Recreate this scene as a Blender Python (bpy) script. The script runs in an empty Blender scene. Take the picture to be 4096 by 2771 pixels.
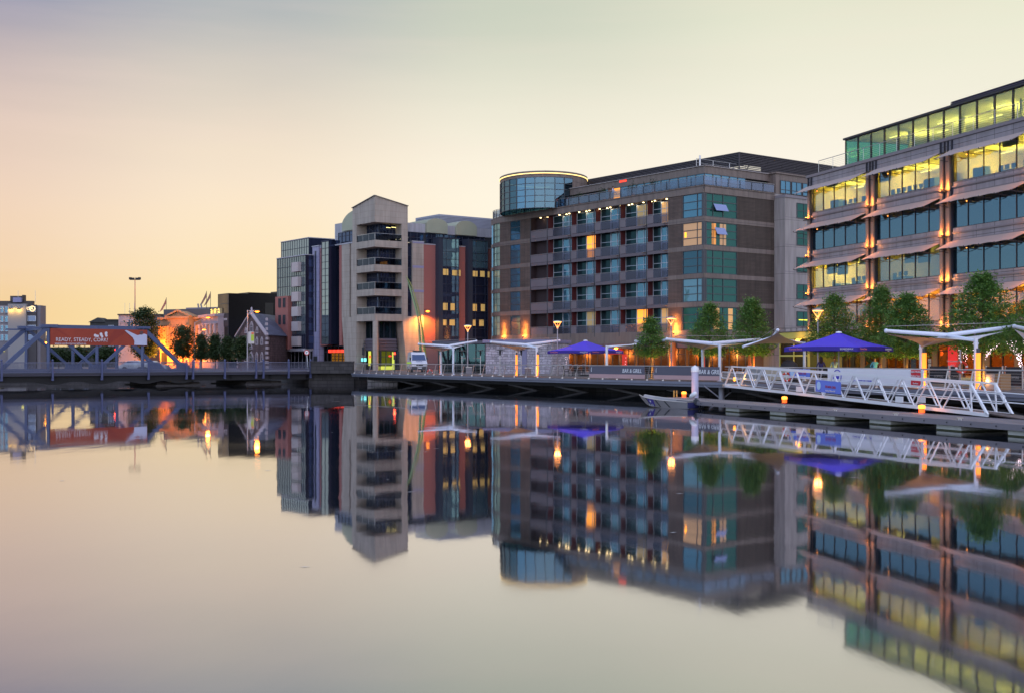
import bpy, math, random
from mathutils import Vector, Matrix
R = math.radians
rnd = random.Random(7)
scene = bpy.context.scene
# ---------------- camera ----------------
F = 4850.0; CX = 2048.0; HY = 1434.0; EYE = 3.0      # focal length, centre column, horizon row (pixels of a 4096 wide frame), eye height
cd = bpy.data.cameras.new('Camera'); cam = bpy.data.objects.new('Camera', cd)
scene.collection.objects.link(cam); scene.camera = cam
cam.location = (0, 0, EYE); cam.rotation_euler = (R(90), 0, 0)
cd.sensor_width = 36.0; cd.lens = 36.0 * F / 4096
cd.shift_y = (HY - 1385.5) / 4096.0
cd.clip_start = 0.5; cd.clip_end = 9000
# ---------------- view ----------------
scene.view_settings.view_transform = 'Standard'; scene.view_settings.look = 'None'
scene.view_settings.exposure = 0.0; scene.view_settings.gamma = 1.0
scene.render.resolution_x = 1024; scene.render.resolution_y = 692
scene.cycles.use_denoising = True
scene.cycles.max_bounces = 7; scene.cycles.diffuse_bounces = 2; scene.cycles.glossy_bounces = 4
scene.cycles.transparent_max_bounces = 12; scene.cycles.transmission_bounces = 4
scene.cycles.caustics_reflective = False; scene.cycles.caustics_refractive = False
scene.cycles.sample_clamp_indirect = 4.0
def s2l(c):
    return tuple((x / 12.92 if x <= 0.04045 else ((x + 0.055) / 1.055) ** 2.4) for x in [v / 255.0 for v in c])
# ---------------- sky: dusk, in view brightest over the far quay, golden low on the left, lavender and boosted behind ----------------
world = bpy.data.worlds.new('World'); scene.world = world; world.use_nodes = True
nt = world.node_tree; nt.nodes.clear()
def N(t, **k):
    n = nt.nodes.new(t)
    for a, b in k.items(): setattr(n, a, b)
    return n
def LK(a, b): nt.links.new(a, b)
def math_(op, a, b=None, c=None, clamp=False):
    n = N('ShaderNodeMath', operation=op); n.use_clamp = clamp
    for i, v in enumerate((a, b, c)):
        if v is None: continue
        if isinstance(v, (int, float)): n.inputs[i].default_value = v
        else: LK(v, n.inputs[i])
    return n.outputs[0]
tc = N('ShaderNodeTexCoord'); sx = N('ShaderNodeSeparateXYZ'); LK(tc.outputs['Generated'], sx.inputs[0])
az = math_('ARCTAN2', sx.outputs[0], sx.outputs[1])
el = math_('ARCSINE', sx.outputs[2])
azn = math_('MULTIPLY_ADD', az, 1 / (2 * math.pi), 0.5)
# soft uneven cloud veil so that the bands are not perfectly smooth
nz = N('ShaderNodeTexNoise'); nz.inputs['Scale'].default_value = 1.6; nz.inputs['Detail'].default_value = 5; nz.inputs['Roughness'].default_value = 0.45
mp = N('ShaderNodeMapping'); mp.inputs['Scale'].default_value = (1.1, 1.1, 6.0); mp.inputs['Rotation'].default_value = (0, R(14), 0)
LK(tc.outputs['Generated'], mp.inputs[0]); LK(mp.outputs[0], nz.inputs['Vector'])
wob = math_('MULTIPLY_ADD', nz.outputs['Fac'], R(5.0), R(-2.5))
elw = math_('ADD', el, wob)
def ramp(stops):
    r = N('ShaderNodeValToRGB'); cr = r.color_ramp; cr.interpolation = 'EASE'
    stops = sorted(stops)
    while len(cr.elements) < len(stops): cr.elements.new(0.5)
    for e, (a, c) in zip(cr.elements, stops):
        e.position = (a + 180) / 360.0
    for i, (a, c) in enumerate(stops):
        cr.elements[i].position = (a + 180) / 360.0; cr.elements[i].color = (*s2l(c), 1)
    LK(azn, r.inputs[0]); return r.outputs[0]
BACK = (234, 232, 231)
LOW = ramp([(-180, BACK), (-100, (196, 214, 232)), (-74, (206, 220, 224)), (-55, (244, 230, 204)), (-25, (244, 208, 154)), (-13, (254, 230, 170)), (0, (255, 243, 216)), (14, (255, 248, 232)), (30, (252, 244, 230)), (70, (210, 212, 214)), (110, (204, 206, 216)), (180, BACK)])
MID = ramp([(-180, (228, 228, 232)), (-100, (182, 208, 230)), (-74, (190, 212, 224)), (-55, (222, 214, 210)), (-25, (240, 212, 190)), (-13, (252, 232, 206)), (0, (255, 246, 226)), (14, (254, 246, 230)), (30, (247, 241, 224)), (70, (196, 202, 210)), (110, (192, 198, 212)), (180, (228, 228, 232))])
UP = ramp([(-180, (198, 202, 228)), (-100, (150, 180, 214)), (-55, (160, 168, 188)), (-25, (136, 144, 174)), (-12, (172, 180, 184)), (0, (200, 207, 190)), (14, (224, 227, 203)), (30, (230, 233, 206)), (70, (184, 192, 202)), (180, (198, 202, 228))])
def mixc(f, a, b):
    m = N('ShaderNodeMix', data_type='RGBA')
    if isinstance(f, float): m.inputs[0].default_value = f
    else: LK(f, m.inputs[0])
    for s, v in ((6, a), (7, b)):
        if isinstance(v, tuple): m.inputs[s].default_value = (*v, 1)
        else: LK(v, m.inputs[s])
    return m.outputs[2]
def mr(v, a, b):
    m = N('ShaderNodeMapRange', interpolation_type='SMOOTHSTEP'); LK(v, m.inputs[0])
    m.inputs[1].default_value = a; m.inputs[2].default_value = b; return m.outputs[0]
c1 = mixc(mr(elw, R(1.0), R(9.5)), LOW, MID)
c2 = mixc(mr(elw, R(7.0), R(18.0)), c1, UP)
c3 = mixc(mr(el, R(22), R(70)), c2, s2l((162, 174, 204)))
# thin streaks of high cloud
mps = N('ShaderNodeMapping'); mps.inputs['Scale'].default_value = (2.2, 2.2, 22.0); mps.inputs['Rotation'].default_value = (R(-5), R(9), 0)
nzs = N('ShaderNodeTexNoise'); nzs.inputs['Scale'].default_value = 1.5; nzs.inputs['Detail'].default_value = 7; nzs.inputs['Roughness'].default_value = 0.55
LK(tc.outputs['Generated'], mps.inputs[0]); LK(mps.outputs[0], nzs.inputs['Vector'])
veil = math_('MULTIPLY_ADD', mr(nzs.outputs['Fac'], 0.45, 0.80), 0.24, 0.0)
c3 = mixc(veil, c3, mixc(0.5, c3, s2l((255, 226, 214))))
# unseen sky behind the camera, turned up to light the facades
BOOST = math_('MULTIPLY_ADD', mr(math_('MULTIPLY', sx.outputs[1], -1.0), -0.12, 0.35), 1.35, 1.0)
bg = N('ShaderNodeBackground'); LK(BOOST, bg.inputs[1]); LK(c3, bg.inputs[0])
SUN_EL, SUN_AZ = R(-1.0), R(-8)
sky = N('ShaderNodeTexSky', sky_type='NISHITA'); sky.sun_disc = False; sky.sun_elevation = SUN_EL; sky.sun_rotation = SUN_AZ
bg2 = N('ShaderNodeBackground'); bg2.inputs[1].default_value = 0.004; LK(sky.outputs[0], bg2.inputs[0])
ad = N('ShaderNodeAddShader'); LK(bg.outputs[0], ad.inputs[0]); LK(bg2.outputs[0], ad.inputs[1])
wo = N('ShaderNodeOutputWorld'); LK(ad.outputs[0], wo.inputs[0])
# the sun has already set: the sky itself is the only daylight

# ---------------- materials ----------------
MATS = {}
def mat(name, col, rough=0.7, metal=0.0, var=0.12, scale=0.6, bump=0.0, bscale=8.0, coat=0.0, spec=0.5, tex=None):
    """plain surface with large and small soft variation; col is sRGB 0..255"""
    if name in MATS: return MATS[name]
    m = bpy.data.materials.new(name); m.use_nodes = True; t = m.node_tree; p = t.nodes['Principled BSDF']
    c = s2l(col)
    tco = t.nodes.new('ShaderNodeTexCoord')
    n1 = t.nodes.new('ShaderNodeTexNoise'); n1.inputs['Scale'].default_value = scale; n1.inputs['Detail'].default_value = 6
    t.links.new(tco.outputs['Object'], n1.inputs['Vector'])
    mx = t.nodes.new('ShaderNodeMix'); mx.data_type = 'RGBA'
    mx.inputs[6].default_value = (*[x * (1 - var) for x in c], 1); mx.inputs[7].default_value = (*[min(1, x * (1 + var)) for x in c], 1)
    t.links.new(n1.outputs['Fac'], mx.inputs[0]); out = mx.outputs[2]
    if tex:
        uv = t.nodes.new('ShaderNodeUVMap'); uv.uv_map = 'UV'
        kind, a, b, mort, c2, amt = tex    # brick-like joints a wide, b high
        br = t.nodes.new('ShaderNodeTexBrick'); br.inputs['Scale'].default_value = 1.0
        br.inputs['Brick Width'].default_value = a; br.inputs['Row Height'].default_value = b
        br.inputs['Mortar Size'].default_value = mort; br.inputs['Mortar Smooth'].default_value = 0.1
        br.offset = 0.5 if kind == 'brick' else 0.0
        if kind == 'rubble': br.offset = 0.5; br.squash = 0.6; br.squash_frequency = 3
        br.inputs['Color1'].default_value = (1 - amt, 1 - amt, 1 - amt, 1); br.inputs['Color2'].default_value = (1 + amt, 1 + amt, 1 + amt, 1)
        k = s2l(c2); br.inputs['Mortar'].default_value = (*[k[i] / max(c[i], 1e-3) for i in range(3)], 1)
        src = uv.outputs[0]
        if kind == 'rubble':
            n3 = t.nodes.new('ShaderNodeTexNoise'); n3.inputs['Scale'].default_value = 1.3; t.links.new(uv.outputs[0], n3.inputs['Vector'])
            v = t.nodes.new('ShaderNodeVectorMath'); v.operation = 'MULTIPLY_ADD'; v.inputs[1].default_value = (0.5, 0.22, 0)
            t.links.new(n3.outputs['Color'], v.inputs[0]); t.links.new(uv.outputs[0], v.inputs[2]); src = v.outputs[0]
        t.links.new(src, br.inputs['Vector'])
        ml = t.nodes.new('ShaderNodeMix'); ml.data_type = 'RGBA'; ml.blend_type = 'MULTIPLY'; ml.inputs[0].default_value = 1
        t.links.new(out, ml.inputs[6]); t.links.new(br.outputs['Color'], ml.inputs[7]); out = ml.outputs[2]
    if tex:      # rain streaks and weathering, running down the face
        uv2 = t.nodes.new('ShaderNodeUVMap'); uv2.uv_map = 'UV'; mpw = t.nodes.new('ShaderNodeMapping'); mpw.inputs['Scale'].default_value = (1.1, 0.12, 1); t.links.new(uv2.outputs[0], mpw.inputs[0])
        nw = t.nodes.new('ShaderNodeTexNoise'); nw.inputs['Scale'].default_value = 1.6; nw.inputs['Detail'].default_value = 5; t.links.new(mpw.outputs[0], nw.inputs['Vector'])
        rw = t.nodes.new('ShaderNodeMapRange'); t.links.new(nw.outputs['Fac'], rw.inputs[0]); rw.inputs[1].default_value = .35; rw.inputs[2].default_value = .65; rw.inputs[3].default_value = .80; rw.inputs[4].default_value = 1.08
        mw = t.nodes.new('ShaderNodeMix'); mw.data_type = 'RGBA'; mw.blend_type = 'MULTIPLY'; mw.inputs[0].default_value = 1; t.links.new(out, mw.inputs[6]); t.links.new(rw.outputs[0], mw.inputs[7]); out = mw.outputs[2]
    t.links.new(out, p.inputs['Base Color'])
    p.inputs['Roughness'].default_value = rough; p.inputs['Metallic'].default_value = metal
    p.inputs['Specular IOR Level'].default_value = spec
    if coat: p.inputs['Coat Weight'].default_value = coat
    if bump:
        n2 = t.nodes.new('ShaderNodeTexNoise'); n2.inputs['Scale'].default_value = bscale; n2.inputs['Detail'].default_value = 4
        t.links.new(tco.outputs['Object'], n2.inputs['Vector'])
        b = t.nodes.new('ShaderNodeBump'); b.inputs['Strength'].default_value = bump; b.inputs['Distance'].default_value = 0.05
        t.links.new(n2.outputs['Fac'], b.inputs['Height']); t.links.new(b.outputs[0], p.inputs['Normal'])
    MATS[name] = m; return m
def glow(name, col, strength):
    if name in MATS: return MATS[name]
    m = bpy.data.materials.new(name); m.use_nodes = True; t = m.node_tree; p = t.nodes['Principled BSDF']
    p.inputs['Base Color'].default_value = (*s2l(col), 1); p.inputs['Emission Color'].default_value = (*s2l(col), 1)
    p.inputs['Emission Strength'].default_value = strength; MATS[name] = m; return m
def mirror_glass(name, tint, body, refl=0.6, rough=0.03, wav=0.02, var=0.25, curtain=0.0):
    """opaque looking window glass: tinted reflection over a dark or curtained body, slightly wavy panes"""
    if name in MATS: return MATS[name]
    m = bpy.data.materials.new(name); m.use_nodes = True; t = m.node_tree; t.nodes.clear()
    o = t.nodes.new('ShaderNodeOutputMaterial'); mx = t.nodes.new('ShaderNodeMixShader')
    g = t.nodes.new('ShaderNodeBsdfGlossy'); g.inputs['Color'].default_value = (*s2l(tint), 1); g.inputs['Roughness'].default_value = rough
    d = t.nodes.new('ShaderNodeBsdfDiffuse')
    uv = t.nodes.new('ShaderNodeUVMap'); uv.uv_map = 'UV'; tco = t.nodes.new('ShaderNodeTexCoord')
    n = t.nodes.new('ShaderNodeTexNoise'); n.inputs['Scale'].default_value = 0.35; n.inputs['Detail'].default_value = 2; t.links.new(tco.outputs['Object'], n.inputs['Vector'])
    hsv = t.nodes.new('ShaderNodeMix'); hsv.data_type = 'RGBA'; b = s2l(body)
    hsv.inputs[6].default_value = (*[x * (1 - var) for x in b], 1); hsv.inputs[7].default_value = (*[min(1, x * (1 + var)) for x in b], 1)
    if curtain:
        w = t.nodes.new('ShaderNodeTexWave'); w.inputs['Scale'].default_value = 2.2; w.inputs['Distortion'].default_value = 1.5; w.inputs['Detail Scale'].default_value = 0.6
        t.links.new(uv.outputs[0], w.inputs['Vector'])
        ma = t.nodes.new('ShaderNodeMath'); ma.operation = 'MULTIPLY_ADD'; t.links.new(w.outputs['Fac'], ma.inputs[0]); ma.inputs[1].default_value = curtain; t.links.new(n.outputs['Fac'], ma.inputs[2])
        t.links.new(ma.outputs[0], hsv.inputs[0])
    else: t.links.new(n.outputs['Fac'], hsv.inputs[0])
    t.links.new(hsv.outputs[2], d.inputs['Color'])
    n2 = t.nodes.new('ShaderNodeTexNoise'); n2.inputs['Scale'].default_value = 0.5; n2.inputs['Detail'].default_value = 2; t.links.new(tco.outputs['Object'], n2.inputs['Vector'])
    bp = t.nodes.new('ShaderNodeBump'); bp.inputs['Strength'].default_value = 1.0; bp.inputs['Distance'].default_value = wav
    t.links.new(n2.outputs['Fac'], bp.inputs['Height']); t.links.new(bp.outputs[0], g.inputs['Normal'])
    lw = t.nodes.new('ShaderNodeLayerWeight'); lw.inputs['Blend'].default_value = 0.25
    fa = t.nodes.new('ShaderNodeMath'); fa.operation = 'MULTIPLY_ADD'; fa.use_clamp = True; t.links.new(lw.outputs['Fresnel'], fa.inputs[0]); fa.inputs[1].default_value = 0.5; fa.inputs[2].default_value = refl
    t.links.new(fa.outputs[0], mx.inputs[0]); t.links.new(d.outputs[0], mx.inputs[1]); t.links.new(g.outputs[0], mx.inputs[2]); t.links.new(mx.outputs[0], o.inputs[0])
    MATS[name] = m; return m
def clear_glass(name, tint, rtint, refl=0.25, rough=0.02):
    if name in MATS: return MATS[name]
    m = bpy.data.materials.new(name); m.use_nodes = True; t = m.node_tree; t.nodes.clear()
    o = t.nodes.new('ShaderNodeOutputMaterial'); mx = t.nodes.new('ShaderNodeMixShader')
    g = t.nodes.new('ShaderNodeBsdfGlossy'); g.inputs['Color'].default_value = (*s2l(rtint), 1); g.inputs['Roughness'].default_value = rough
    tr = t.nodes.new('ShaderNodeBsdfTransparent'); tr.inputs['Color'].default_value = (*s2l(tint), 1)
    lw = t.nodes.new('ShaderNodeLayerWeight'); lw.inputs['Blend'].default_value = 0.35
    fa = t.nodes.new('ShaderNodeMath'); fa.operation = 'MULTIPLY_ADD'; fa.use_clamp = True; t.links.new(lw.outputs['Facing'], fa.inputs[0]); fa.inputs[1].default_value = 0.25; fa.inputs[2].default_value = refl
    t.links.new(fa.outputs[0], mx.inputs[0]); t.links.new(tr.outputs[0], mx.inputs[1]); t.links.new(g.outputs[0], mx.inputs[2]); t.links.new(mx.outputs[0], o.inputs[0])
    MATS[name] = m; return m

# ---------------- mesh builder ----------------
def V(*a): return Vector(a)
class MB:
    def __init__(s): s.v = []; s.f = []; s.m = []; s.sm = []; s.cuts = []
    def cut(s):
        """everything added after this belongs to the next piece: build() makes one object per piece"""
        s.cuts.append((len(s.v), len(s.f))); return s
    def add(s, vs, fs, mi=0, smooth=False):
        k = len(s.v); s.v += [tuple(p) for p in vs]
        for f in fs: s.f.append([i + k for i in f]); s.m.append(mi); s.sm.append(smooth)
        return s
    def obox(s, o, x, y, z, mi=0):
        o, x, y, z = Vector(o), Vector(x), Vector(y), Vector(z)
        vs = [o, o + x, o + x + y, o + y, o + z, o + x + z, o + x + y + z, o + y + z]
        return s.add(vs, [(0, 3, 2, 1), (4, 5, 6, 7), (0, 1, 5, 4), (1, 2, 6, 5), (2, 3, 7, 6), (3, 0, 4, 7)], mi)
    def box(s, x0, x1, y0, y1, z0, z1, mi=0):
        return s.obox((x0, y0, z0), (x1 - x0, 0, 0), (0, y1 - y0, 0), (0, 0, z1 - z0), mi)
    def tube(s, a, b, r, r2=None, n=10, mi=0, caps=True, smooth=True):
        a, b = Vector(a), Vector(b); r2 = r if r2 is None else r2
        d = (b - a)
        if d.length < 1e-6: return s
        d.normalize(); t = Vector((0, 0, 1)) if abs(d.z) < 0.95 else Vector((1, 0, 0))
        p = d.cross(t).normalized(); q = d.cross(p)
        vs = []
        for c, rr in ((a, r), (b, r2)):
            for i in range(n):
                an = 2 * math.pi * i / n; vs.append(c + (p * math.cos(an) + q * math.sin(an)) * rr)
        s.add(vs, [(i, (i + 1) % n, n + (i + 1) % n, n + i) for i in range(n)], mi, smooth)
        if caps: s.add(vs, [tuple(range(n - 1, -1, -1)), tuple(range(n, 2 * n))], mi)
        return s
    def path(s, pts, r, n=8, mi=0):
        for a, b in zip(pts[:-1], pts[1:]): s.tube(a, b, r, n=n, mi=mi)
        return s
    def bar(s, a, b, w, h, mi=0, up=(0, 0, 1)):
        """rectangular bar from a to b, w across, h along up"""
        a, b = Vector(a), Vector(b); d = b - a; up = Vector(up)
        x = d.normalized().cross(up)
        if x.length < 1e-4: x = Vector((1, 0, 0))
        x.normalize(); u = x.cross(d.normalized()).normalized()
        return s.obox(a - x * w / 2 - u * h / 2, x * w, d, u * h, mi)
    def prism(s, poly, z0, z1, mi=0):
        n = len(poly)
        area = sum(poly[i][0] * poly[(i + 1) % n][1] - poly[(i + 1) % n][0] * poly[i][1] for i in range(n))
        if area < 0: poly = poly[::-1]
        za = z0 if isinstance(z0, (list, tuple)) else [z0] * n; zb = z1 if isinstance(z1, (list, tuple)) else [z1] * n
        if area < 0: za = list(za)[::-1]; zb = list(zb)[::-1]
        vs = [(p[0], p[1], za[i]) for i, p in enumerate(poly)] + [(p[0], p[1], zb[i]) for i, p in enumerate(poly)]
        return s.add(vs, [tuple(range(n - 1, -1, -1)), tuple(range(n, 2 * n))] + [(i, (i + 1) % n, n + (i + 1) % n, n + i) for i in range(n)], mi)
    def lathe(s, c, prof, n=16, mi=0, smooth=True, sx=1.0, sy=1.0):
        vs = []
        for r, z in prof:
            for i in range(n):
                a = 2 * math.pi * i / n; vs.append((c[0] + r * sx * math.cos(a), c[1] + r * sy * math.sin(a), c[2] + z))
        fs = []
        for k in range(len(prof) - 1):
            for i in range(n): fs.append((k * n + i, k * n + (i + 1) % n, (k + 1) * n + (i + 1) % n, (k + 1) * n + i))
        s.add(vs, fs, mi, smooth)
        if prof[0][0] > 1e-4: s.add(vs[:n], [tuple(range(n - 1, -1, -1))], mi)
        if prof[-1][0] > 1e-4: s.add(vs[-n:], [tuple(range(n))], mi)
        return s
    def ball(s, c, r, n=10, mi=0, sz=1.0, sx=1.0, sy=1.0):
        prof = [(max(1e-5, r * math.sin(math.pi * k / 6)), -r * sz * math.cos(math.pi * k / 6)) for k in range(7)]
        return s.lathe(c, prof, n, mi, True, sx, sy)
    def slab(s, quad, t, mi=0):
        """thin plate from 4 points with thickness t along its normal"""
        q = [Vector(p) for p in quad]; nrm = (q[1] - q[0]).cross(q[2] - q[0]).normalized() * t
        vs = q + [p + nrm for p in q]
        return s.add(vs, [(3, 2, 1, 0), (4, 5, 6, 7), (0, 1, 5, 4), (1, 2, 6, 5), (2, 3, 7, 6), (3, 0, 4, 7)], mi)
    def build(s, name, mats, parent=None, local=False):
        if not isinstance(mats, (list, tuple)): mats = [mats]
        if s.cuts:
            cs = [(0, 0)] + s.cuts + [(len(s.v), len(s.f))]; o = None
            for (v0, f0), (v1, f1) in zip(cs[:-1], cs[1:]):
                if f1 == f0: continue
                q = MB(); q.v = s.v[v0:v1]; q.f = [[i - v0 for i in f] for f in s.f[f0:f1]]; q.m = s.m[f0:f1]; q.sm = s.sm[f0:f1]
                o = q.build(name, mats, parent, local)
            return o
        org = Vector((0, 0, 0))
        if not local:
            p = parent
            while p is not None: org += p.location; p = p.parent
        me = bpy.data.meshes.new(name)
        vs = [(x - org.x, y - org.y, z - org.z) for x, y, z in s.v]
        me.from_pydata(vs, [], s.f)
        for m in mats: me.materials.append(m)
        uvl = me.uv_layers.new(name='UV')
        me.update()
        uvs = []
        for i, p in enumerate(me.polygons):
            p.material_index = s.m[i]; p.use_smooth = s.sm[i]
            n = p.normal
            if abs(n.z) > 0.75:
                for li in p.loop_indices: c = s.v[me.loops[li].vertex_index]; uvs += [c[0], c[1]]
            else:
                tx, ty = -n.y, n.x; l = math.hypot(tx, ty) or 1; tx /= l; ty /= l
                for li in p.loop_indices: c = s.v[me.loops[li].vertex_index]; uvs += [c[0] * tx + c[1] * ty, c[2]]
        uvl.data.foreach_set('uv', uvs)
        o = bpy.data.objects.new(name, me); scene.collection.objects.link(o); o.parent = parent
        return o
def thing(name, label, cat, loc=(0, 0, 0), group=None, rz=0.0):
    o = bpy.data.objects.new(name, None); scene.collection.objects.link(o); o.location = loc; o.rotation_euler = (0, 0, rz)
    o.empty_display_size = 0.3
    o['label'] = label; o['category'] = cat
    if group: o['group'] = group
    return o
def tag(o, label, cat, group=None):
    o['label'] = label; o['category'] = cat
    if group: o['group'] = group
    return o
def struct(o, label=None):
    o['kind'] = 'structure'
    if label: o['label'] = label
    return o
def kids(o): return [c for c in bpy.data.objects if c.parent is o]
def dup(root, loc, rz=None, label=None):
    allk = {}
    for c in bpy.data.objects: allk.setdefault(c.parent, []).append(c)
    def cp(o, par):
        c = o.copy(); scene.collection.objects.link(c)
        if par is not None: c.parent = par
        for k in allk.get(o, []): cp(k, c)
        return c
    r = cp(root, None); r.location = loc
    if rz is not None: r.rotation_euler = (0, 0, rz)
    if label: r['label'] = label
    return r
def lamp(loc, energy, col=(1.0, 0.45, 0.12), size=0.15, kind='POINT', parent=None, aim=None, spot=70, mirror=False):
    l = bpy.data.lights.new('lamp_light', kind); l.energy = energy; l.color = col
    if kind == 'POINT': l.shadow_soft_size = size
    if kind == 'SPOT': l.shadow_soft_size = size; l.spot_size = R(spot); l.spot_blend = 0.6
    if kind == 'AREA': l.size = size
    o = bpy.data.objects.new('lamp_light', l); scene.collection.objects.link(o); o.location = loc
    o.visible_glossy = mirror
    if aim is not None: o.rotation_euler = (Vector(loc) - Vector(aim)).to_track_quat('Z', 'Y').to_euler()
    if parent is not None:
        org = Vector((0, 0, 0)); p = parent
        while p is not None: org += p.location; p = p.parent
        o.location = Vector(loc) - org; o.parent = parent
    return o
# ---------------- walls: vertical planes standing on the ground, addressed in metres (u along, n outwards, z up) ----------------
def gp(px, d): return Vector(((px - CX) / F * d, d))
class Wall:
    def __init__(s, O, U):
        s.O = Vector(O[:2]); s.U = Vector(U[:2]).normalized(); n = Vector((s.U.y, -s.U.x))
        if n.dot(s.O) > 0: n = -n
        s.N = n
    def u(s, px):
        r = (px - CX) / F; return (r * s.O.y - s.O.x) / (s.U.x - r * s.U.y)
    def d(s, px): return s.O.y + s.U.y * s.u(px)
    def z(s, px, py): return EYE + (HY - py) * s.d(px) / F
    def P(s, u, z, n=0.0):
        p = s.O + s.U * u + s.N * n; return Vector((p.x, p.y, z))
    def off(s, n): return Wall(s.O + s.N * n, s.U)
    def box(s, m, u0, u1, z0, z1, n0, n1, mi=0):
        if u0 > u1: u0, u1 = u1, u0
        o = s.P(u0, z0, n0); x = Vector((*s.U, 0)) * (u1 - u0); y = Vector((*s.N, 0)) * (n1 - n0)
        if x.cross(y).z < 0: o = o + x; x = -x
        return m.obox(o, x, y, (0, 0, z1 - z0), mi)
    def bp(s, m, p0, p1, z0, z1, n0, n1, mi=0): return s.box(m, s.u(p0), s.u(p1), z0, z1, n0, n1, mi)
def window(w, parent, u0, u1, z0, z1, cols, rows, frame, glass, n=0.0, t=0.06, deep=0.12, label=None, name='window', colx=None):
    """one window: frame bars with its glass as a sub-part"""
    if u0 > u1: u0, u1 = u1, u0
    m = MB()
    xs = [u0 + (u1 - u0) * i / cols for i in range(cols + 1)] if colx is None else colx
    zs = [z0 + (z1 - z0) * i / rows for i in range(rows + 1)] if isinstance(rows, int) else rows
    for x in xs: w.box(m, max(u0, x - t / 2), min(u1, x + t / 2) if x < u1 - 1e-4 else u1, z0, z1, n - deep, n) if u0 < x < u1 else (w.box(m, x, x + t, z0, z1, n - deep, n) if x <= u0 else w.box(m, x - t, x, z0, z1, n - deep, n))
    for z in zs:
        a, b = (z, z + t) if z <= z0 else ((z - t, z) if z >= z1 else (z - t / 2, z + t / 2))
        w.box(m, u0 + t, u1 - t, a, b, n - deep + 0.01, n - 0.004)
    o = m.build(name, frame, parent)
    if label: o['label'] = label
    g = MB(); w.box(g, u0 + t * .5, u1 - t * .5, z0 + t * .5, z1 - t * .5, n - deep * .75, n - deep * .55); g.build('pane', glass, o)
    return o
def text(s, w, u, z, size, m, parent, n=0.05, align='CENTER', name='lettering', ext=0.01, xs=1.0, shear=0.0, slope=0.0):
    """writing on a wall plane, centred at u, baseline z; reads left to right for the viewer"""
    c = bpy.data.curves.new('t', 'FONT'); c.body = s; c.size = size; c.align_x = align; c.extrude = ext; c.shear = shear; c.resolution_u = 3
    o = bpy.data.objects.new('t', c); scene.collection.objects.link(o)
    bpy.context.view_layer.update()
    me = bpy.data.meshes.new_from_object(o.evaluated_get(bpy.context.evaluated_depsgraph_get()))
    bpy.data.objects.remove(o); bpy.data.curves.remove(c)
    right = Vector((-w.N.y, w.N.x))            # viewer's right when facing the wall
    org = Vector((0, 0, 0)); p = parent
    while p is not None: org += p.location; p = p.parent
    base = w.P(u, z, n)
    for v in me.vertices:
        x, y, zz = v.co; q = base + Vector((right.x, right.y, slope)) * x * xs + Vector((0, 0, y)) + Vector((*w.N, 0)) * zz; v.co = q - org
    me.name = name; me.materials.clear(); me.materials.append(m)
    ob = bpy.data.objects.new(name, me); scene.collection.objects.link(ob); ob.parent = parent; return ob
# ================= setting: water, land, quay =================
DZ = 1.33
E = [Vector((-19.1, 144.8)), Vector((15.3, 89.2)), Vector((25.3, 59.9)), Vector((34.5, 32.9))]
def perp(a, b):
    d = (b - a).normalized(); return Vector((-d.y, d.x)) if Vector((-d.y, d.x)).x > 0 else Vector((d.y, -d.x))
def offset_line(k):
    ps = []
    for i, p in enumerate(E):
        ns = []
        if i > 0: ns.append(perp(E[i - 1], E[i]))
        if i < len(E) - 1: ns.append(perp(E[i], E[i + 1]))
        n = sum(ns, Vector((0, 0))).normalized(); ps.append(p + n * k / (n.dot(ns[0])))
    return ps
Q = offset_line(4.5)
m = MB(); m.add([(-5000, -400, 0), (5000, -400, 0), (5000, 7000, 0), (-5000, 7000, 0)], [(0, 1, 2, 3)])
wm = bpy.data.materials.new('river_water'); wm.use_nodes = True; t = wm.node_tree; t.nodes.clear()
o_ = t.nodes.new('ShaderNodeOutputMaterial'); mx = t.nodes.new('ShaderNodeMixShader')
g = t.nodes.new('ShaderNodeBsdfGlossy'); g.inputs['Roughness'].default_value = 0.045; g.inputs['Color'].default_value = (0.97, 0.955, 0.985, 1)
d_ = t.nodes.new('ShaderNodeBsdfDiffuse'); d_.inputs['Color'].default_value = (0.012, 0.018, 0.024, 1)
fr = t.nodes.new('ShaderNodeFresnel'); fr.inputs['IOR'].default_value = 2.5
tco = t.nodes.new('ShaderNodeTexCoord')
def wn(scale, mapscale, detail, strength, dist, prev=None):
    mp_ = t.nodes.new('ShaderNodeMapping'); mp_.inputs['Scale'].default_value = mapscale; t.links.new(tco.outputs['Object'], mp_.inputs[0])
    n_ = t.nodes.new('ShaderNodeTexNoise'); n_.inputs['Scale'].default_value = scale; n_.inputs['Detail'].default_value = detail; t.links.new(mp_.outputs[0], n_.inputs['Vector'])
    b_ = t.nodes.new('ShaderNodeBump'); b_.inputs['Strength'].default_value = strength; b_.inputs['Distance'].default_value = dist
    t.links.new(n_.outputs['Fac'], b_.inputs['Height'])
    if prev: t.links.new(prev, b_.inputs['Normal'])
    return b_.outputs[0]
b1 = wn(0.25, (1, 0.35, 1), 3, 1.0, 0.010)
b2 = wn(2.2, (1, 0.3, 1), 3, 1.0, 0.0008, b1)
t.links.new(b2, g.inputs['Normal'])
mpr = t.nodes.new('ShaderNodeMapping'); mpr.inputs['Scale'].default_value = (0.03, 0.11, 1); t.links.new(tco.outputs['Object'], mpr.inputs[0])
npr = t.nodes.new('ShaderNodeTexNoise'); npr.inputs['Scale'].default_value = 1.0; npr.inputs['Detail'].default_value = 6; t.links.new(mpr.outputs[0], npr.inputs['Vector'])
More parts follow.
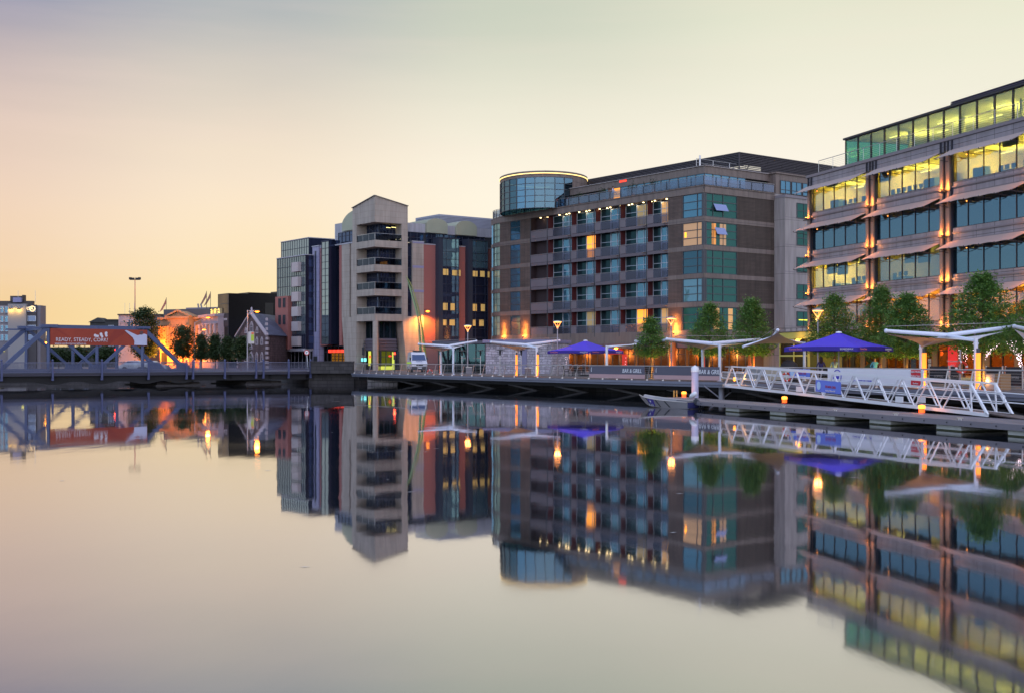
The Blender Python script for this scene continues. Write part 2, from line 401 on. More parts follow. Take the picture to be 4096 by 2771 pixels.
rpr = t.nodes.new('ShaderNodeMapRange'); rpr.inputs[1].default_value = .35; rpr.inputs[2].default_value = .7; rpr.inputs[3].default_value = .018; rpr.inputs[4].default_value = .06; t.links.new(npr.outputs['Fac'], rpr.inputs[0]); t.links.new(rpr.outputs[0], g.inputs['Roughness'])
fm = t.nodes.new('ShaderNodeMath'); fm.operation = 'MULTIPLY_ADD'; fm.inputs[1].default_value = 0.58; fm.inputs[2].default_value = 0.42; t.links.new(fr.outputs[0], fm.inputs[0]); t.links.new(fm.outputs[0], mx.inputs[0]); t.links.new(d_.outputs[0], mx.inputs[1]); t.links.new(g.outputs[0], mx.inputs[2]); t.links.new(mx.outputs[0], o_.inputs[0])
struct(m.build('water', wm), 'calm river mirroring the quay and the dusk sky')
M_pave = mat('paving', (118, 112, 112), 0.75, tex=('grid', 0.8, 0.4, 0.008, (78, 74, 76), 0.06), scale=0.2)
M_asph = mat('asphalt', (74, 74, 80), 0.85, scale=1.5)
a0 = gp(1408, 146.0); a1 = gp(1236, 145.9); a2 = gp(1000, 172); a3 = gp(-3000, 176)
poly = [Q[3] + (Q[3] - Q[2]).normalized() * 60] + [Q[2], Q[1], Q[0]] + [a0, a1, a2, a3, Vector((-4500, 400)), Vector((-4500, 6500)), Vector((4500, 6500)), Vector((4500, -60))]
m = MB(); n = len(poly); m.add([(p.x, p.y, 1.32) for p in poly], [tuple(range(n))][::1])
gnd = struct(m.build('ground', M_pave))
if gnd.data.polygons[0].normal.z < 0: gnd.data.flip_normals()
M_quay = mat('quay_stone', (62, 60, 62), 0.9, var=0.4, scale=0.5, bump=0.3, bscale=2, tex=('brick', 1.1, 0.42, 0.02, (28, 28, 30), 0.18))
M_quay2 = mat('quay_stone_pale', (150, 146, 150), 0.9, var=0.3, scale=0.7, tex=('rubble', 0.9, 0.38, 0.025, (70, 70, 74), 0.2))
m = MB()
for a, b in zip(poly[:7], poly[1:8]):
    d = (b - a).normalized(); n_ = Vector((d.y, -d.x))
    m.obox((a.x, a.y, -1.5), (b.x - a.x, b.y - a.y, 0), (n_.x * 0.4, n_.y * 0.4, 0), (0, 0, 2.815))
struct(m.build('quay_wall', M_quay))
# pale end wall of the old quay under the start of the boardwalk
m = MB(); p, q = gp(1470, 143.2), gp(1590, 140.8); m.obox((p.x, p.y, -1), (q.x - p.x, q.y - p.y, 0), (0.3, 1.5, 0), (0, 0, 1.95)); struct(m.build('quay_end_wall', M_quay2))
# street behind the boardwalk with kerb, and the road onto the bridge
m = MB()
r0 = gp(1236, 146.5); r1 = gp(1560, 150.5); r2 = gp(1560, 168); r3 = gp(1100, 180); r4 = gp(600, 176)
m.add([(p.x, p.y, 1.324) for p in (r0, r1, r2, r3, gp(1100, 178))], [(0, 1, 2, 3)])
o = struct(m.build('road', M_asph))
if o.data.polygons[0].normal.z < 0: o.data.flip_normals()
# ---------------- boardwalk ----------------
M_board = mat('deck_boards', (112, 98, 98), 0.65, var=0.25, scale=1.5, tex=('grid', 6.0, 0.14, 0.012, (50, 44, 46), 0.12))
M_fasc = mat('deck_fascia', (118, 122, 140), 0.5, metal=0.3, scale=0.8)
M_dark = mat('dark_steel', (22, 22, 25), 0.8)
M_wh = mat('white_paint', (226, 230, 240), 0.35, var=0.05, coat=0.2)
M_steel = mat('brushed_steel', (190, 190, 196), 0.3, metal=0.9, var=0.06)
bw = thing('boardwalk', 'long timber boardwalk on steel edge beams hanging over the river along the quay', 'boardwalk', (E[1].x, E[1].y, DZ))
back = offset_line(5.2); s0 = (E[0] - E[1]).normalized()
pl = MB(); fa_ = MB(); be = MB(); st = MB()
for i in range(3):
    A, B, C_, D_ = E[i], E[i + 1], back[i + 1], back[i]
    pl.prism([A, B, C_, D_], 1.28, 1.335)
    d = (B - A).normalized(); n_ = -perp(A, B); L = (B - A).length
    fa_.obox((A.x, A.y, 1.08), (*(B - A), 0), (*(n_ * 0.12), 0), (0, 0, 0.20))
    A2 = A - n_ * 0.0
    fa_.obox((A2.x + n_.x * -0.1, A2.y + n_.y * -0.1, 0.90), (*(B - A), 0), (*(n_ * 0.12), 0), (0, 0, 0.16))
    be.obox((A.x - n_.x * 0.9, A.y - n_.y * 0.9, 0.55), (*(B - A), 0), (*(n_ * -0.3), 0), (0, 0, 0.72))
    k = 2.0
    while k < L:
        p = A + d * k
        be.bar((p.x - n_.x * 0.4, p.y - n_.y * 0.4, 1.12), (p.x - n_.x * 4.6, p.y - n_.y * 4.6, 0.95), 0.16, 0.3)
        if int(k / 4) % 2 == 0:
            st.cut().tube((p.x - n_.x * 1.0, p.y - n_.y * 1.0, 0.6), (p.x - n_.x * 4.6 + d.x * 4.0, p.y - n_.y * 4.6 + d.y * 4.0, -0.6), 0.11, n=8)
        k += 4.0
pl.build('deck', M_board, bw); fa_.build('edge_beam', M_fasc, bw); be.build('girder', M_dark, bw); st.build('brace', mat('brace_steel', (92, 92, 98), 0.6), bw)
c = gp(2892, 89.5); m = MB(); m.tube((c.x, c.y + 0.6, -1), (c.x, c.y + 0.6, 1.0), 0.22, n=16)
for dx in (-1.3, 1.3): m.tube((c.x, c.y + 0.6, 0.0), (c.x + dx, c.y + 0.6, 1.0), 0.05)
m.build('pier', mat('pier_grey', (140, 142, 155), 0.6), bw)
# railing: leaning posts, round handrail, tensioned wires
rl = thing('boardwalk_railing', 'steel railing with leaning posts and thin wires along the boardwalk edge', 'railing', (E[1].x, E[1].y, DZ))
posts = []
hr = MB(); wr = MB()
for i in range(3):
    A, B = E[i], E[i + 1]; d = (B - A).normalized(); n_ = -perp(A, B); L = (B - A).length
    def rp(k, t_, z): p = A + d * k + n_ * t_; return (p.x, p.y, z)
    gap = (L - 2.8, L + 1.0) if i == 0 else ((0, 0.6) if i == 1 else None)
    k = 0.8 if i == 0 else 1.0
    top = L - (2.6 if i == 0 else 0)
    hr.tube(rp(0 if i != 1 else 0.4, -0.22, 2.42), rp(top, -0.22, 2.42), 0.045, n=8)
    for j in range(6): wr.tube(rp(0 if i != 1 else 0.4, -0.03 - 0.03 * j, 1.5 + 0.15 * j), rp(top, -0.03 - 0.03 * j, 1.5 + 0.15 * j), 0.008, n=4)
    while k < top:
        pm = MB(); pm.bar(rp(k, 0.05, 1.2), rp(k, -0.22, 2.40), 0.07, 0.03, up=(d.x, d.y, 0)); pm.box(*[v for c_ in zip(rp(k, 0.05, 0), rp(k, 0.05, 0)) for v in c_][:0] or (rp(k, 0.05, 0)[0] - .07, rp(k, 0.05, 0)[0] + .07, rp(k, 0.05, 0)[1] - .07, rp(k, 0.05, 0)[1] + .07, 1.30, 1.37))
        pm.build('post', M_steel, rl); k += 2.0
hr.build('handrail', M_steel, rl); wr.build('wire', M_steel, rl)
# ---------------- abutment wall between bridge and boardwalk ----------------
m = MB(); p, q = gp(1243, 145.0), gp(1412, 144.6)
m.obox((p.x, p.y, 1.25), (q.x - p.x, q.y - p.y, 0), (0, 1.0, 0), (0, 0, 1.3)); m.obox((p.x, p.y + .9, -1), (q.x - p.x, q.y - p.y, 0), (0, .4, 0), (0, 0, 2.25))
m.obox((p.x - .05, p.y - .06, 2.55), (q.x - p.x + .1, q.y - p.y, 0), (0, 1.12, 0), (0, 0, 0.16))
tag(m.build('quay_parapet', M_quay), 'low dark stone parapet between the iron bridge and the boardwalk', 'wall')
# ================= steel truss bridge =================
BW = Wall(gp(201, 127.6), (0.8, 0.6))
M_bl = mat('bridge_blue', (68, 82, 120), 0.5, var=0.1, scale=1.0)
M_bl2 = mat('bridge_rail_blue', (74, 82, 122), 0.5, var=0.1)
M_beam = mat('bridge_beam_grey', (58, 58, 74), 0.6)
br = thing('truss_bridge', 'blue painted iron truss bridge with a road deck over the river', 'bridge', BW.P(5, 1.5))
U0, U1 = -26.0, 30.6
m = MB(); BW.box(m, U0, U1, 1.36, 1.5, -10.5, 0); m.build('road_deck', M_asph, br)
m = MB(); BW.box(m, U0, U1, 1.2, 1.46, 0.0, 0.25); BW.box(m, U0, U1, 1.38, 1.48, 0.25, 0.33); m.build('edge_beam', M_beam, br)
m = MB()
for n0 in (-0.5, -10.4):
    BW.box(m, U0, U1, 0.55, 1.2, n0, n0 + 0.4)
for k in range(12):
    u = U0 + 2 + k * 4.9; BW.box(m, u, u + 0.3, 0.7, 1.36, -10, -0.1)
for u in (-9.5, 0.3, 5.2, 10.1, 14.2):
    m.add([BW.P(u - 1.8, 0.56, 0.1), BW.P(u + 1.8, 0.56, 0.1), BW.P(u + 0.4, 0.28, 0.1), BW.P(u - 0.4, 0.28, 0.1), BW.P(u - 1.8, 0.56, -0.6), BW.P(u + 1.8, 0.56, -0.6), BW.P(u + 0.4, 0.28, -0.6), BW.P(u - 0.4, 0.28, -0.6)], [(0, 1, 2, 3), (7, 6, 5, 4), (2, 6, 7, 3), (0, 3, 7, 4), (1, 5, 6, 2)])
m.build('girder', M_dark, br)
for (ua, ub) in ((-7.5, -5.0), (11.8, 16.8), (22.5, 27.0)):
    m = MB(); BW.box(m, ua, ub, -1.5, 0.42, -9.5, -0.8); BW.box(m, ua - 0.4, ub + 0.4, -1.5, 0.12, -10.2, 0.0); m.build('pier', M_quay, br)
def truss(n, label=None):
    m = MB()
    T = 6.38
    def b(u0, z0, u1, z1, w=0.34): m.bar(BW.P(u0, z0, n), BW.P(u1, z1, n), 0.28, w)
    b(-0.6, T, 10.7, T - 0.05, 0.38); b(-5.1, 1.6, 0.0, T, 0.44); b(10.1, T, 15.2, 1.6, 0.44)
    for u in (0, 5.1, 10.1): b(u, 1.5, u, T, 0.30)
    b(0, T, 5.1, 1.75, 0.3); b(10.1, T, 5.1, 1.75, 0.3); b(-5.4, 1.7, 15.5, 1.7, 0.36)
    m.slab([BW.P(4.0, 1.6, n + .16), BW.P(6.2, 1.6, n + .16), BW.P(6.0, 2.4, n + .16), BW.P(4.2, 2.4, n + .16)], 0.03)
    m.slab([BW.P(13.9, 1.6, n + .16), BW.P(15.9, 1.6, n + .16), BW.P(15.2, 2.5, n + .16), BW.P(13.9, 2.6, n + .16)], 0.03)
    BW.box(m, -0.9, 0.9, T - 0.1, T + 0.22, n - .3, n + .3); BW.box(m, 9.4, 10.9, T - 0.1, T + 0.16, n - .3, n + .3)
    BW.box(m, -2.2, -0.4, T - 0.25, T - 0.1, n - .2, n + .2)
    return m.build('truss', M_bl, br)
truss(-0.6); truss(-9.0)
m = MB()
for u in (0, 10.1): m.bar(BW.P(u, 6.25, -0.6), BW.P(u, 6.25, -9.0), 0.3, 0.4)
m.bar(BW.P(0, 6.3, -0.6), BW.P(10.1, 6.3, -9.0), 0.15, 0.15); m.bar(BW.P(0, 6.3, -9.0), BW.P(10.1, 6.3, -0.6), 0.15, 0.15); m.build('portal_beam', M_bl, br)
# maintenance frame and cables on the top chord
m = MB()
for k in range(5): u = 7.6 + k * 0.55; m.tube(BW.P(u, 6.5, -.6), BW.P(u, 6.95, -.6), 0.02, n=5)
m.tube(BW.P(7.6, 6.95, -.6), BW.P(9.8, 6.95, -.6), 0.025, n=5); m.tube(BW.P(7.6, 6.75, -.6), BW.P(9.8, 6.75, -.6), 0.02, n=5)
m.build('walkway_rail', M_dark, br)
# ornamental parapet: posts with finials, thin balusters, ring pattern at the foot
pxs = [-190, 3, 207, 404, 590, 742, 768, 895, 1020, 1049, 1150, 1238]
us = [BW.u(p) for p in pxs]
for u in us:
    m = MB(); BW.box(m, u - .09, u + .09, 0.95, 2.72, 0.2, 0.42); m.lathe(BW.P(u, 2.72, .31), [(.06, 0), (.12, .06), (.12, .14), (.03, .24), (0.001, .27)], 8)
    BW.box(m, u - .12, u + .12, 0.72, 1.0, 0.18, 0.36)
    m.build('parapet_post', M_bl2, br)
for n_, nm in ((0.3, 'parapet'), (-10.3, 'parapet')):
    m = MB(); BW.box(m, us[0], us[-1], 2.56, 2.62, n_ - .05, n_ + .05); BW.box(m, us[0], us[-1], 1.56, 1.60, n_ - .03, n_ + .03); BW.box(m, us[0], us[-1], 1.84, 1.875, n_ - .02, n_ + .02)
    u = us[0]; k = 0
    while u < us[-1]:
        m.tube(BW.P(u, 1.58, n_), BW.P(u, 2.57, n_), 0.016, n=4, caps=False)
        if n_ > 0 and k % 2 == 0:
            pts = [BW.P(u + .13 + .11 * math.cos(a * math.pi / 3), 1.72 + .11 * math.sin(a * math.pi / 3), n_) for a in range(7)]
            m.path(pts, 0.02, n=4)
            m.tube(BW.P(u, 1.88, n_), BW.P(u + .13, 2.3, n_), 0.01, n=4, caps=False); m.tube(BW.P(u + .26, 1.88, n_), BW.P(u + .13, 2.3, n_), 0.01, n=4, caps=False)
        u += .14; k += 1
    m.build(nm, mat('parapet_iron', (104, 108, 134), 0.5), br)
# banner on the truss
M_or = mat('banner_orange', (150, 60, 42), 0.7, var=0.22, scale=0.7, bump=1.0, bscale=1.3); M_or2 = mat('banner_orange_light', (214, 92, 58), 0.7); M_orl = mat('banner_rust', (140, 52, 40), 0.7)
M_bw = mat('banner_white', (215, 212, 225), 0.7)
bn = thing('banner', 'orange banner reading READY, STEADY, CORK! hung across the bridge truss', 'banner', BW.P(5, 4.4, -.3))
m = MB(); m.slab([BW.P(0.1, 4.42, -.4), BW.P(10.55, 4.42, -.4), BW.P(10.55, 6.16, -.4), BW.P(0.1, 6.2, -.4)], 0.03); m.build('sheet', M_or, bn)
m = MB(); m.slab([BW.P(6.2, 4.46, -.36), BW.P(8.4, 6.12, -.36), BW.P(6.9, 6.12, -.36), BW.P(6.2, 5.0, -.36)], 0.01); m.cut().slab([BW.P(0.6, 6.1, -.36), BW.P(1.0, 6.1, -.36), BW.P(2.0, 5.4, -.36), BW.P(1.7, 5.4, -.36)], 0.01); m.build('stripe', M_orl, bn)
WB = BW.off(-.35)
text('READY, STEADY, CORK!', WB, 3.42, 4.83, 0.56, M_bw, bn, n=0.03, xs=0.92, name='slogan')
text('www.corkcitymarathon.ie', WB, 2.2, 4.50, 0.34, M_bw, bn, n=0.03, xs=0.92, name='web_address')
m = MB()
for k, (u, z, an) in enumerate([(4.95, 5.45, 1.35), (5.5, 5.5, 0.5), (6.0, 5.6, 0.15)]):
    pts = []
    for (a, b_) in [(-.13, -.22), (0, -.27), (.12, -.2), (.1, 0), (.17, .18), (.08, .3), (-.12, .27), (-.16, .1)]:
        pts.append(WB.P(u + a * math.cos(an) - b_ * math.sin(an), z + a * math.sin(an) + b_ * math.cos(an), 0.03))
    m.cut().add(pts, [tuple(range(8))])
m.build('shoe_print', M_bw, bn)
m = MB(); f = lambda pts: m.add([WB.P(u, z, 0.035) for u, z in pts], [tuple(range(len(pts)))])
f([(9.05, 4.5), (10.5, 4.46), (10.5, 5.62), (10.2, 5.72), (9.4, 5.55), (8.2, 6.1), (8.0, 6.05), (8.9, 5.3), (9.1, 4.9)]); m.build('printed_shirt', mat('print_shirt', (190, 195, 225), 0.7), bn)
m = MB(); f([(9.72, 5.62), (9.95, 5.6), (10.08, 5.8), (10.05, 6.02), (9.75, 6.02), (9.66, 5.8)]); m.build('printed_head', mat('print_skin', (92, 66, 70), 0.7), bn)

# flecks of foam and leaves drifting on the water
m = MB(); rf = random.Random(11)
for k in range(330):
    if k % 12: px, d = rf.gauss(0, 420) + rf.choice((1000, 2000, 2700)), rf.uniform(66, 122)
    else: px, d = rf.uniform(50, 3800), rf.uniform(16, 60)
    c = gp(px, d); l = rf.uniform(.03, .13) * (1 if rf.random() < .85 else 3.5); w_ = rf.uniform(.015, .04); a = rf.gauss(0.15, .25)
    if c.x > (80 - c.y) * .38 + 9: continue
    dx, dy = math.cos(a) * l, math.sin(a) * l
    m.add([(c.x - dx, c.y - dy, .006), (c.x, c.y - w_, .006), (c.x + dx, c.y + dy, .006), (c.x, c.y + w_, .006)], [(0, 1, 2, 3)])
o = m.build('floating_debris', mat('foam_fleck', (196, 196, 200), .8)); o['kind'] = 'stuff'
# ================= glass office building on the right =================
M_off = mat('cladding_mauve', (142, 138, 148), 0.45, metal=0.15, var=0.08, scale=0.15, tex=('grid', 2.0, 0.42, 0.018, (60, 58, 72), 0.05))
M_offb = mat('band_grey', (124, 118, 126), 0.5, var=0.08)
M_offd = mat('mullion_dark', (44, 46, 56), 0.5)
M_tan = mat('column_tan', (134, 118, 112), 0.5, var=0.08)
M_awn = mat('awning_canvas', (176, 158, 154), 0.8, var=0.06, scale=0.4)
M_tealg = clear_glass('office_glass', (232, 238, 224), (112, 164, 214), refl=0.34)
M_clear = clear_glass('penthouse_glass', (226, 240, 230), (110, 156, 178), refl=0.24)
M_int = mat('office_wall_lit', (196, 176, 96), 0.8, var=0.15, scale=0.3)
M_intd = mat('office_wall_unlit', (150, 150, 150), 0.8, var=0.15, scale=0.3)
M_car = mat('office_carpet', (96, 92, 84), 0.9)
M_cei = mat('office_ceiling', (205, 196, 150), 0.8)
L_strip = glow('strip_light', (255, 236, 150), 3.0)
L_or = glow('orange_uplight_lens', (255, 160, 70), 4.0)
OW = Wall(gp(3380, 107), (-1500 / F, 1))
ZB = [5.92, 9.42, 12.94, 16.45]           # window sills
ZT = [8.45, 11.95, 15.45, 18.95]          # window heads (behind the awnings)
COL = [5.85, -4.1, -14.1, -24.1, -34.1]
BL, BR, DEEP = 6.3, -34.6, 16.0
ofb = thing('office_building', 'mauve clad glass office building with awnings and lit yellow rooms at the right', 'building', OW.P(-4, DZ))
m = MB()
for z0, z1 in ((ZT[0], ZB[1]), (ZT[1], ZB[2]), (ZT[2], ZB[3])): OW.box(m, BR, BL, z0, z1, -0.3, 0.0)
OW.box(m, BR, BL, ZT[3], 19.75, -0.3, 0.0); OW.box(m, BR, BL, 4.75, ZB[0], -0.3, 0.0)
for z0, z1 in ((4.75, ZB[0]), (ZT[0], ZB[1]), (ZT[1], ZB[2]), (ZT[2], ZB[3]), (ZT[3], 19.75)): OW.box(m, BL - .3, BL, z0, z1, -DEEP, -.3)
OW.box(m, BL - .28, BL - .03, DZ, 19.7, -DEEP, -5.0)
OW.box(m, BR, BR + .3, DZ, 19.75, -DEEP, -.3); OW.box(m, BR, BL, DZ, 19.75, -DEEP - .3, -DEEP)
m.build('wall', M_off, ofb)
m = MB()
OW.box(m, BR, BL + .06, 19.75, 20.0, -DEEP, 0.12)
for z in ZB: OW.box(m, BR, BL + .04, z - .42, z - .30, 0, 0.10); OW.box(m, BR, BL + .05, z - 1.02, z - .92, 0, 0.06)
m.build('cornice', M_offb, ofb)
m = MB()
for z in [DZ + .01, 5.0] + [z + 0.0 for z in ZT]: OW.box(m, BR + .3, BL - .3, z + .05, z + .25, -DEEP, -.32)
m.build('floor_slab', M_cei, ofb)
m = MB()
for z in [5.3] + ZT[:3]: OW.box(m, BR + .3, BL - .3, z + .26 if z > 5.4 else z, z + .45 if z > 5.4 else z + .2, -DEEP, -.34)
m.build('carpet', M_car, ofb)
# columns: twin tan strips on each line with an orange uplighter on every storey
for ci, c in enumerate(COL[:4]):
    m = MB()
    for dx in ((-0.42, 0.42) if ci else (-0.1,)):
        OW.box(m, c + dx - .17, c + dx + .17, 4.4, 18.8, -.2, 0.22)
    OW.box(m, c - .22, c + .22, 4.4, 18.7, -.2, 0.04)
    m.build('column', M_tan, ofb)
    m = MB()
    for dx in (-.68, -.2, .2, .68) if ci else (-.35, .15): OW.box(m, c + dx - .04, c + dx + .04, 4.4, 19.7, 0, 0.14)
    for z in ZB: OW.box(m, c - .7, c + .7, z - .62, z - .56, 0, .3); OW.box(m, c - .15, c + .15, z - 1.6, z - 1.3, .1, .5)
    m.build('downpipe', M_offd, ofb)
    for zi, z in enumerate(ZB):
        m = MB(); m.lathe(OW.P(c, z - .56, .42), [(.07, 0), (.11, .04), (.11, .12)], 10)
        OW.box(m, c - .2, c + .2, z - .66, z - .60, .0, .5)
        f_ = m.build('uplighter', M_offd, ofb); g_ = MB(); g_.ball(OW.P(c, z - .44, .42), .06); g_.build('bulb', L_or, f_)
        for dx in (-.42, .42) if ci else (0.0,):
            lamp(OW.P(c + dx, z - .30, .50), 85, (1.0, 0.30, 0.035), 0.06, parent=f_)
# window bands
rndw = random.Random(3)
bays = [(COL[i] - .62, COL[i + 1] + .62) for i in range(4)]
for zi in range(4):
    for bi, (a, b) in enumerate(bays):
        a, b = a + .0, b
        if bi == 0: a = COL[0] - .35
        window(OW, ofb, b, a, ZB[zi], ZT[zi], 5, [ZB[zi], ZT[zi]], M_offd, M_tealg, n=-.06, t=.055, deep=.09)
        # rooms behind
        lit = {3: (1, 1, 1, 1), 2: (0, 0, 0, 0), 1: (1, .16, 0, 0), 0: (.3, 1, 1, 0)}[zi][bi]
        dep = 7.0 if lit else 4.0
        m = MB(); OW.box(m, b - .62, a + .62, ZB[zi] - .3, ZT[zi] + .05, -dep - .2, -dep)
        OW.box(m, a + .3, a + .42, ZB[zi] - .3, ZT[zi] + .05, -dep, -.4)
        m.build('partition', M_int if lit else M_intd, ofb)  # room light put into the wall colour: yellow if lit, grey if not
        if lit:
            col = (1.0, .74, .17) if zi else (1.0, .30, .05)
            for f_ in (.25, .75): lamp(OW.P(a + (b - a) * f_, ZT[zi] - 1.1, -3.2), (1500 if zi else 1500) * lit, col, .5, parent=ofb)
            m = MB()
            for k in range(3):
                for q in (-2.0, -4.4):
                    u = b + 1.5 + k * 3.0; m.cut(); OW.box(m, u, u + 1.3, ZT[zi] - .08, ZT[zi] - .02, q - .15, q)
            m.build('ceiling_light', L_strip, ofb)
# roller blinds drawn partway down on some windows
for zi, bi, k, dz, in ((1, 0, 2, 1.5), (1, 0, 1, 1.3), (1, 1, 2, 1.2), (1, 1, 3, 1.3), (2, 0, 1, .6), (3, 0, 1, .45), (1, 2, 3, 1.0), (1, 2, 0, 1.2), (3, 1, 0, 1.1), (3, 1, 1, .4), (3, 2, 3, .7), (1, 0, 3, .5), (1, 0, 4, .8)):
    a, b = bays[bi]; wd = (a - b) / 5; u = a - wd * (k + 1)
    m = MB(); OW.box(m, u + .05, u + wd - .05, ZT[zi] - dz, ZT[zi], -.34, -.30); m.build('blind', mat('blind_grey', (150, 160, 160), 0.8), ofb)
# awnings
for zi in range(4):
    for bi in range(4):
        a = COL[bi] + (.45 if bi == 0 else -.55); b = COL[bi + 1] + .7
        z1 = ZT[zi] + .02; out, dr = 1.08, .64; ns = 5
        m = MB(); top = []; edge = []
        NS = 30
        for k in range(NS + 1):
            u = a + (b - a) * k / NS
            s_ = abs(math.sin(math.pi * k / NS * ns)) * .16
            top.append(OW.P(u, z1, .06)); 
            uu = (a + .55 * (1 if bi else 1.2)) + ((b + 0.9) - (a + .55)) * k / NS
            edge.append(OW.P(uu, z1 - dr + s_ * .5, out - s_))
        vs = top + edge + [v + Vector((0, 0, -.03)) for v in top + edge]; n2 = NS + 1
        fs = [(k, k + 1, n2 + k + 1, n2 + k) for k in range(NS)] + [(2 * n2 + k, 3 * n2 + k, 3 * n2 + k + 1, 2 * n2 + k + 1) for k in range(NS)] + [(n2 + k, n2 + k + 1, 3 * n2 + k + 1, 3 * n2 + k) for k in range(NS)]
        m.add(vs, fs, 0, False); aw = m.build('awning', M_awn, ofb)
        m = MB()
        for k in range(ns + 1):
            j = min(NS, int(NS * k / ns)); m.cut().tube(OW.P((a + (b - a) * k / ns), z1 - .95, .0), edge[j] + Vector((0, 0, -.04)), .028, n=5)
            m.ball(edge[j], .05, 6)
        m.build('awning_arm', M_offd, aw)
        if bi < 3:
            m = MB(); m.tube(OW.P(a - 2.0, z1 - .62, .18), OW.P(a - 2.0, z1 - .36, .18), .06, n=8); w_ = m.build('wall_spotlight', M_tan, ofb)
            g_ = MB(); g_.ball(OW.P(a - 2.0, z1 - .66, .18), .05, 6); g_.build('bulb', L_or, w_)
# ---------------- glazed top storey, railing and plant screen ----------------
PW = OW.off(-1.6); zt0, zt1 = 20.0, 22.75; pu = PW.u(3380)
m = MB(); OW.box(m, BR, pu + .12, zt1, zt1 + .16, -13, -1.45); m.build('roof', M_offd, ofb)
m = MB(); PW.box(m, BR, pu, zt0, zt1, -11.2, -11.0); PW.box(m, BR, -22.0, zt0, zt1, -5.2, -5.0); m.build('partition', M_int, ofb)
m = MB(); PW.box(m, BR, pu, zt1 - .04, zt1 - .01, -11, -.05); m.build('floor_slab', M_cei, ofb)
k = 0; u = pu
while u > BR + 2:
    window(PW, ofb, u - 2.0, u, zt0, zt1, 1, [zt0, zt1], M_offd, M_clear, n=0, t=.07, deep=.12); u -= 2.0; k += 1
window(Wall(PW.P(pu, 0), -PW.N), ofb, 0.1, 11, zt0, zt1, 4, [zt0, zt1], M_offd, clear_glass('end_glass', (170, 235, 225), (150, 200, 200), .15), n=0, t=.07, deep=.12)
m = MB()
for j in range(9): u = pu - 4 - j * 3.4; m.cut(); PW.box(m, u, u + 1.4, zt1 - .12, zt1 - .06, -3.0 - (j % 2) * 2.5, -2.85 - (j % 2) * 2.5)
m.build('ceiling_light', L_strip, ofb)
m = MB()
for j in range(4): m.cut().tube(PW.P(pu - 5.5 - j * 7, zt0, -3), PW.P(pu - 5.5 - j * 7, zt1, -3), .22, n=12)
m.build('room_column', M_cei, ofb)
for j in range(5): lamp(PW.P(pu - 5 - j * 6, zt0 + 1.3, -4.0), 1100, (1.0, .78, .2), .5, parent=ofb)
m = MB(); hu0, hu1 = OW.u(3265), BR
m.tube(OW.P(hu0, 21.15, -.25), OW.P(hu1, 21.15, -.25), .03, n=6)
for j in range(6): m.tube(OW.P(hu0, 20.15 + .16 * j, -.25), OW.P(hu1, 20.15 + .16 * j, -.25), .007, n=4)
j = hu0
while j > hu1: m.tube(OW.P(j, 20.0, -.25), OW.P(j, 21.15, -.25), .022, n=5); j -= 2.4
m.build('roof_rail', M_steel, ofb)
SW = OW.off(-3.4); us_ = SW.u(3803)
m = MB()
for j in range(6): SW.box(m, us_, BR, 22.92 + j * .13, 22.92 + j * .13 + .08, -.06, 0.04); 
for j in range(8): SW.box(m, us_ - j * 2.6 - .05, us_ - j * 2.6 + .05, 22.9, 23.7, -.12, -.07)
SW.box(m, us_ - .1, BR, 23.7, 23.76, -5, .08); SW.box(m, us_ - .1, us_, 22.9, 23.7, -5, -.1)
SW.box(m, us_ - .2, BR, 22.9, 23.7, -.5, -.3)
m.build('plant_screen', mat('screen_grey', (78, 72, 92), 0.6), ofb)
# ---------------- ground floor: recessed shopfronts between tan piers ----------------
M_shopg = clear_glass('shop_glass', (190, 180, 150), (60, 60, 60), refl=0.10)
M_warm = mat('bar_wall', (150, 96, 60), 0.8, var=0.4, scale=0.8)
GW = OW.off(-1.2)
m = MB(); GW.box(m, BR, BL - .5, DZ, 4.75, -6.2, -6.0); m.build('back_wall', M_warm, ofb)
m = MB(); GW.box(m, BR, BL - .3, 4.15, 4.75, -.1, 1.3); m.build('soffit_band', mat('soffit_dark', (60, 56, 62), 0.6), ofb)
for c in (5.4, 1.8, -.9, -4.1, -7.2, -9.4, -11.0, -14.1, -17.2, -20.5, -24.1):
    m = MB(); GW.box(m, c - .28, c + .28, DZ, 4.15, -.3, .05); m.build('pier', mat('pier_tan', (168, 128, 88), 0.6), ofb)
cs = [5.4, 1.8, -.9, -4.1, -7.2, -9.4, -11.0, -14.1, -17.2, -20.5, -24.1]
for a, b in zip(cs[:-1], cs[1:]): window(GW, ofb, b + .28, a - .28, DZ + .05, 4.15, 2, [DZ + .05, 2.1, 3.6, 4.15], M_offd, M_shopg, n=-.05, t=.06, deep=.1)
for j, (u, e, c) in enumerate(((3.6, 420, (1, .72, .25)), (-2.5, 680, (1, .62, .2)), (-8, 720, (1, .55, .2)), (-12.5, 760, (1, .50, .18)), (-17, 720, (1, .45, .15)), (-21.5, 720, (1, .45, .15)))):
    lamp(GW.P(u, 3.7, -2.5), e, c, .4, parent=ofb)
m = MB()
for u, z, r in ((-3.0, 3.5, .18), (-10.2, 3.4, .16), (-12.6, 3.2, .14), (-19, 3.6, .2), (-1, 3.5, .12)): m.cut().lathe(GW.P(u, z, -1.2), [(.03, .3), (r * .7, .2), (r, 0), (r * .4, -.14), (.001, -.16)], 10)
m.build('pendant_lamp', glow('pendant_red', (255, 110, 50), 5), ofb)
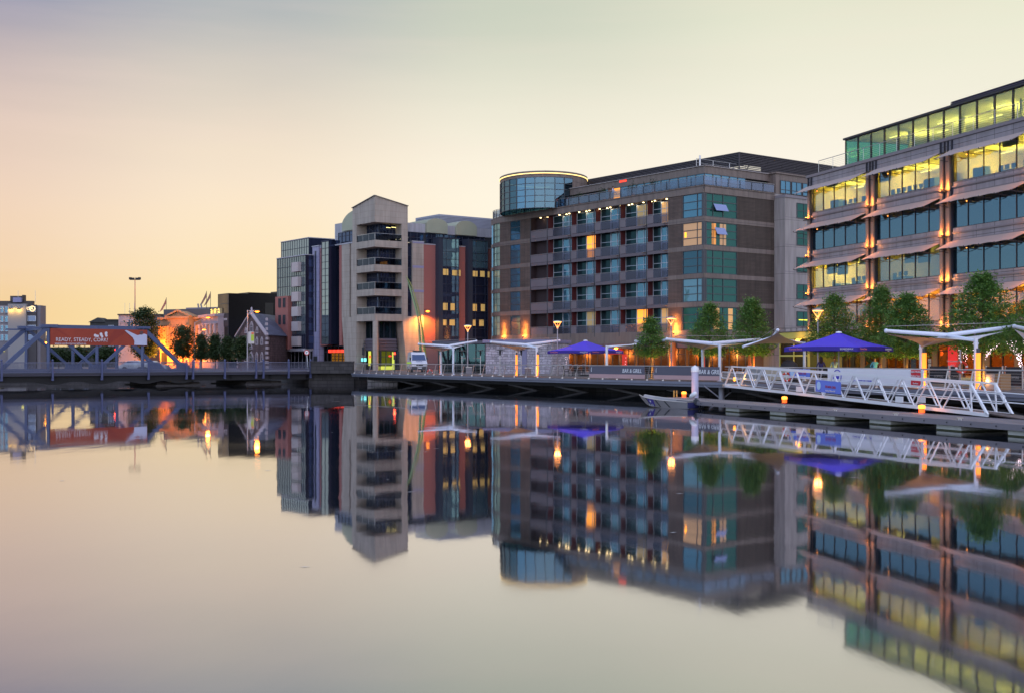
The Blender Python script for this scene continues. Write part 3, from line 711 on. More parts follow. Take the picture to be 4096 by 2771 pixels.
# small lit wall panels and posters in the shopfronts
def shop_panel(u0, u1, z0, z1, col, e, name='poster', n=.02):
    m = MB(); GW.box(m, u0, u1, z0, z1, n, n + .03); return m.build(name, glow('panel_%d_%d_%d' % col, col, e) if e else mat('panelm_%d_%d_%d' % col, col, .7), ofb)
shop_panel(-13.9, -12.7, 2.0, 4.0, (205, 44, 44), .9, 'red_banner')
text('THE BOARDWALK', GW, -13.3, 2.75, .17, M_bw, ofb, n=.08, name='banner_lettering'); text('BAR', GW, -13.3, 2.4, .24, M_bw, ofb, n=.08, name='banner_lettering')
shop_panel(-10.55, -10.2, 1.9, 3.0, (205, 205, 200), 0, 'menu_board')
for z in (2.3, 2.62): shop_panel(-10.57, -10.18, z, z + .05, (60, 60, 60), 0, 'menu_bar', .05)
shop_panel(-8.6, -7.9, 1.9, 3.0, (70, 74, 80), 0, 'blackboard')
# ---------------- entrance annex between hotel and office (yellow green frame) ----------------
M_lime = mat('annex_frame', (190, 188, 96), 0.5)
ax = thing('entrance_annex', 'small glazed entrance with pale green frame between hotel and office', 'entrance', gp(3190, 108).to_3d() + V(0, 0, DZ))
AW = Wall(gp(3115, 112), (gp(3232, 106) - gp(3115, 112)))
L = (gp(3232, 106) - gp(3115, 112)).length
m = MB(); AW.box(m, 0, L, 4.75, 5.35, -3, 0); 
for u in (0.06, L * .5, L - .16): AW.box(m, u, u + .14, DZ, 4.75, -.2, -.02)
AW.box(m, 0.2, L - .2, 3.2, 3.35, -.15, -.03); m.build('frame', M_lime, ax)
m = MB(); AW.box(m, .1, L - .1, DZ, 4.75, -.12, -.08); m.build('glazing', M_shopg, ax)
m = MB(); AW.box(m, 0, L, DZ, 4.75, -3.2, -3); m.build('back_wall', mat('annex_wall', (150, 140, 70), .8), ax)
m = MB(); AW.box(m, 0, L, 5.35, 5.42, -3, .05); AW.box(m, 0, L, 5.7, 5.73, -.1, -.07)
for k in range(6): AW.box(m, L * k / 5 - .02, L * k / 5 + .02, 5.42, 5.7, -.1, -.07)
m.build('roof_rail', M_offd, ax)
lamp(AW.P(L * .5, 4.2, -1.5), 60, (1, .85, .3), .3, parent=ax)
m = MB(); m.ball(AW.P(L * .78, 4.55, .35), .2, 10); m.tube(AW.P(L * .78, 4.75, 0), AW.P(L * .78, 4.6, .3), .03); wl = m.build('wall_lantern', glow('lantern_orange', (255, 170, 60), 5), ax); lamp(AW.P(L * .78, 4.5, .8), 60, (1, .5, .12), .15, parent=ax)
# ================= hotel in the middle =================
C2 = gp(2815, 148.0)
HU = Vector((-.6013, .7990)); HV = Vector((.7990, .6013))
HW = Wall(C2, HU); HS = Wall(C2, HV)
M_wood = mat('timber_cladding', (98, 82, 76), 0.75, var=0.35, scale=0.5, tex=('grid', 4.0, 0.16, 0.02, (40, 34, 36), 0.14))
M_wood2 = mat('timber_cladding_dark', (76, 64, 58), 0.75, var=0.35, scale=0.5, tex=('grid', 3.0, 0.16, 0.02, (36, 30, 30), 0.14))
M_hp = mat('hotel_panel', (116, 103, 99), 0.5, var=0.08, scale=0.3, tex=('grid', 3.4, 4.0, 0.02, (66, 58, 62), 0.04))
M_hpg = mat('hotel_render', (156, 149, 150), 0.8, var=0.06, scale=0.2, tex=('grid', 5.0, 3.45, 0.02, (96, 92, 98), 0.02))
M_fr = mat('window_frame', (66, 70, 78), 0.45)
M_frw = mat('window_frame_white', (180, 190, 205), 0.5)
G_blue = mirror_glass('glass_blue', (118, 166, 196), (60, 96, 116), .50, curtain=.5)
G_blue2 = mirror_glass('glass_blue_dark', (110, 155, 185), (58, 88, 104), .45)
G_blueB = mirror_glass('glass_blue_pale', (130, 172, 194), (92, 126, 140), .42, curtain=.8); G_blueC = mirror_glass('glass_blue_dim', (96, 138, 160), (40, 62, 76), .42, curtain=.3)
G_cream = mirror_glass('glass_pale', (215, 228, 212), (170, 196, 178), .32)
G_green = mirror_glass('glass_green', (84, 128, 124), (34, 78, 74), .30, curtain=.8)
G_lit = glow('room_lit_orange', (255, 158, 52), 1.5)
G_lit2 = glow('room_lit_cream', (206, 156, 98), .6)
M_red = mat('party_wall_red', (84, 32, 36), 0.7)
M_dk = mat('recess_dark', (46, 48, 54), 0.8)
M_slab = mat('balcony_slab', (100, 92, 100), 0.6)
M_bal = clear_glass('balustrade_glass', (205, 205, 215), (150, 150, 175), refl=0.14, rough=.15)
M_balo = mat('balustrade_panel', (108, 100, 108), 0.4)
ht = thing('hotel_building', 'brown timber clad hotel with five rows of glass balconies and a round glazed drum', 'building', HW.P(12, DZ))
RT = [23.25, 19.75, 16.3, 12.85, 9.35]; RB = [20.35, 16.85, 13.4, 9.95, 6.45]
HEND = HW.u(2000)      # the flat front ends here, then the rounded corner
VE = HS.u(3097); NB = -1.7
# closed body set back behind the facade
m = MB(); D_ = 18.0
P2 = lambda a, b: tuple(C2 + HU * a + HV * b)
m.prism([P2(.3, 1.1), P2(HEND + 1, 1.1), P2(HEND + 3, 6), P2(HEND + 3, D_), P2(.3, D_)], 4.9, 23.4); m.prism([P2(2.4, 2.4), P2(HEND + 1, 2.4), P2(HEND + 3, 6), P2(HEND + 3, D_), P2(2.4, D_)], DZ, 4.9)
m.build('core', M_dk, ht)
bx = [HW.u(p) for p in (2672, 2587, 2478, 2379, 2283.5, 2190, 2123)]
UW0, UW1 = 0.0, HW.u(2730)
def zone(w, u0, u1, z0, z1, mt, name, n0=-.3, n1=0.0):
    m = MB(); w.box(m, u0, u1, z0, z1, n0, n1); return m.build(name, mt, ht)
BANDS = [(RB[i] - .62, RB[i]) for i in range(5)]
# horizontal bands beside the balcony zone, timber panels and corner windows
m = MB()
for z0, z1 in [(RB[0] - .6, RB[0]), (RB[1] - .55, RB[1]), (RB[2] - .55, RB[2]), (RB[3] - .6, RB[3])]:
    HW.box(m, 0, bx[0], z0, z1, -.3, .04); HW.box(m, bx[6], HEND, z0, z1, -.3, .04); HS.box(m, .04, VE, z0, z1, -.3, .04)
HW.box(m, 0, HEND, 23.25, 24.1, -2.2, .10); HS.box(m, .1, VE, 23.25, 24.1, -2, .08)
HW.box(m, 0, HEND, 5.0, RB[4], -.3, .05); HS.box(m, .05, VE, 5.0, RB[4], -.3, .05)
HW.box(m, -.05, HEND, 24.1, 24.2, -2.3, .2); HS.box(m, -.0, VE, 24.1, 24.2, -2, .18)
m.build('band', M_hp, ht)
for i in range(5):
    zt_, zb_ = RT[i] + (.3 if i else 0), RB[i]
    zone(HW, UW1, bx[0], zb_, RT[i], M_wood, 'timber_panel')
    zone(HW, bx[6], HW.u(2081), zb_, RT[i], M_wood, 'timber_panel')
    zone(HW, HW.u(2041), HEND, zb_, RT[i], M_wood, 'timber_panel')
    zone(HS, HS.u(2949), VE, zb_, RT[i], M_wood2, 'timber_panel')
    zone(HW, 0, .28, zb_, RT[i], M_fr, 'corner_post', -.28, .02)
    um = HW.u(2788)
    window(HW, ht, .28, UW1, zb_, RT[i], 1, 3, M_fr, glow('room_dusky', (176, 138, 104), .55) if i == 1 else ((G_blue, G_blue, G_blueC, G_blueB, G_green)[i]), colx=[.28, um, UW1], t=.09, n=-.02)
    s0_, s1_ = .45, HS.u(2949)
    window(HS, ht, s0_, s1_, zb_, RT[i], 1, 3, M_fr, G_green, colx=[s0_, s0_ + .55 * 2.2, s0_ + 3.0, s1_], t=.09, n=-.02)
    zone(HS, .28, .45, zb_, RT[i], M_fr, 'corner_post', -.28, .02)
    window(HW, ht, HW.u(2081), HW.u(2041), zb_, RT[i], 1, 3, M_fr, G_blue if i < 4 else G_blue2, t=.07, n=-.02)
# lit rooms seen behind the side windows: glowing panes
for (i, u0, u1, z0, z1, g) in ((1, 1.5, 2.2, 17.0, 19.6, glow('room_dusky_warm', (214, 140, 70), .7)), (1, 2.9, 4.0, 17.0, 19.6, glow('room_dusky', (176, 138, 104), .55)), (4, 1.6, 2.8, 6.6, 9.2, G_lit2), (4, 4.4, 5.2, 6.6, 9.2, G_lit2)):
    m = MB(); HS.box(m, u0, u1, z0, z1, -.12, -.06); m.build('lit_room', g, ht)
# open vent panes
M_vent = mirror_glass('vent_glass', (190, 200, 250), (130, 140, 200), .7)
for u0, u1, z, w_ in ((1.7, 3.9, 22.0, HS), (1.9, 3.7, 19.1, HS)):
    m = MB(); m.slab([w_.P(u0, z, .02), w_.P(u1, z, .02), w_.P(u1, z - .85, .5), w_.P(u0, z - .85, .5)], .04); m.build('open_pane', M_vent, ht)
# balconies: six bays on five rows
lit_bays = {(0, 0): 'b', (1, 3): 'a', (4, 0): 'b', (4, 1): 'a', (0, 1): 'c', (4, 3): 'c'}
RAIL = []; rr0 = random.Random(8);
for i in range(5):
    zf = RB[i] - .12; zc = RT[i] + (.33 if i else .0)
    m = MB(); HW.box(m, bx[0], bx[6], zf - .42, zf - .02, -.14, .02); HW.box(m, bx[0], bx[6], zf - .3, zf - .04, -1.1, -.14); m.build('balcony_slab', M_slab, ht)
    rail = MB(); rail.tube(HW.P(bx[0], zf + 1.15, .03), HW.P(bx[6], zf + 1.15, .03), .04, n=6)
    rail.build('handrail', M_steel, ht)
    gl = MB(); op = MB(); sp = MB()
    for k in range(6):
        a, b = bx[k], bx[k + 1]
        if k < 5:
            s = b - 1.25
            gl.cut(); op.cut(); sp.cut(); HW.box(gl, a + .06, s, zf + .02, zf + 1.08, .0, .03); HW.box(op, s + .02, b - .06, zf + .02, zf + 1.08, .0, .035)
            HW.box(sp, a + 1.4, a + 1.44, zf, zf + 1.12, .03, .06)
        else: op.cut(); HW.box(op, a + .06, b - .03, zf + .02, zf + 1.08, .0, .035)
        sp.cut(); HW.box(sp, b - .05, b + .05, zf - .42, zc + (0.1 if i else 0), .0, .08)
        # the bay itself
        m = MB()
        if k < 5:
            HW.box(m, b - .12, b - .04, zf, zc, -.98, -.1)
            m.build('party_wall', M_red, ht)
        else:
            HW.box(m, a + .6, b, zf, zc, -1.05, -.98); HW.box(m, b - .05, b, zf, zc, -.98, -.1); m.build('party_wall', mat('bay_dark_red', (50, 36, 40), .8), ht)
        key = (i, k); g = rr0.choice([G_blue, G_blueB, G_blueC, G_blue])
        if lit_bays.get(key) == 'a': g = G_lit
        elif lit_bays.get(key) == 'b': g = G_lit2
        elif lit_bays.get(key) == 'c': g = glow('room_dim_amber', (150, 130, 90), .6)
        if k < 5:
            x0, x1 = a + .1, b - .2; mid = a + .1 + (b - a) * .52
            wd = window(HW, ht, x0, mid, zf + .05, zc - .25, 1, [zf + .05, zf + 1.0, zf + 1.9, zc - .25], M_frw, g, colx=[x0, (x0 + mid) / 2, mid], t=.07, n=-.85, name='balcony_door')
            window(HW, ht, mid + .05, x1, zf + .05, zc - .1, 1, [zf + .05, zf + 1.9, zc - .1], M_frw, mirror_glass('glass_dim_teal', (60, 92, 100), (38, 56, 62), .3), n=-.9, t=.06)
        else:
            window(HW, ht, a + .1, a + .55, zf + .05, zc - .2, 1, 3, M_frw, G_lit if i == 3 else G_blue, n=-.85, t=.06)
    gl.build('balustrade_glass', M_bal, ht); op.build('balustrade_panel', M_balo, ht); sp.build('balcony_post', M_fr, ht)
    if i:
        m = MB()
        for k in range(5): m.cut().bar(HW.P(bx[k] + .1, zc + .0, .15), HW.P(bx[k] + 2.2, zc + .0, -.5), .3, .03)
        m.build('soffit_flap', mat('flap', (150, 140, 132), .6), ht)
# ceiling downlights over the top balconies
m = MB()
k = 0; u = bx[0] + .8
while u < bx[6] - .5:
    m.cut().lathe(HW.P(u, 23.17, -.55), [(.12, 0), (.12, .06)], 8); m.cut().lathe(HW.P(u + .9, 23.17, -.8), [(.12, 0), (.12, .06)], 8) if k % 2 else None
    u += 2.15; k += 1
m.build('downlight', glow('downlight', (255, 226, 160), 8), ht)
for k in range(6): lamp(HW.P((bx[k] + bx[k + 1]) / 2, 22.9, -.7), 5, (1, .8, .5), .1, parent=ht)
# small glowing things inside rooms: lamps by the window
m = MB(); HW.box(m, 3.05, 3.3, 18.0, 18.6, -.10, -.05); m.build('lit_lamp', glow('lampshade', (255, 150, 30), 4), ht)
# rounded end of the front
prev = None; M_curve = M_wood
Rc = 5.5; cc = C2 + HU * HEND + HV * Rc
segs = []
for j in range(11):
    an = j / 10 * R(100); segs.append(cc - HV * Rc * math.cos(an) + HU * Rc * math.sin(an))
for j in range(10):
    a, b = segs[j], segs[j + 1]; w = Wall(a, b - a); ln = (b - a).length
    for i in range(5):
        if j in (0, 1, 2, 3): window(w, ht, 0, ln, RB[i], RT[i], 1, 3, M_fr, G_cream, t=.05, n=0)
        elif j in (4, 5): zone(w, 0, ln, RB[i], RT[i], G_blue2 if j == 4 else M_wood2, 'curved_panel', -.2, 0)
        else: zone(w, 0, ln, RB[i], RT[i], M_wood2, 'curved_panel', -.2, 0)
m = MB()
for j in range(10):
    a, b = segs[j], segs[j + 1]; w = Wall(a, b - a); ln = (b - a).length
    for z0, z1 in [(RB[0] - .6, RB[0]), (RB[1] - .55, RB[1]), (RB[2] - .55, RB[2]), (RB[3] - .6, RB[3]), (23.25, 24.15), (5.0, RB[4])]: w.box(m, -.02, ln + .02, z0, z1, -.3, .05)
m.build('curved_band', M_hp, ht)
# roof terrace rail with glass, shrubs, glazed penthouse
zr = 24.2
rl_ = MB(); gl = MB(); sp = MB()
def railrun(w, u0, u1, st=2.0):
    u = u0; k = 0
    while u < u1 - .01:
        e = min(u + st, u1); gl.cut(); sp.cut(); w.box(gl, u + .05, e - .05, zr + .1, zr + 1.02, -.02, .0); w.box(sp, u - .03, u + .03, zr - .5, zr + 1.1, -.0, .06); u = e; k += 1
    rl_.tube(w.P(u0, zr + 1.12, .03), w.P(u1, zr + 1.12, .03), .035, n=6)
railrun(HW, 0.0, HEND, 2.15); railrun(HS, 0.0, VE, 2.15)
for j in range(9):
    a, b = segs[j], segs[j + 1]; w = Wall(a, b - a); railrun(w, 0, (b - a).length, 5)
rl_.build('terrace_rail', M_steel, ht); gl.build('terrace_glass', clear_glass('terrace_glass_m', (205, 215, 225), (170, 180, 205), .22, .1), ht); sp.build('terrace_post', M_fr, ht)
PH = HW.off(-1.9); PS = HS.off(-1.7)
pe = HW.u(2385)
u = 1.75; k = 0
lit_door = PH.u(2470)
while u < pe:
    e = u + 1.55
    g = G_blue
    if abs((u + e) / 2 - lit_door) < .8: g = G_lit
    window(PH, ht, u, e, 24.25, 26.0, 1, [24.25, 25.1, 26.0] if k % 3 else [24.25, 26.0], M_fr, g, t=.07, name='penthouse_window'); u = e; k += 1
v = 1.95; k = 0
while v < VE - 3.8:
    window(PS, ht, v, v + 1.5, 24.25, 26.0, 1, [24.25, 25.1, 26.0], M_fr, G_blue, t=.07, name='penthouse_window'); v += 1.5; k += 1
m = MB()
m.prism([tuple(PH.P(1.7, 0).xy), tuple(PH.P(pe + 8, 0).xy), P2(pe + 8, 16), P2(1.7, 16)], 26.0, 26.9); m.build('penthouse_fascia', M_hp, ht)
m = MB(); m.prism([tuple(PH.P(1.55, 0, .15).xy), tuple(PH.P(pe + 8, 0, .15).xy), P2(pe + 8, 16.2), P2(1.55, 16.2)], 26.9, 27.0); m.build('roof_edge', M_hpg, ht)
m = MB(); m.prism([P2(2.2, 2.6), P2(pe + 7, 2.6), P2(pe + 7, 15.5), P2(2.2, 15.5)], 24.1, 26.1); m.build('penthouse_core', M_dk, ht)
m = MB(); m.prism([P2(.1, .1), P2(HEND, .1), P2(HEND + 2, 4), P2(HEND + 3, 17), P2(.1, 17)], 23.9, 24.18); m.build('terrace_floor', M_hpg, ht)
m = MB(); PH.box(m, lit_door + .9, lit_door + .97, 24.2, 26.0, 0, .9); m.build('open_door', M_fr, ht)
m = MB(); PH.box(m, HW.u(2450) - .7, HW.u(2450) + .7, 26.6, 26.85, .02, .06); m.build('roof_sign', glow('sign_red', (235, 60, 40), 2.0), ht)
# louvred plant screen on the roof
K = C2 + HV * 9.6 + HU * 3.0
KW = Wall(K, HU); KS = Wall(K, HV); m = MB(); kl = 46.0; ks = 30
for j in range(13):
    z = 26.7 + j * .21
    KW.box(m, 0, kl, z, z + .12, -.04, .04); KS.box(m, 0, ks, z, z + .12, -.04, .04)
KW.box(m, -.1, kl, 29.4, 29.55, -8, .1); KS.box(m, 0.1, ks, 29.4, 29.55, -6, .1)
KW.box(m, -.06, .06, 26.5, 29.5, -.06, .08)
u = 3
KW.box(m, 4, kl, 26.6, 29.4, -.35, -.25); KS.box(m, 4.5, ks, 26.6, 29.4, -.35, -.25)
for j in range(10): m.bar(KW.P(j * 3 + 1, 26.7, -.2), KW.P(j * 3 + 3.2, 29.4, -.2), .1, .1); m.bar(KS.P(j * 3 + 1, 26.7, -.2), KS.P(j * 3 + 3.2, 29.4, -.2), .1, .1)
m.build('plant_screen', mat('louvre', (62, 58, 66), .6), ht)
m = MB(); TS = HS.off(-3.2)
for j in range(5): m.tube(TS.P(2 + j * 3, 27, 0), TS.P(2 + j * 3, 28, 0), .03, n=5)
m.tube(TS.P(2, 28, 0), TS.P(14, 28, 0), .03, n=5); m.tube(TS.P(2, 27.5, 0), TS.P(14, 27.5, 0), .02, n=5)
m.tube(HW.off(-5).P(5.5, 27, 0), HW.off(-5).P(5.5, 29, 0), .12, n=8)
m.build('roof_rail', M_steel, ht)
# ---------------- drum ----------------
dc = gp(2174, 177.5); rx, ry = 6.35, 7.5; ND = 28
def dp(a, k=1.0): return Vector((dc.x + rx * k * math.sin(a), dc.y - ry * k * math.cos(a)))
zd0, zd1 = 24.1, 28.8
G_drum = clear_glass('drum_glass', (150, 180, 180), (130, 165, 190), .35); G_drumd = mirror_glass('drum_glass_dark', (110, 135, 165), (60, 74, 92), .5)
mb = MB(); gA = MB(); gB = MB(); pn = MB()
for j in range(ND):
    a0, a1_ = -math.pi + 2 * math.pi * j / ND, -math.pi + 2 * math.pi * (j + 1) / ND
    p, q = dp(a0), dp(a1_); w = Wall(p, q - p) if True else None; ln = (q - p).length
    dr_ = (q - p).normalized(); out = Vector((dr_.y, -dr_.x)); 
    mid = (a0 + a1_) / 2
    def ob(M_, s0, s1, z0, z1, n0, n1):
        o = p + dr_ * s0 + out * n0; M_.obox((o.x, o.y, z0), (*(dr_ * (s1 - s0)), 0), (*(out * (n1 - n0)), 0), (0, 0, z1 - z0))
    if mid > .62 and mid < 1.9:
        ob(pn, 0, ln, zd0, zd1, -.1, 0)
    else:
        ob(gA, 0, ln, zd0, 28.45, -.06, -.02)
        for r_ in range(6): zz = zd0 + .86 * r_; ob(mb, 0, ln, zz, zz + .07, -.08, .04)
        ob(mb, -.05, .05, zd0, 28.5, -.08, .06); ob(pn, 0, ln, 28.48, zd1, -.1, 0)
gA.build('drum_glazing', G_drum, ht); mb.build('drum_frame', M_fr, ht); pn.build('drum_panel', M_hp, ht)
def ringp(k, z0, z1, name, mt):
    m = MB(); n = 40; vs = []
    for z in (z0, z1):
        for kk in (k, k - .12):
            for j in range(n): p = dp(2 * math.pi * j / n, kk); vs.append((p.x, p.y, z))
    fs = []
    for j in range(n):
        j2 = (j + 1) % n; fs += [(j, j2, 2 * n + j2, 2 * n + j), (n + j, 3 * n + j, 3 * n + j2, n + j2), (j, n + j, n + j2, j2), (2 * n + j, 2 * n + j2, 3 * n + j2, 3 * n + j)]
    m.add(vs, fs); return m.build(name, mt, ht)
ringp(1.008, zd1, zd1 + .12, 'drum_cornice', M_hp); ringp(1.02, zd1 + .12, zd1 + .22, 'drum_light_strip', glow('strip_cream', (255, 214, 130), 2.2)); ringp(1.015, zd1 + .22, zd1 + .5, 'drum_roof_edge', M_hp)
m = MB(); m.prism([tuple(dp(2 * math.pi * j / 40, .98)) for j in range(40)], zd1 + .2, zd1 + .5); m.build('drum_roof', M_hp, ht)
m = MB(); m.prism([tuple(dp(2 * math.pi * j / 12, .35) + Vector((3.2, 3))) for j in range(12)], zd0, zd1); m.build('drum_core', mat('drum_core', (70, 90, 110), .8), ht)
# ---------------- grey wing to the right of the timber side ----------------
p = 1.78; GWg = HS.off(p); g1 = HS.u(3097) + 14
m = MB(); HS.box(m, VE, g1 + 10, DZ, 23.5, -16, p); m.build('wing_wall', M_hpg, ht)
m = MB(); HS.box(m, VE - .05, g1 + 10, 23.5, 23.85, -16, p + .12)
for z in (7.1, 10.6, 14.05, 17.5, 21.0): GWg.box(m, VE, g1, z, z + .05, 0, .02)
m.build('wing_cornice', mat('wing_trim', (130, 124, 132), .7), ht)
m = MB(); HS.box(m, VE + 1.0, g1 + 10, 23.85, 26.9, -16, -.6); HS.box(m, VE + .8, g1 + 10, 26.9, 27.1, -16, -.4); m.build('wing_attic', M_hp, ht)
gu0, gu1 = GWg.u(3186), GWg.u(3186) + 2.7
for i in range(5): window(GWg, ht, gu0, gu1, RB[i] - .35 + 1.0, RT[i] - .3, 2, 2, M_fr, G_green, n=.10, deep=.1, t=.08)
GA = HS.off(-.6); gv = GA.u(3120)
for k in range(3): window(GA, ht, gv + k * 2.2, gv + k * 2.2 + 2.0, 24.4, 26.1, 2, [24.4, 24.9, 26.1], M_fr, G_blue, n=.12, deep=.1, t=.07)
m = MB(); GWg.box(m, gu0 + .4, gu1 - .3, 7.9, 8.0, .04, .06); m.build('lit_strip', glow('lit_lime', (220, 230, 60), 2.2), ht)
# ---------------- ground floor of the hotel ----------------
M_fas = mat('shop_fascia', (112, 88, 90), .6, tex=('grid', 3.4, 3, .02, (70, 54, 58), .04))
m = MB(); HW.box(m, 0, HEND, 4.35, 5.0, -1.2, .25); HS.box(m, .25, VE, 4.35, 5.0, -1.2, .25); m.build('fascia', M_fas, ht)
G_shop = clear_glass('lobby_glass', (232, 220, 196), (90, 100, 96), .10)
rr = random.Random(5)
u = .9; k = 0
while u < HEND - 5:
    window(HW, ht, u, u + 2.6, DZ + .05, 4.35, 2, [DZ + .05, 3.6, 4.35], M_fr, G_shop, n=-.9, deep=.1, t=.06, name='shop_window'); u += 3.1; k += 1
v = 1.2
while v < VE - 3:
    window(HS, ht, v, v + 2.6, DZ + .05, 4.35, 2, [DZ + .05, 3.6, 4.35], M_fr, G_shop, n=-.9, deep=.1, t=.06, name='shop_window'); v += 3.0
m = MB(); HW.box(m, 1, HEND, DZ, 4.4, -1.85, -1.8); HS.box(m, 1, VE, DZ, 4.4, -1.85, -1.8); m.build('lobby_wall', mat('lobby_wall', (140, 104, 74), .8, var=.5, scale=.7), ht)
for k in range(7): lamp(HW.P(2.5 + k * 4.3, 3.6, -1.35), 240, (1, .5, .16), .25, parent=ht)
for k in range(2): lamp(HS.P(3.5 + k * 4.3, 3.6, -1.35), 240, (1, .6, .2), .25, parent=ht)
for px in (2704,):
    m = MB(); m.tube(HW.P(HW.u(px), DZ, .6), HW.P(HW.u(px), 5.0, .6), .42, n=16); m.build('round_column', mat('column_orange', (206, 110, 50), .6), ht)
m = MB(); m.tube(HS.P(HS.u(2984), DZ, .9), HS.P(HS.u(2984), 5.0, .9), .4, n=16); m.build('round_column', MATS['column_orange'], ht)
for px, e in ((2018, 1700), (2101, 1900), (2704, 2400)):
    u = HW.u(px); f_ = MB(); f_.lathe(HW.P(u, 6.0, .42), [(.09, 0), (.13, .1), (.13, .2)], 8); f_ = f_.build('facade_uplight', M_fr, ht)
    for zz_, ee in ((6.45, .16), (7.1, .10), (7.9, .06)): lamp(HW.P(u, zz_, .40), e * ee, (1, .34, .045), .08, parent=f_)
    g_ = MB(); g_.ball(HW.P(u, 6.22, .42), .08); g_.build('bulb', L_or, f_)
lamp(HW.P(HW.u(2704), 2.2, 1.5), 160, (1, .4, .06), .1, parent=ht); lamp(HS.P(HS.u(2984), 2.2, 1.9), 130, (1, .4, .06), .1, parent=ht)
# red shop panels
for px0, px1, z0, z1 in ((2410, 2470, 3.6, 4.3), (2200, 2255, 1.6, 2.9), (2790, 2800, 1.8, 3.4), (2470, 2490, 1.8, 3.6)):
    m = MB(); HW.box(m, HW.u(px0), HW.u(px1), z0, z1, -.85, -.80); m.build('red_panel', glow('shop_red', (190, 46, 30), .5), ht)
m = MB(); m.ball(HW.P(HW.u(2478), 4.35, .6), .16, 8, sx=1.6); m.build('fascia_lamp', glow('lantern_orange', (255, 170, 60), 5), ht); lamp(HW.P(HW.u(2478), 4.2, .9), 50, (1, .42, .08), .1, parent=ht)
# ================= stone tower office with red wings, left of the hotel =================
C3 = gp(1498.7, 177.0)
TL = Wall(C3, HU); TR = Wall(C3, HV)
M_stone = mat('limestone', (164, 155, 148), 0.75, var=0.10, scale=0.3, tex=('grid', 1.35, 0.85, 0.012, (128, 118, 110), 0.045))
M_bluest = mat('blue_stone_band', (140, 140, 178), 0.7)
M_redw = mat('red_render', (150, 96, 92), 0.8, var=0.07, scale=0.3)
M_lav = mat('lavender_cladding', (150, 150, 182), 0.5, tex=('grid', .95, .9, .015, (104, 104, 136), .04))
M_gry = mat('attic_grey', (166, 168, 180), 0.6, tex=('grid', 2.2, 2, .02, (112, 114, 126), .03))
M_vault = mat('vault_green', (160, 164, 146), 0.6)
G_navy = mirror_glass('glass_navy', (118, 136, 172), (38, 44, 66), .45)
G_navy2 = mirror_glass('glass_navy_dark', (96, 106, 136), (34, 40, 60), .38)
G_sky = mirror_glass('glass_sky', (168, 182, 188), (120, 134, 138), .62, rough=.015, wav=.006)
G_teal = mirror_glass('glass_teal_dark', (60, 84, 92), (20, 28, 34), .3)
M_nfr = mat('frame_navy', (48, 54, 70), .5)
tw = thing('stone_tower_building', 'pale stone corner tower with recessed balconies, red and dark glass wings', 'building', TL.P(2, DZ))
ZQ = lambda y: 3 + (684 - y / 2.097) / 27.4
a = TL.u(1410); b = TR.u(1631)
OL, OR_ = TL.u(1426), TR.u(1607)
def TZ(z0, z1, mt=M_stone, name='wall', d=.5, n=0.0):
    m = MB(); TL.box(m, 0, a, z0, z1, -d, n); TR.box(m, 0, b, z0, z1, -d, n); return m.build(name, mt, tw)
ops = [(ZQ(440), ZQ(290)), (ZQ(645), ZQ(497)), (ZQ(850), ZQ(703)), (ZQ(1060), ZQ(905))]
lv = [25.45] + [v for o in ops for v in (o[1], o[0])] + [8.5]
# solid bands between the openings: one L shaped block each
def Lblock(z0, z1, mt=M_stone, name='stone_band', dep=2.4, parent=None):
    m = MB(); p = lambda w, u, n: tuple(w.P(u, 0, n).xy)
    m.prism([p(TL, a, 0), tuple(C3), p(TR, b, 0), p(TR, b, -dep), tuple(C3 + HU * dep + HV * dep), p(TL, a, -dep)], z0, z1); return m.build(name, mt, tw)
for k in range(0, len(lv) - 1, 2): Lblock(lv[k + 1], lv[k])
m = MB(); dep = 5.6; pts = [TL.P(a, 0), Vector((*C3, 0)), TR.P(b, 0), TR.P(b, 0, -dep), Vector((*(C3 + HU * 6.4 + HV * 5.6), 0))]
m.prism([tuple(p.xy) for p in pts], 25.45, [25.5, 26.7, 25.6, 25.6, 25.5]); m.build('gable_parapet', M_stone, tw)
m = MB(); m.bar(TL.P(a + .05, 25.58, .05), TL.P(-.1, 26.78, .05), .25, .1); m.bar(TR.P(0, 26.78, .05), TR.P(b + .05, 25.66, .05), .25, .1); m.build('coping', mat('coping', (110, 106, 108), .6), tw)
m = MB(); m.prism([tuple((C3 + HU * 2.4 + HV * 2.4)), tuple(TR.P(b, 0, -2.4).xy), tuple(TR.P(b, 0, -14).xy), tuple((C3 + HU * 14 + HV * 14)), tuple(TL.P(a, 0, -2.4).xy)], DZ, 25.4); m.build('core', M_dk, tw)
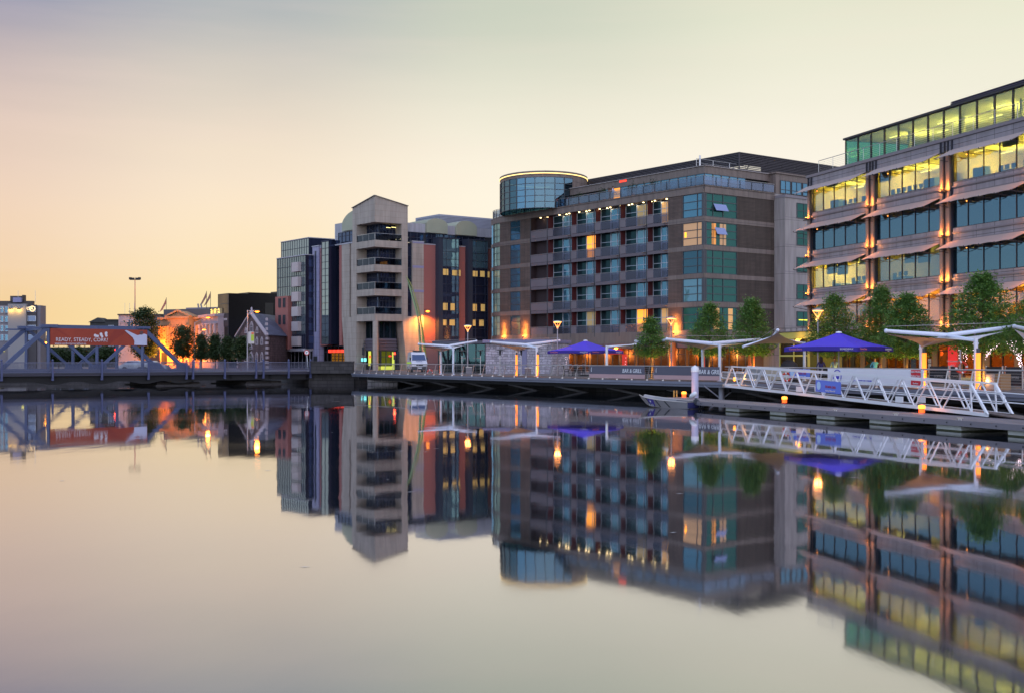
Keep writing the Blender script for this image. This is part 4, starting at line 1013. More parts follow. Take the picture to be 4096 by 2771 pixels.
for (z0, z1) in ops:
    m = MB(); TL.box(m, OL, a, z0, z1, -2.4, 0); m.cut(); TR.box(m, OR_, b, z0, z1, -2.4, 0); m.build('side_pier', M_stone, tw)
    # recessed glazing
    for w, e, cols in ((TL, OL, 4), (TR, OR_, 5)):
        window(w, tw, 1.9, e - .02, z0, z1, cols, [z0, z1 - .7, z1], M_nfr, G_navy if w is TL else G_navy2, n=-1.75, t=.08)
    m = MB(); TL.box(m, 0.1, OL, z0 + .98, z0 + 1.03, -.12, -.06); TR.box(m, 0.0, OR_, z0 + .98, z0 + 1.03, -.12, -.06)
    for k in range(4): TL.box(m, OL * k / 3.02 + .04, OL * k / 3.02 + .08, z0, z0 + 1, -.12, -.07)
    m.tube(TL.P(0.1, z0, -.1), TL.P(0.1, z0 + 1, -.1), .03, n=6)
    m.build('balcony_rail', M_steel, tw)
    m = MB(); TL.box(m, .15, OL, z0 + .05, z0 + .95, -.11, -.09); TR.box(m, .1, OR_, z0 + .05, z0 + .95, -.11, -.09); m.build('balcony_glass', clear_glass('tower_balcony_glass', (170, 180, 185), (120, 130, 150), .2), tw)
m = MB()
for k, (u, z) in enumerate(((3.0, 22.4), (3.9, 22.5), (4.6, 22.45))): m.cut(); TR.box(m, u, u + .7, z, z + .06, -1.72, -1.68)
m.build('ceiling_light', glow('strip_light', (255, 236, 150), 3.0), tw)
# tall glazed entrance storey
m = MB()
for w, e in ((TL, OL), (TR, OR_)):
    w.box(m, 1.5, e, 4.2, 5.95, -2.2, -1.5)
    for j in range(4): w.box(m, 1.2, e, 4.4 + j * .42, 4.5 + j * .42, -1.5, -1.2)
m.build('louvre_band', mat('louvre_mauve', (104, 98, 112), .6), tw)
for w, e in ((TL, OL), (TR, OR_)): window(w, tw, 1.5, e, 5.95, 8.5, 3, [5.95, 8.5], M_nfr, G_teal, n=-1.6, t=.08)
m = MB(); TL.box(m, OL, a, DZ, 8.5, -2.4, 0)
m.add([TL.P(a, DZ, 0), TL.P(a + .0, 8.5, 0), TL.P(a, 8.5, -2), TL.P(a, DZ, -2)], [(0, 1, 2, 3)])
m.build('base_pier', M_stone, tw)
# splayed base walls
m = MB(); vs = [TL.P(a, DZ, 0), TL.P(TL.u(1381), DZ, 0), TL.P(TL.u(1367), 9.25, 0), TL.P(a, 9.25, 0)]; vs2 = [v - Vector((*TL.N, 0)) * 1.0 for v in vs]
m.add(vs + vs2, [(0, 1, 2, 3), (7, 6, 5, 4)] + [(i, 4 + i, 4 + (i + 1) % 4, (i + 1) % 4) for i in range(4)]); m.build('splayed_wall', M_stone, tw)
m = MB(); bS = TR.u(1695)
m.slab([TR.P(OR_ + .9, DZ), TR.P(bS, DZ), TR.P(bS, 9.2), TR.P(OR_ + .1, 9.2)], 1.2) if False else None
vs = [TR.P(OR_ + .9, DZ, 0), TR.P(bS, DZ, 0), TR.P(bS, 9.25, 0), TR.P(b, 9.25, 0), TR.P(b, 8.5, 0), TR.P(OR_ + .15, 8.5, 0)]
vs2 = [v - Vector((*TR.N, 0)) * 2 for v in vs]; n_ = len(vs)
m.add(vs + vs2, [tuple(range(n_)), tuple(range(2 * n_ - 1, n_ - 1, -1))] + [(i, n_ + i, n_ + (i + 1) % n_, (i + 1) % n_) for i in range(n_)]); m.build('splayed_wall', M_stone, tw)
m = MB(); c_ = C3 + HU * .35 + HV * .35; m.tube((c_.x, c_.y, DZ), (c_.x, c_.y, 8.5), .42, n=18); m.build('round_column', M_stone, tw)
# shop under the tower: yellow-green lit
M_sg = clear_glass('shop_clear', (225, 225, 215), (60, 70, 70), .12)
for w, e in ((TL, OL), (TR, OR_)): window(w, tw, 1.2, e, DZ + .05, 4.2, 4, [DZ + .05, 3.3, 4.2], M_nfr, M_sg, n=-1.6, t=.08, name='shop_window')
m = MB(); TR.box(m, 1.2, OR_, DZ, 4.15, -2.38, -2.3); m.build('shop_wall', glow('shop_lime_wall', (150, 160, 60), .55), tw)
m = MB(); TR.box(m, -.3, .1, 2.0, 4.1, -1.3, -1.2); m.build('lit_pillar', glow('shop_lime', (190, 205, 80), .9), tw)
m = MB(); TR.box(m, 3.9, 4.3, 1.4, 4.0, -1.55, -1.5); m.cut(); TR.box(m, 1.6, 3.9, 1.4, 1.9, -1.55, -1.5); m.build('lit_panel', glow('shop_lime', (190, 205, 80), .9), tw)
m = MB(); TR.box(m, -.22, .02, 3.1, 3.5, -1.19, -1.16); m.cut(); TR.box(m, 3.3, 3.7, 3.3, 3.5, -1.5, -1.45); m.build('red_sign', glow('sign_red', (235, 60, 40), 2.0), tw)
m = MB(); TL.box(m, 3.4, 4.8, 2.6, 3.1, -.6, -.5); m.build('cyan_sign', glow('sign_cyan', (120, 225, 220), 1.3), tw)
# right wing: slit, stone strip, red walls, dark glass bays, attic with vaults
def wing(w, p0, p1, z0, z1, mt, name='wall', n0=-.8, n1=0.0):
    m = MB(); w.bp(m, p0, p1, z0, z1, n0, n1); return m.build(name, mt, tw)
zt = lambda px, y: TR.z(px, y)
ZW = 20.4
wing(TR, 1631, 2030, DZ, 20.0, M_dk, 'core', -9, -1.0)
wing(TR, 1650, 1695, 9.25, ZW, M_stone); wing(TR, 1648, 1697, ZW, ZW + .15, M_gry, 'coping', -.8, .06)
for y in (965, 1063, 1160): z = zt(1670, y); wing(TR, 1650, 1695, z - .35, z, M_bluest, 'blue_band', 0, .03)
window(TR, tw, b, TR.u(1650), 9.25, ZW - .2, 1, 6, M_nfr, G_navy2, n=-.3, t=.06)
for p0, p1 in ((1695, 1745), (1823, 1866), (1938, 2020)):
    wing(TR, p0, p1, DZ + 4, ZW - .3, M_redw); wing(TR, p0, p1, ZW - .3, ZW - .15, M_gry, 'coping', -.8, .08)
wing(TR, 1695, 2020, DZ, DZ + 4, mat('mauve_base', (92, 84, 100), .7), 'base_wall')
for (p0, p1, top) in ((1757, 1823, 955), (1876, 1938, 963)):
    # projecting bay: dark flank and glazed front
    u0, u1 = TR.u(p0), TR.u(p1); zt_ = zt(p0, top)
    m = MB(); TR.box(m, u0 - .7, u0, 4.9, zt_, -.8, .9); TR.box(m, u0 - .1, u1, 4.9, zt_ - .01, -.8, .8); TR.box(m, u0 - .75, u1 + .05, zt_, zt_ + .12, -.8, 1.0); m.build('bay_body', M_nfr, tw)
    rows = [4.9 + (16.9 - 4.9) * k / 9 for k in range(10)]; cx4 = [u0, u0 + (u1 - u0) * .22, u0 + (u1 - u0) * .82, u1]
    window(TR, tw, u0, u1, 16.9, zt_, 1, [16.9, 18.0, 19.2, zt_], M_nfr, mirror_glass('glass_bay_sky_painted', (168, 196, 212), (84, 116, 132), .5), n=.92, deep=.1, t=.06, colx=cx4)  # paler top panes: sky reflection put into the glass colour
    window(TR, tw, u0, u1, 4.9, 16.9, 1, rows, M_nfr, G_navy, n=.92, deep=.1, t=.06, colx=[u0, u0 + (u1 - u0) * .22, u0 + (u1 - u0) * .82, u1])
    # lit rooms
    sd = random.Random(int(p0))
    for (zz, h) in ((15.55, 1.0), (10.3, 1.1), (8.0, 1.0)):
        x = u0 + .1
        for k in range(2 + (zz > 15)):
            wdt = (u1 - u0) * (.20 + .12 * sd.random()); 
            m = MB(); TR.box(m, x, min(x + wdt, u1 - .08), zz, zz + h * (.85 + .15 * sd.random()), .86, .885); m.build('lit_room', glow('room_yellow', (190, 158, 92), .5), tw); x += wdt + (u1 - u0) * (.16 + .16 * sd.random())
m = MB(); TR.bp(m, 1633, 2010, 20.5, 21.9, -2.2, -1.4); m.build('attic_core', M_dk, tw)
for k, (p0, p1) in enumerate(((1634, 1714), (1722, 1815), (1815, 1840), (1846, 1940), (1940, 1958))): window(TR, tw, TR.u(p0), TR.u(p1), 20.45, 22.0, max(1, int((p1 - p0) / 22)), [20.45, 21.2, 22.0], M_nfr, G_navy, n=-1.3, t=.07)
wing(TR, 1633, 2010, 22.0, 23.35, M_gry, 'attic_wall', -8, -1.25)
for (p0, p1, h) in ((1719, 1804, 24.3), (1838, 1921, 24.3)):
    u0, u1 = TR.u(p0), TR.u(p1); m = MB(); n_ = 12; fr_ = []; bk = []
    pts = [(u0, 22.05)] + [(u0 + (u1 - u0) * k / n_, 23.1 + (h - 23.1) * math.sqrt(max(0, 1 - (2 * k / n_ - 1) ** 2 * .9))) for k in range(n_ + 1)] + [(u1, 22.05)]
    A_ = [TR.P(u, z, -.9) for u, z in pts]; B_ = [TR.P(u, z, -7) for u, z in pts]; L_ = len(pts)
    m.add(A_ + B_, [tuple(range(L_)), tuple(range(2 * L_ - 1, L_ - 1, -1))] + [(i, L_ + i, L_ + (i + 1) % L_, (i + 1) % L_) for i in range(L_)]); m.build('vault', M_vault, tw)
KW2 = TR.off(-5.5)
m = MB(); k0, k1 = KW2.u(1757), KW2.u(1975); zz = 22.9
for j in range(12): KW2.box(m, k0, k1, zz + j * .22, zz + j * .22 + .15, -.1, 0); 
KW2.box(m, k0 + .05, k1, zz, zz + 2.75, -7, -.12); Wk = Wall(KW2.P(k0, 0), HU)
for j in range(12): Wk.box(m, -.1, 6.5, zz + j * .22, zz + j * .22 + .15, -.05, .06)
m.build('plant_screen', mat('screen_pale', (150, 154, 172), .5), tw)
# left wing
sl_ = TL.u(1366); zl = 20.45
def wl_(p0, p1, z0, z1, mt, name='wall', n0=-.8, n1=0.0):
    m = MB(); TL.bp(m, p0, p1, z0, z1, n0, n1); return m.build(name, mt, tw)
wl_(1260, 1410, DZ, 20.0, M_dk, 'core', -9, -1)
wl_(1366, 1398, 9.2, zl, M_stone); wl_(1404, 1410, 9.2, zl, M_stone)
window(TL, tw, TL.u(1404), TL.u(1398), 9.4, zl - .1, 1, 6, M_nfr, G_navy2, n=-.25, t=.05)
wl_(1281, 1311, 5.0, 20.3, M_redw); wl_(1357, 1367, 5.0, 20.3, M_redw); wl_(1279, 1410, 20.3, 20.5, M_gry, 'coping', -.8, .06)
wl_(1255.5, 1281, DZ, 20.6, M_lav, 'pier', -.8, .25); wl_(1254, 1282, 20.6, 20.75, M_gry, 'coping', -.8, .35)
m = MB(); TL.box(m, TL.u(1271), TL.u(1265), 7.2, 19.9, .2, .28); m.build('slot_window', M_nfr, tw)
m = MB(); TL.box(m, TL.u(1275), TL.u(1259), DZ, 3.4, .2, .27); m.build('doorway', M_dk, tw)
u0, u1 = TL.u(1341), TL.u(1311)
m = MB(); TL.box(m, u0, u1, 5.2, 21.0, -.8, 1.0); TL.box(m, u0 - .05, u1 + .05, 21.0, 21.15, -.8, 1.15); m.build('bay_body', G_navy2, tw)
window(TL, tw, u0 + .05, u1, 5.2, 21.0, 2, 15, M_nfr, G_sky, n=1.12, deep=.1, t=.07)
TLB = TL.off(0)
m = MB(); TL.bp(m, 1281, 1372, DZ, 5.0, -2.2, -2.0); m.build('shop_back', M_dk, tw)
window(TL, tw, TL.u(1372), TL.u(1284), DZ + .05, 5.0, 6, [DZ + .05, 4.1, 5.0], M_nfr, M_sg, n=-.5, t=.08, name='shop_window')
m = MB(); TL.bp(m, 1303, 1366, 1.5, 3.9, -1.1, -1.0); m.build('shop_wall', glow('shop_amber', (255, 175, 70), .9), tw)
m = MB()
for k in range(4): m.cut(); TL.bp(m, 1303, 1366, 1.9 + k * .5, 1.97 + k * .5, -.98, -.9)
m.build('shelf', M_dk, tw)
for k in range(4): m = MB(); TL.bp(m, 1304 + k * 16, 1317 + k * 16, 3.95, 4.4, -.45, -.4); m.build('red_shop_sign', glow('sign_red', (235, 60, 40), 2.0), tw)
# attic above the left wing
wl_(1303, 1410, 20.4, 24.0, M_gry, 'attic_wall', -7, -1.6)
window(TL, tw, TL.u(1392), TL.u(1318), 20.8, 22.5, 5, [20.8, 21.9, 22.5], M_nfr, G_navy, n=-1.5, t=.07)
m = MB(); u0, u1 = TL.u(1399), TL.u(1338); n_ = 12
pts = [(u0, 22.6)] + [(u0 + (u1 - u0) * k / n_, 22.9 + 3.0 * math.sqrt(max(0, 1 - (1 - k / n_) ** 2 * 1.0)) if False else 23.2 + 2.4 * math.sqrt(max(0, 1 - (k / n_) ** 2 * .92))) for k in range(n_ + 1)] + [(u1, 22.6)]
A_ = [TL.P(u, z, -1.3) for u, z in pts]; B_ = [TL.P(u, z, -7) for u, z in pts]; L_ = len(pts)
m.add(A_ + B_, [tuple(range(L_)), tuple(range(2 * L_ - 1, L_ - 1, -1))] + [(i, L_ + i, L_ + (i + 1) % L_, (i + 1) % L_) for i in range(L_)]); m.build('vault', M_vault, tw)
# ---------------- glass block at the far left of the quay buildings ----------------
gb = thing('glass_office_block', 'stepped dark glass office block with pale square panels and a red corner piece', 'building', TL.P(25, DZ))
GBW = TL.off(1.7)
g0, g1 = GBW.u(1222), GBW.u(1107)
m = MB(); GBW.box(m, g0, g1, 4.6, 19.25, -9, -.15); m.build('body', G_navy2, gb)
m = MB(); GBW.box(m, g0 - .08, g1 + .05, 19.25, 19.4, -9, .02); GBW.box(m, g0 + .3, g1, 4.2, 4.6, -9, .3); m.build('coping', M_gry, gb)
wd = GBW.u
rows = [4.6 + 14.65 * k / 14 for k in range(15)]
half = (g0 + g1) / 2
window(GBW, gb, g0 + .05, g1, 6.8, 19.25, 16, [6.8 + 12.45 * k / 8 for k in range(9)], M_nfr, G_sky, n=0, deep=.12, t=.08)
window(GBW, gb, g0 + .05, g1, 4.6, 6.8, 16, [4.6, 6.8], M_nfr, G_navy2, n=0, deep=.12, t=.08)
for k in range(6):
    z = 5.0 + k * 2.35; u = GBW.u(1204)
    m = MB(); GBW.box(m, u, GBW.u(1178), z, z + 1.5, -.1, .55); m.build('square_panel', mat('panel_pale', (176, 168, 172), .5), gb)
for k in range(7):
    z = 5.4 + k * 2.0; SF = Wall(GBW.P(g0 - .02, 0), HV)
    window(SF, gb, .5, 2.2, z, z + 1.2, 1, 1, M_nfr, G_navy, n=.06, deep=.05, t=.05)
UB = TL.off(-.4); b0, b1 = UB.u(1235), UB.u(1124)
m = MB(); UB.box(m, b0, b1, 19.3, 22.3, -9, -.1); m.build('upper_body', G_navy2, gb)
window(UB, gb, b0, b1, 19.35, 22.3, 12, [19.35, 20.9, 22.3], M_nfr, G_sky, n=0, deep=.08, t=.08)
m = MB(); UB.box(m, b0 - .05, b1 + .05, 22.3, 22.42, -9, .05); m.build('upper_coping', M_gry, gb)
RB_ = GBW.off(.7); r0, r1 = RB_.u(1151), RB_.u(1101)
m = MB(); RB_.box(m, r0, r1, 4.5, 13.0, -2.5, 0); m.build('red_corner', M_redw, gb)
for zz in (5.6, 8.5, 11.3 - .1): 
    for p0, p1 in ((1115, 1124), (1133, 1142)): window(RB_, gb, RB_.u(p1), RB_.u(p0), zz, zz + 1.5, 1, 1, M_nfr, M_dk, n=.10, deep=.1, t=.06)
m = MB(); GBW.box(m, g0 + .4, g1 - .5, DZ, 4.2, -3, -1.4); m.build('base', M_dk, gb)
window(GBW, gb, g0 + .5, g1 - .5, DZ + .05, 4.2, 7, [DZ + .05, 4.2], mat('frame_pale', (150, 150, 165), .5), G_teal, n=-1.0, t=.12, name='shop_window')
# ================= background, left =================
# dark glass block
KB = gp(914, 214); LB = Wall(KB, HU); SB = Wall(KB, HV)
db = thing('dark_glass_building', 'black glass office block with pale upper windows behind the stone church', 'building', LB.P(3, DZ))
ub = LB.u(872); M_blk = mat('black_glass', (24, 22, 22), .25, var=.3, scale=.1, spec=.5)
m = MB(); LB.box(m, 0, ub, DZ, 14.5, -24, -.05); m.build('body', M_blk, db)
window(LB, db, .05, ub, 10.9, 14.5, 9, [10.9, 12.7, 14.5], M_nfr, mirror_glass('glass_dusk', (214, 190, 160), (70, 60, 54), .85), n=.02, t=.08)
window(LB, db, .05, ub, 5.0, 8.6, 9, [5.0, 6.8, 8.6], M_nfr, mirror_glass('glass_dusk_dim', (150, 132, 96), (40, 36, 28), .7), n=.02, t=.08)
m = MB(); LB.box(m, 0, ub, 8.7, 10.8, -.04, .06); m.build('sign_band', mat('sign_band', (56, 50, 56), .6), db)
text('LANCASTER', LB, ub * .38, 9.75, .5, M_bw, db, n=.1, name='sign_lettering')
m = MB(); SB.box(m, 4, 24, 14.5, 14.8, -7, -.5); SB.box(m, 11, 15, 14.8, 15.3, -6, -2); m.build('roof_plant', M_blk, db)
for k in range(4):
    m = MB(); SB.box(m, 7 + k * 3.2, 8.6 + k * 3.2, 10.4, 13.0, 0, .05); m.build('dim_window', mat('dim_window', (52, 50, 46), .4), db)
m = MB(); LB.box(m, -8, ub + 2, 2.9, 4.5, -6, 1.5); m.build('canopy', mat('canopy_ochre', (150, 132, 100), .7), db)
m = MB()
for k in range(3): m.bar(LB.P(ub + 1.4 - k * .9, 8.6 - k * .7, 2.0), LB.P(ub - 1.2 - k * .9, 4.5, 2.0), .12, .12)
m.build('raking_strut', mat('strut_white', (170, 165, 165), .5), db)
# gabled stone hall
KH = gp(1069, 184); FW = Wall(KH, (gp(948, 196) - KH)); SWl = Wall(KH, (gp(1180, 200) - KH))
M_hall = mat('dark_rubble', (92, 74, 78), .9, var=.35, scale=.8, tex=('rubble', .7, .35, .02, (60, 52, 56), .25))
M_quoin = mat('quoin', (168, 158, 168), .8, var=.15, scale=2); M_slate = mat('slate', (92, 98, 122), .7, var=.25, scale=.4, tex=('brick', .5, .25, .02, (70, 74, 92), .1))
hl = thing('gabled_stone_hall', 'dark rubble stone hall with pale pointed window surrounds and a slate gable roof', 'hall', FW.P(3, DZ))
W_ = FW.u(948); he = FW.z(1060, 1340); hp = FW.z(1010, 1258); Lh = 26
m = MB(); A_ = [FW.P(0, DZ), FW.P(W_, DZ), FW.P(W_, he), FW.P(W_ / 2, hp), FW.P(0, he)]; B_ = [p + Vector((*SWl.U, 0)) * Lh for p in A_]
m.add(A_ + B_, [(0, 1, 2, 3, 4), (9, 8, 7, 6, 5)] + [(i, 5 + i, 5 + (i + 1) % 5, (i + 1) % 5) for i in range(5)]); m.build('wall', M_hall, hl)
m = MB(); o_ = Vector((*FW.N, 0)) * .25
for s_, e_ in ((0, -1), (W_, 1)):
    p0, p1 = FW.P(s_ + e_ * .25, he - .12), FW.P(W_ / 2, hp + .12); q = Vector((*SWl.U, 0)) * (Lh + .3)
    m.slab([p0 - Vector((*FW.N, 0)) * .05, p0 + q, p1 + q, p1 - Vector((*FW.N, 0)) * .05] if e_ < 0 else [p1 - Vector((*FW.N, 0)) * .05, p1 + q, p0 + q, p0 - Vector((*FW.N, 0)) * .05], .18)
m.build('roof', M_slate, hl)
m = MB()
for s_, e_ in ((0, -1), (W_, 1)): m.bar(FW.P(s_ + e_ * .2, he - .05, .1), FW.P(W_ / 2, hp + .28, .1), .5, .22)
m.lathe(FW.P(W_ / 2, hp + .3), [(.3, 0), (.3, .3), (.12, .4), (.16, .7), (.001, .9)], 8)
for k in range(11): z = DZ + .2 + k * .72; FW.box(m, -.02, .55 + .25 * (k % 2), z, z + .42, -.1, .08); FW.box(m, W_ - .55 - .25 * (k % 2), W_ + .02, z, z + .42, -.1, .08) if z < he - .4 else None; SWl.box(m, 0, .9 - .3 * (k % 2), z, z + .42, -.1, .06) if z < he - .4 else None
m.build('quoin', M_quoin, hl)
def pointed(px, ya, yb, w_, nm='pointed_window', door=False):
    u = FW.u(px); za, zb = FW.z(px, ya), FW.z(px, yb); m = MB()
    FW.box(m, u - w_ - .14, u - w_, za, zb - w_ * .9, 0, .12); FW.box(m, u + w_, u + w_ + .14, za, zb - w_ * .9, 0, .12); FW.box(m, u - w_ - .14, u + w_ + .14, za - .14, za, 0, .14)
    m.bar(FW.P(u - w_ - .12, zb - w_ * .9, .06), FW.P(u, zb + .15, .06), .12, .2); m.bar(FW.P(u + w_ + .12, zb - w_ * .9, .06), FW.P(u, zb + .15, .06), .12, .2)
    FW.box(m, u - .04, u + .04, za, zb, 0, .08); FW.box(m, u - w_, u + w_, (za + zb) / 2, (za + zb) / 2 + .07, 0, .075)
    s_ = m.build(nm, M_quoin, hl); g_ = MB(); FW.box(g_, u - w_, u + w_, za, zb - w_ * .6, 0, .04); g_.build('pane', G_navy2, s_)
pointed(1008, 1326, 1291, .55); pointed(985, 1330, 1315, .32); pointed(1030, 1330, 1312, .36)
for px in (984, 1029, 1049): pointed(px, 1376, 1353, .36)
for px in (984, 1028, 1049): pointed(px, 1441, 1412, .38)
pointed(1006, 1446, 1408, .85, 'pointed_door'); pointed(1005, 1394, 1381, .45)
# classical building washed in orange light
M_cls = mat('classical_stone', (168, 134, 104), .8, var=.12, scale=.6)
cb = thing('classical_building', 'pedimented classical building flooded with orange light behind the bridge', 'building', gp(730, 224).to_3d() + V(0, 0, DZ))
CW = Wall(gp(805, 224), (gp(640, 228) - gp(805, 224)))
zc = lambda px, y: CW.z(px, y)
Wc = CW.u(640); zE = 3 + 157 / (F / 226)
m = MB(); CW.box(m, -4, Wc, DZ, zE, -22, 0); m.build('wall', M_cls, cb)
m = MB(); CW.box(m, -4.2, Wc + .2, zE, zE + .35, -22, .5); CW.box(m, -4.1, Wc + .1, zE - 1.1, zE - .9, 0, .2); CW.box(m, -4, Wc, 5.0, 5.3, 0, .35)
m.build('cornice', M_cls, cb)
pa, pb = CW.u(692), CW.u(778); PR = 1.6
m = MB(); CW.box(m, pb, pa, DZ, zE + .1, 0, PR); CW.box(m, pb - .2, pa + .2, zE + .1, zE + .45, 0, PR + .3)
pts = [(pb - .4, zE + .45), (pa + .4, zE + .45), ((pa + pb) / 2, zE + .45 + 1.05)]
A_ = [CW.P(u, z, PR - .2) for u, z in pts]; B_ = [CW.P(u, z, -3) for u, z in pts]; m.add(A_ + B_, [(0, 1, 2), (5, 4, 3), (0, 3, 4, 1), (1, 4, 5, 2), (2, 5, 3, 0)])
m.bar(CW.P(pts[0][0], pts[0][1], PR), CW.P(pts[2][0], pts[2][1] + .1, PR), .5, .3); m.bar(CW.P(pts[1][0], pts[1][1], PR), CW.P(pts[2][0], pts[2][1] + .1, PR), .5, .3)
m.build('portico', M_cls, cb)
for px in (646, 652, 664, 672, 686, 696, 775, 795): m = MB(); m.lathe(CW.P(CW.u(px), 5.3, .5 if px < 690 or px > 780 else PR + .2), [(.42, 0), (.36, .3), (.30, zE - 7), (.42, zE - 6.6)], 12); m.build('column', M_cls, cb)
m = MB(); CW.box(m, pb + 1.5, pa - 1.5, zE - 2.4, zE - 1.9, PR, PR + .15)
for k in range(6): m.ball(CW.P(pb + 1.8 + k * .8, zE - 1.6, PR + .05), .22, 8)
CW.box(m, pb + .6, pb + .75, 4, zE - .9, PR, PR + .15); CW.box(m, pa - .75, pa - .6, 4, zE - .9, PR, PR + .15); m.build('frieze', M_cls, cb)
m = MB()
for px, z in ((655, 2.0), (668, 2.0), (680, 2.0), (725, 1.8)): CW.box(m, CW.u(px) - .5, CW.u(px) + .5, z, z + 2.2, 0 if px < 700 else PR, (0 if px < 700 else PR) + .05)
m.build('dark_window', M_dk, cb)
m = MB(); m.prism([tuple(CW.P(-4, 0, -1).xy), tuple(CW.P(Wc, 0, -1).xy), tuple(CW.P(Wc - 2, 0, -20).xy), tuple(CW.P(-4, 0, -20).xy)], zE + .3, zE + 1.9); m.build('roof', mat('slate_dim', (84, 80, 88), .8), cb)
m = MB(); CW.box(m, pb + 1, pb + 7.5, zE + 1.9, zE + 2.6, -18, -10); CW.box(m, Wc - 5, Wc + .5, zE + 1.2, zE + 2.5, -18, -8)
for u in (3.0, 3.7): m.tube(CW.P(u, zE + 1.5, -4), CW.P(u + .3, zE + 3.0, -4), .15, n=6)
m.build('roof_plant', mat('roof_plant_grey', (130, 126, 140), .7), cb)
for (px, e, n_, z) in ((650, 1100, 2.2, 4.6), (668, 1200, 2.4, 4.6), (700, 1300, 4.2, 3.2), (740, 1500, 5, 3.0), (775, 1100, 4.6, 3.2), (798, 900, 2.6, 4.2)):
    lamp(CW.P(CW.u(px), z, n_), e * 2.2, (1, .24, .014), .2, parent=cb)
# colonnade annex beside the dark block
EW = Wall(gp(872, 215), (gp(805, 224) - gp(872, 215))); We = EW.u(805); zA = 3 + 165 / (F / 219)
m = MB(); EW.box(m, 0, We, DZ, zA, -10, 0); m.build('annex_wall', mat('annex_stone', (150, 146, 160), .8), cb)
m = MB(); EW.box(m, -.1, We + .1, zA, zA + .5, -10, .6); EW.box(m, 0, We, zA - 1.3, zA - 1.1, 0, .4); EW.box(m, 0, We, 4.8, 5.1, 0, .9)
m.build('annex_cornice', MATS['annex_stone'], cb)
for k in range(5): m = MB(); m.lathe(EW.P(.5 + k * (We - 1) / 4, 5.1, .45), [(.38, 0), (.32, .3), (.28, zA - 6.7), (.4, zA - 6.3)], 12); m.build('column', MATS['annex_stone'], cb)
m = MB()
for k in range(3): EW.box(m, 1.0 + k * 2.2, 2.2 + k * 2.2, zA + .5, zA + 1.5, -1.6, -.6)
m.build('attic_statue', mat('attic_stone', (186, 170, 130), .8), cb)
for k in range(3): lamp(EW.P(1.5 + k * 2.2, zA + .9, .5), 160, (1, .68, .14), .1, parent=cb)
lamp(EW.P(2.9, 5.5, 1.2), 160, (1, .42, .05), .1, parent=cb); lamp(EW.P(.9, 5.6, 1.1), 120, (1, .42, .05), .1, parent=cb)
# long low houses and roofs beyond the bridge
M_far = mat('far_render', (96, 96, 104), .9, var=.3, scale=.2); M_far2 = mat('far_dark', (58, 60, 62), .9, var=.4, scale=.3)
def house(px0, px1, d, ytop, label, mt, ridge=0, cat='house', roofm=None):
    W0 = Wall(gp(px1, d), (gp(px0, d) - gp(px1, d))); L = W0.u(px0); z = 3 + (HY - ytop) * d / F
    h = thing('house' if cat == 'house' else cat.replace(' ', '_'), label, cat, W0.P(L / 2, DZ)); m = MB(); W0.box(m, 0, L, DZ, z, -4, 0); m.build('wall', mt, h)
    m = MB()
    if ridge:
        A_ = [W0.P(-.3, z, .3), W0.P(L + .3, z, .3), W0.P(L / 2, z + ridge, .3)]; B_ = [W0.P(-.3, z, -4.3), W0.P(L + .3, z, -4.3), W0.P(L / 2, z + ridge, -4.3)]
        m.add(A_ + B_, [(0, 1, 2), (5, 4, 3), (0, 3, 4, 1), (1, 4, 5, 2), (2, 5, 3, 0)])
    else: W0.box(m, -.15, L + .15, z, z + .25, -4.2, .2)
    m.build('roof', roofm or M_far2, h)
    k = 0; u = 1.0
    while u < L - 1.6 and k < 8:
        for zz in ([z - 2.2] if z < 7 else [z - 2.2, z - 5]): window(W0, h, u, u + 1.1, zz, zz + 1.3, 2, 1, M_frw, G_navy2, n=.12, deep=.1, t=.06)
        u += 3; k += 1
    return h, W0, L, z
house(166, 372, 262, 1392, 'long low dark terrace behind the left end of the truss bridge', M_far2)
house(360, 425, 250, 1290, 'dark roofed house with a peaked gable left of the white box building', M_far2, ridge=1.0)
house(420, 476, 238, 1283, 'dark stepped block just left of the white box building', M_far2)
house(560, 648, 240, 1262, 'grey block rising behind the round tree by the classical building', M_far)
h, W0, L, z = house(474, 556, 232, 1262, 'small pale grey box building with a strip window on its upper floor', mat('box_grey', (140, 144, 158), .7))
m = MB()
for k in range(3): m.tube(W0.P(L - .9 - k * .9, z, -1), W0.P(L - .9 - k * .9, z + 2.4, -1), .03, n=5)
m.build('mast', M_steel, h)
# tall office building at the far left with lit gable
RSW = Wall(gp(162, 190), (gp(-60, 190) - gp(162, 190)))
tb = thing('office_tower', 'grey office tower at the far left with two wall washers and a lit roof sign', 'building', RSW.P(4, DZ))
s19 = F / 190; zz = lambda y: 3 + (HY - y) / s19
uu = lambda px: RSW.u(px)
m = MB(); RSW.box(m, 0, uu(-60), DZ, zz(1222), -2.2, 0); m.build('wall', mat('tower_mauve', (112, 110, 120), .8), tb)
m = MB(); RSW.box(m, uu(112), uu(40), DZ, zz(1217), 0, .8); m.build('blank_gable', mat('gable_render', (132, 132, 138), .8, var=.06), tb)
m = MB(); RSW.box(m, uu(148), uu(112), DZ, zz(1220), 0, .3); m.build('side_strip', mat('tower_dark', (62, 60, 66), .7), tb)
for k in range(4):
    y0 = 1227 + k * 37
    window(RSW, tb, uu(147), uu(113), zz(y0 + 22), zz(y0), 1, 1, M_frw, G_navy if k else G_navy2, n=.42, t=.06)
    for p0, p1 in ((3, 15), (20, 33)): window(RSW, tb, uu(p1), uu(p0), zz(y0 + 25), zz(y0), 1, 1, M_frw, G_blue2, n=.12, t=.06)
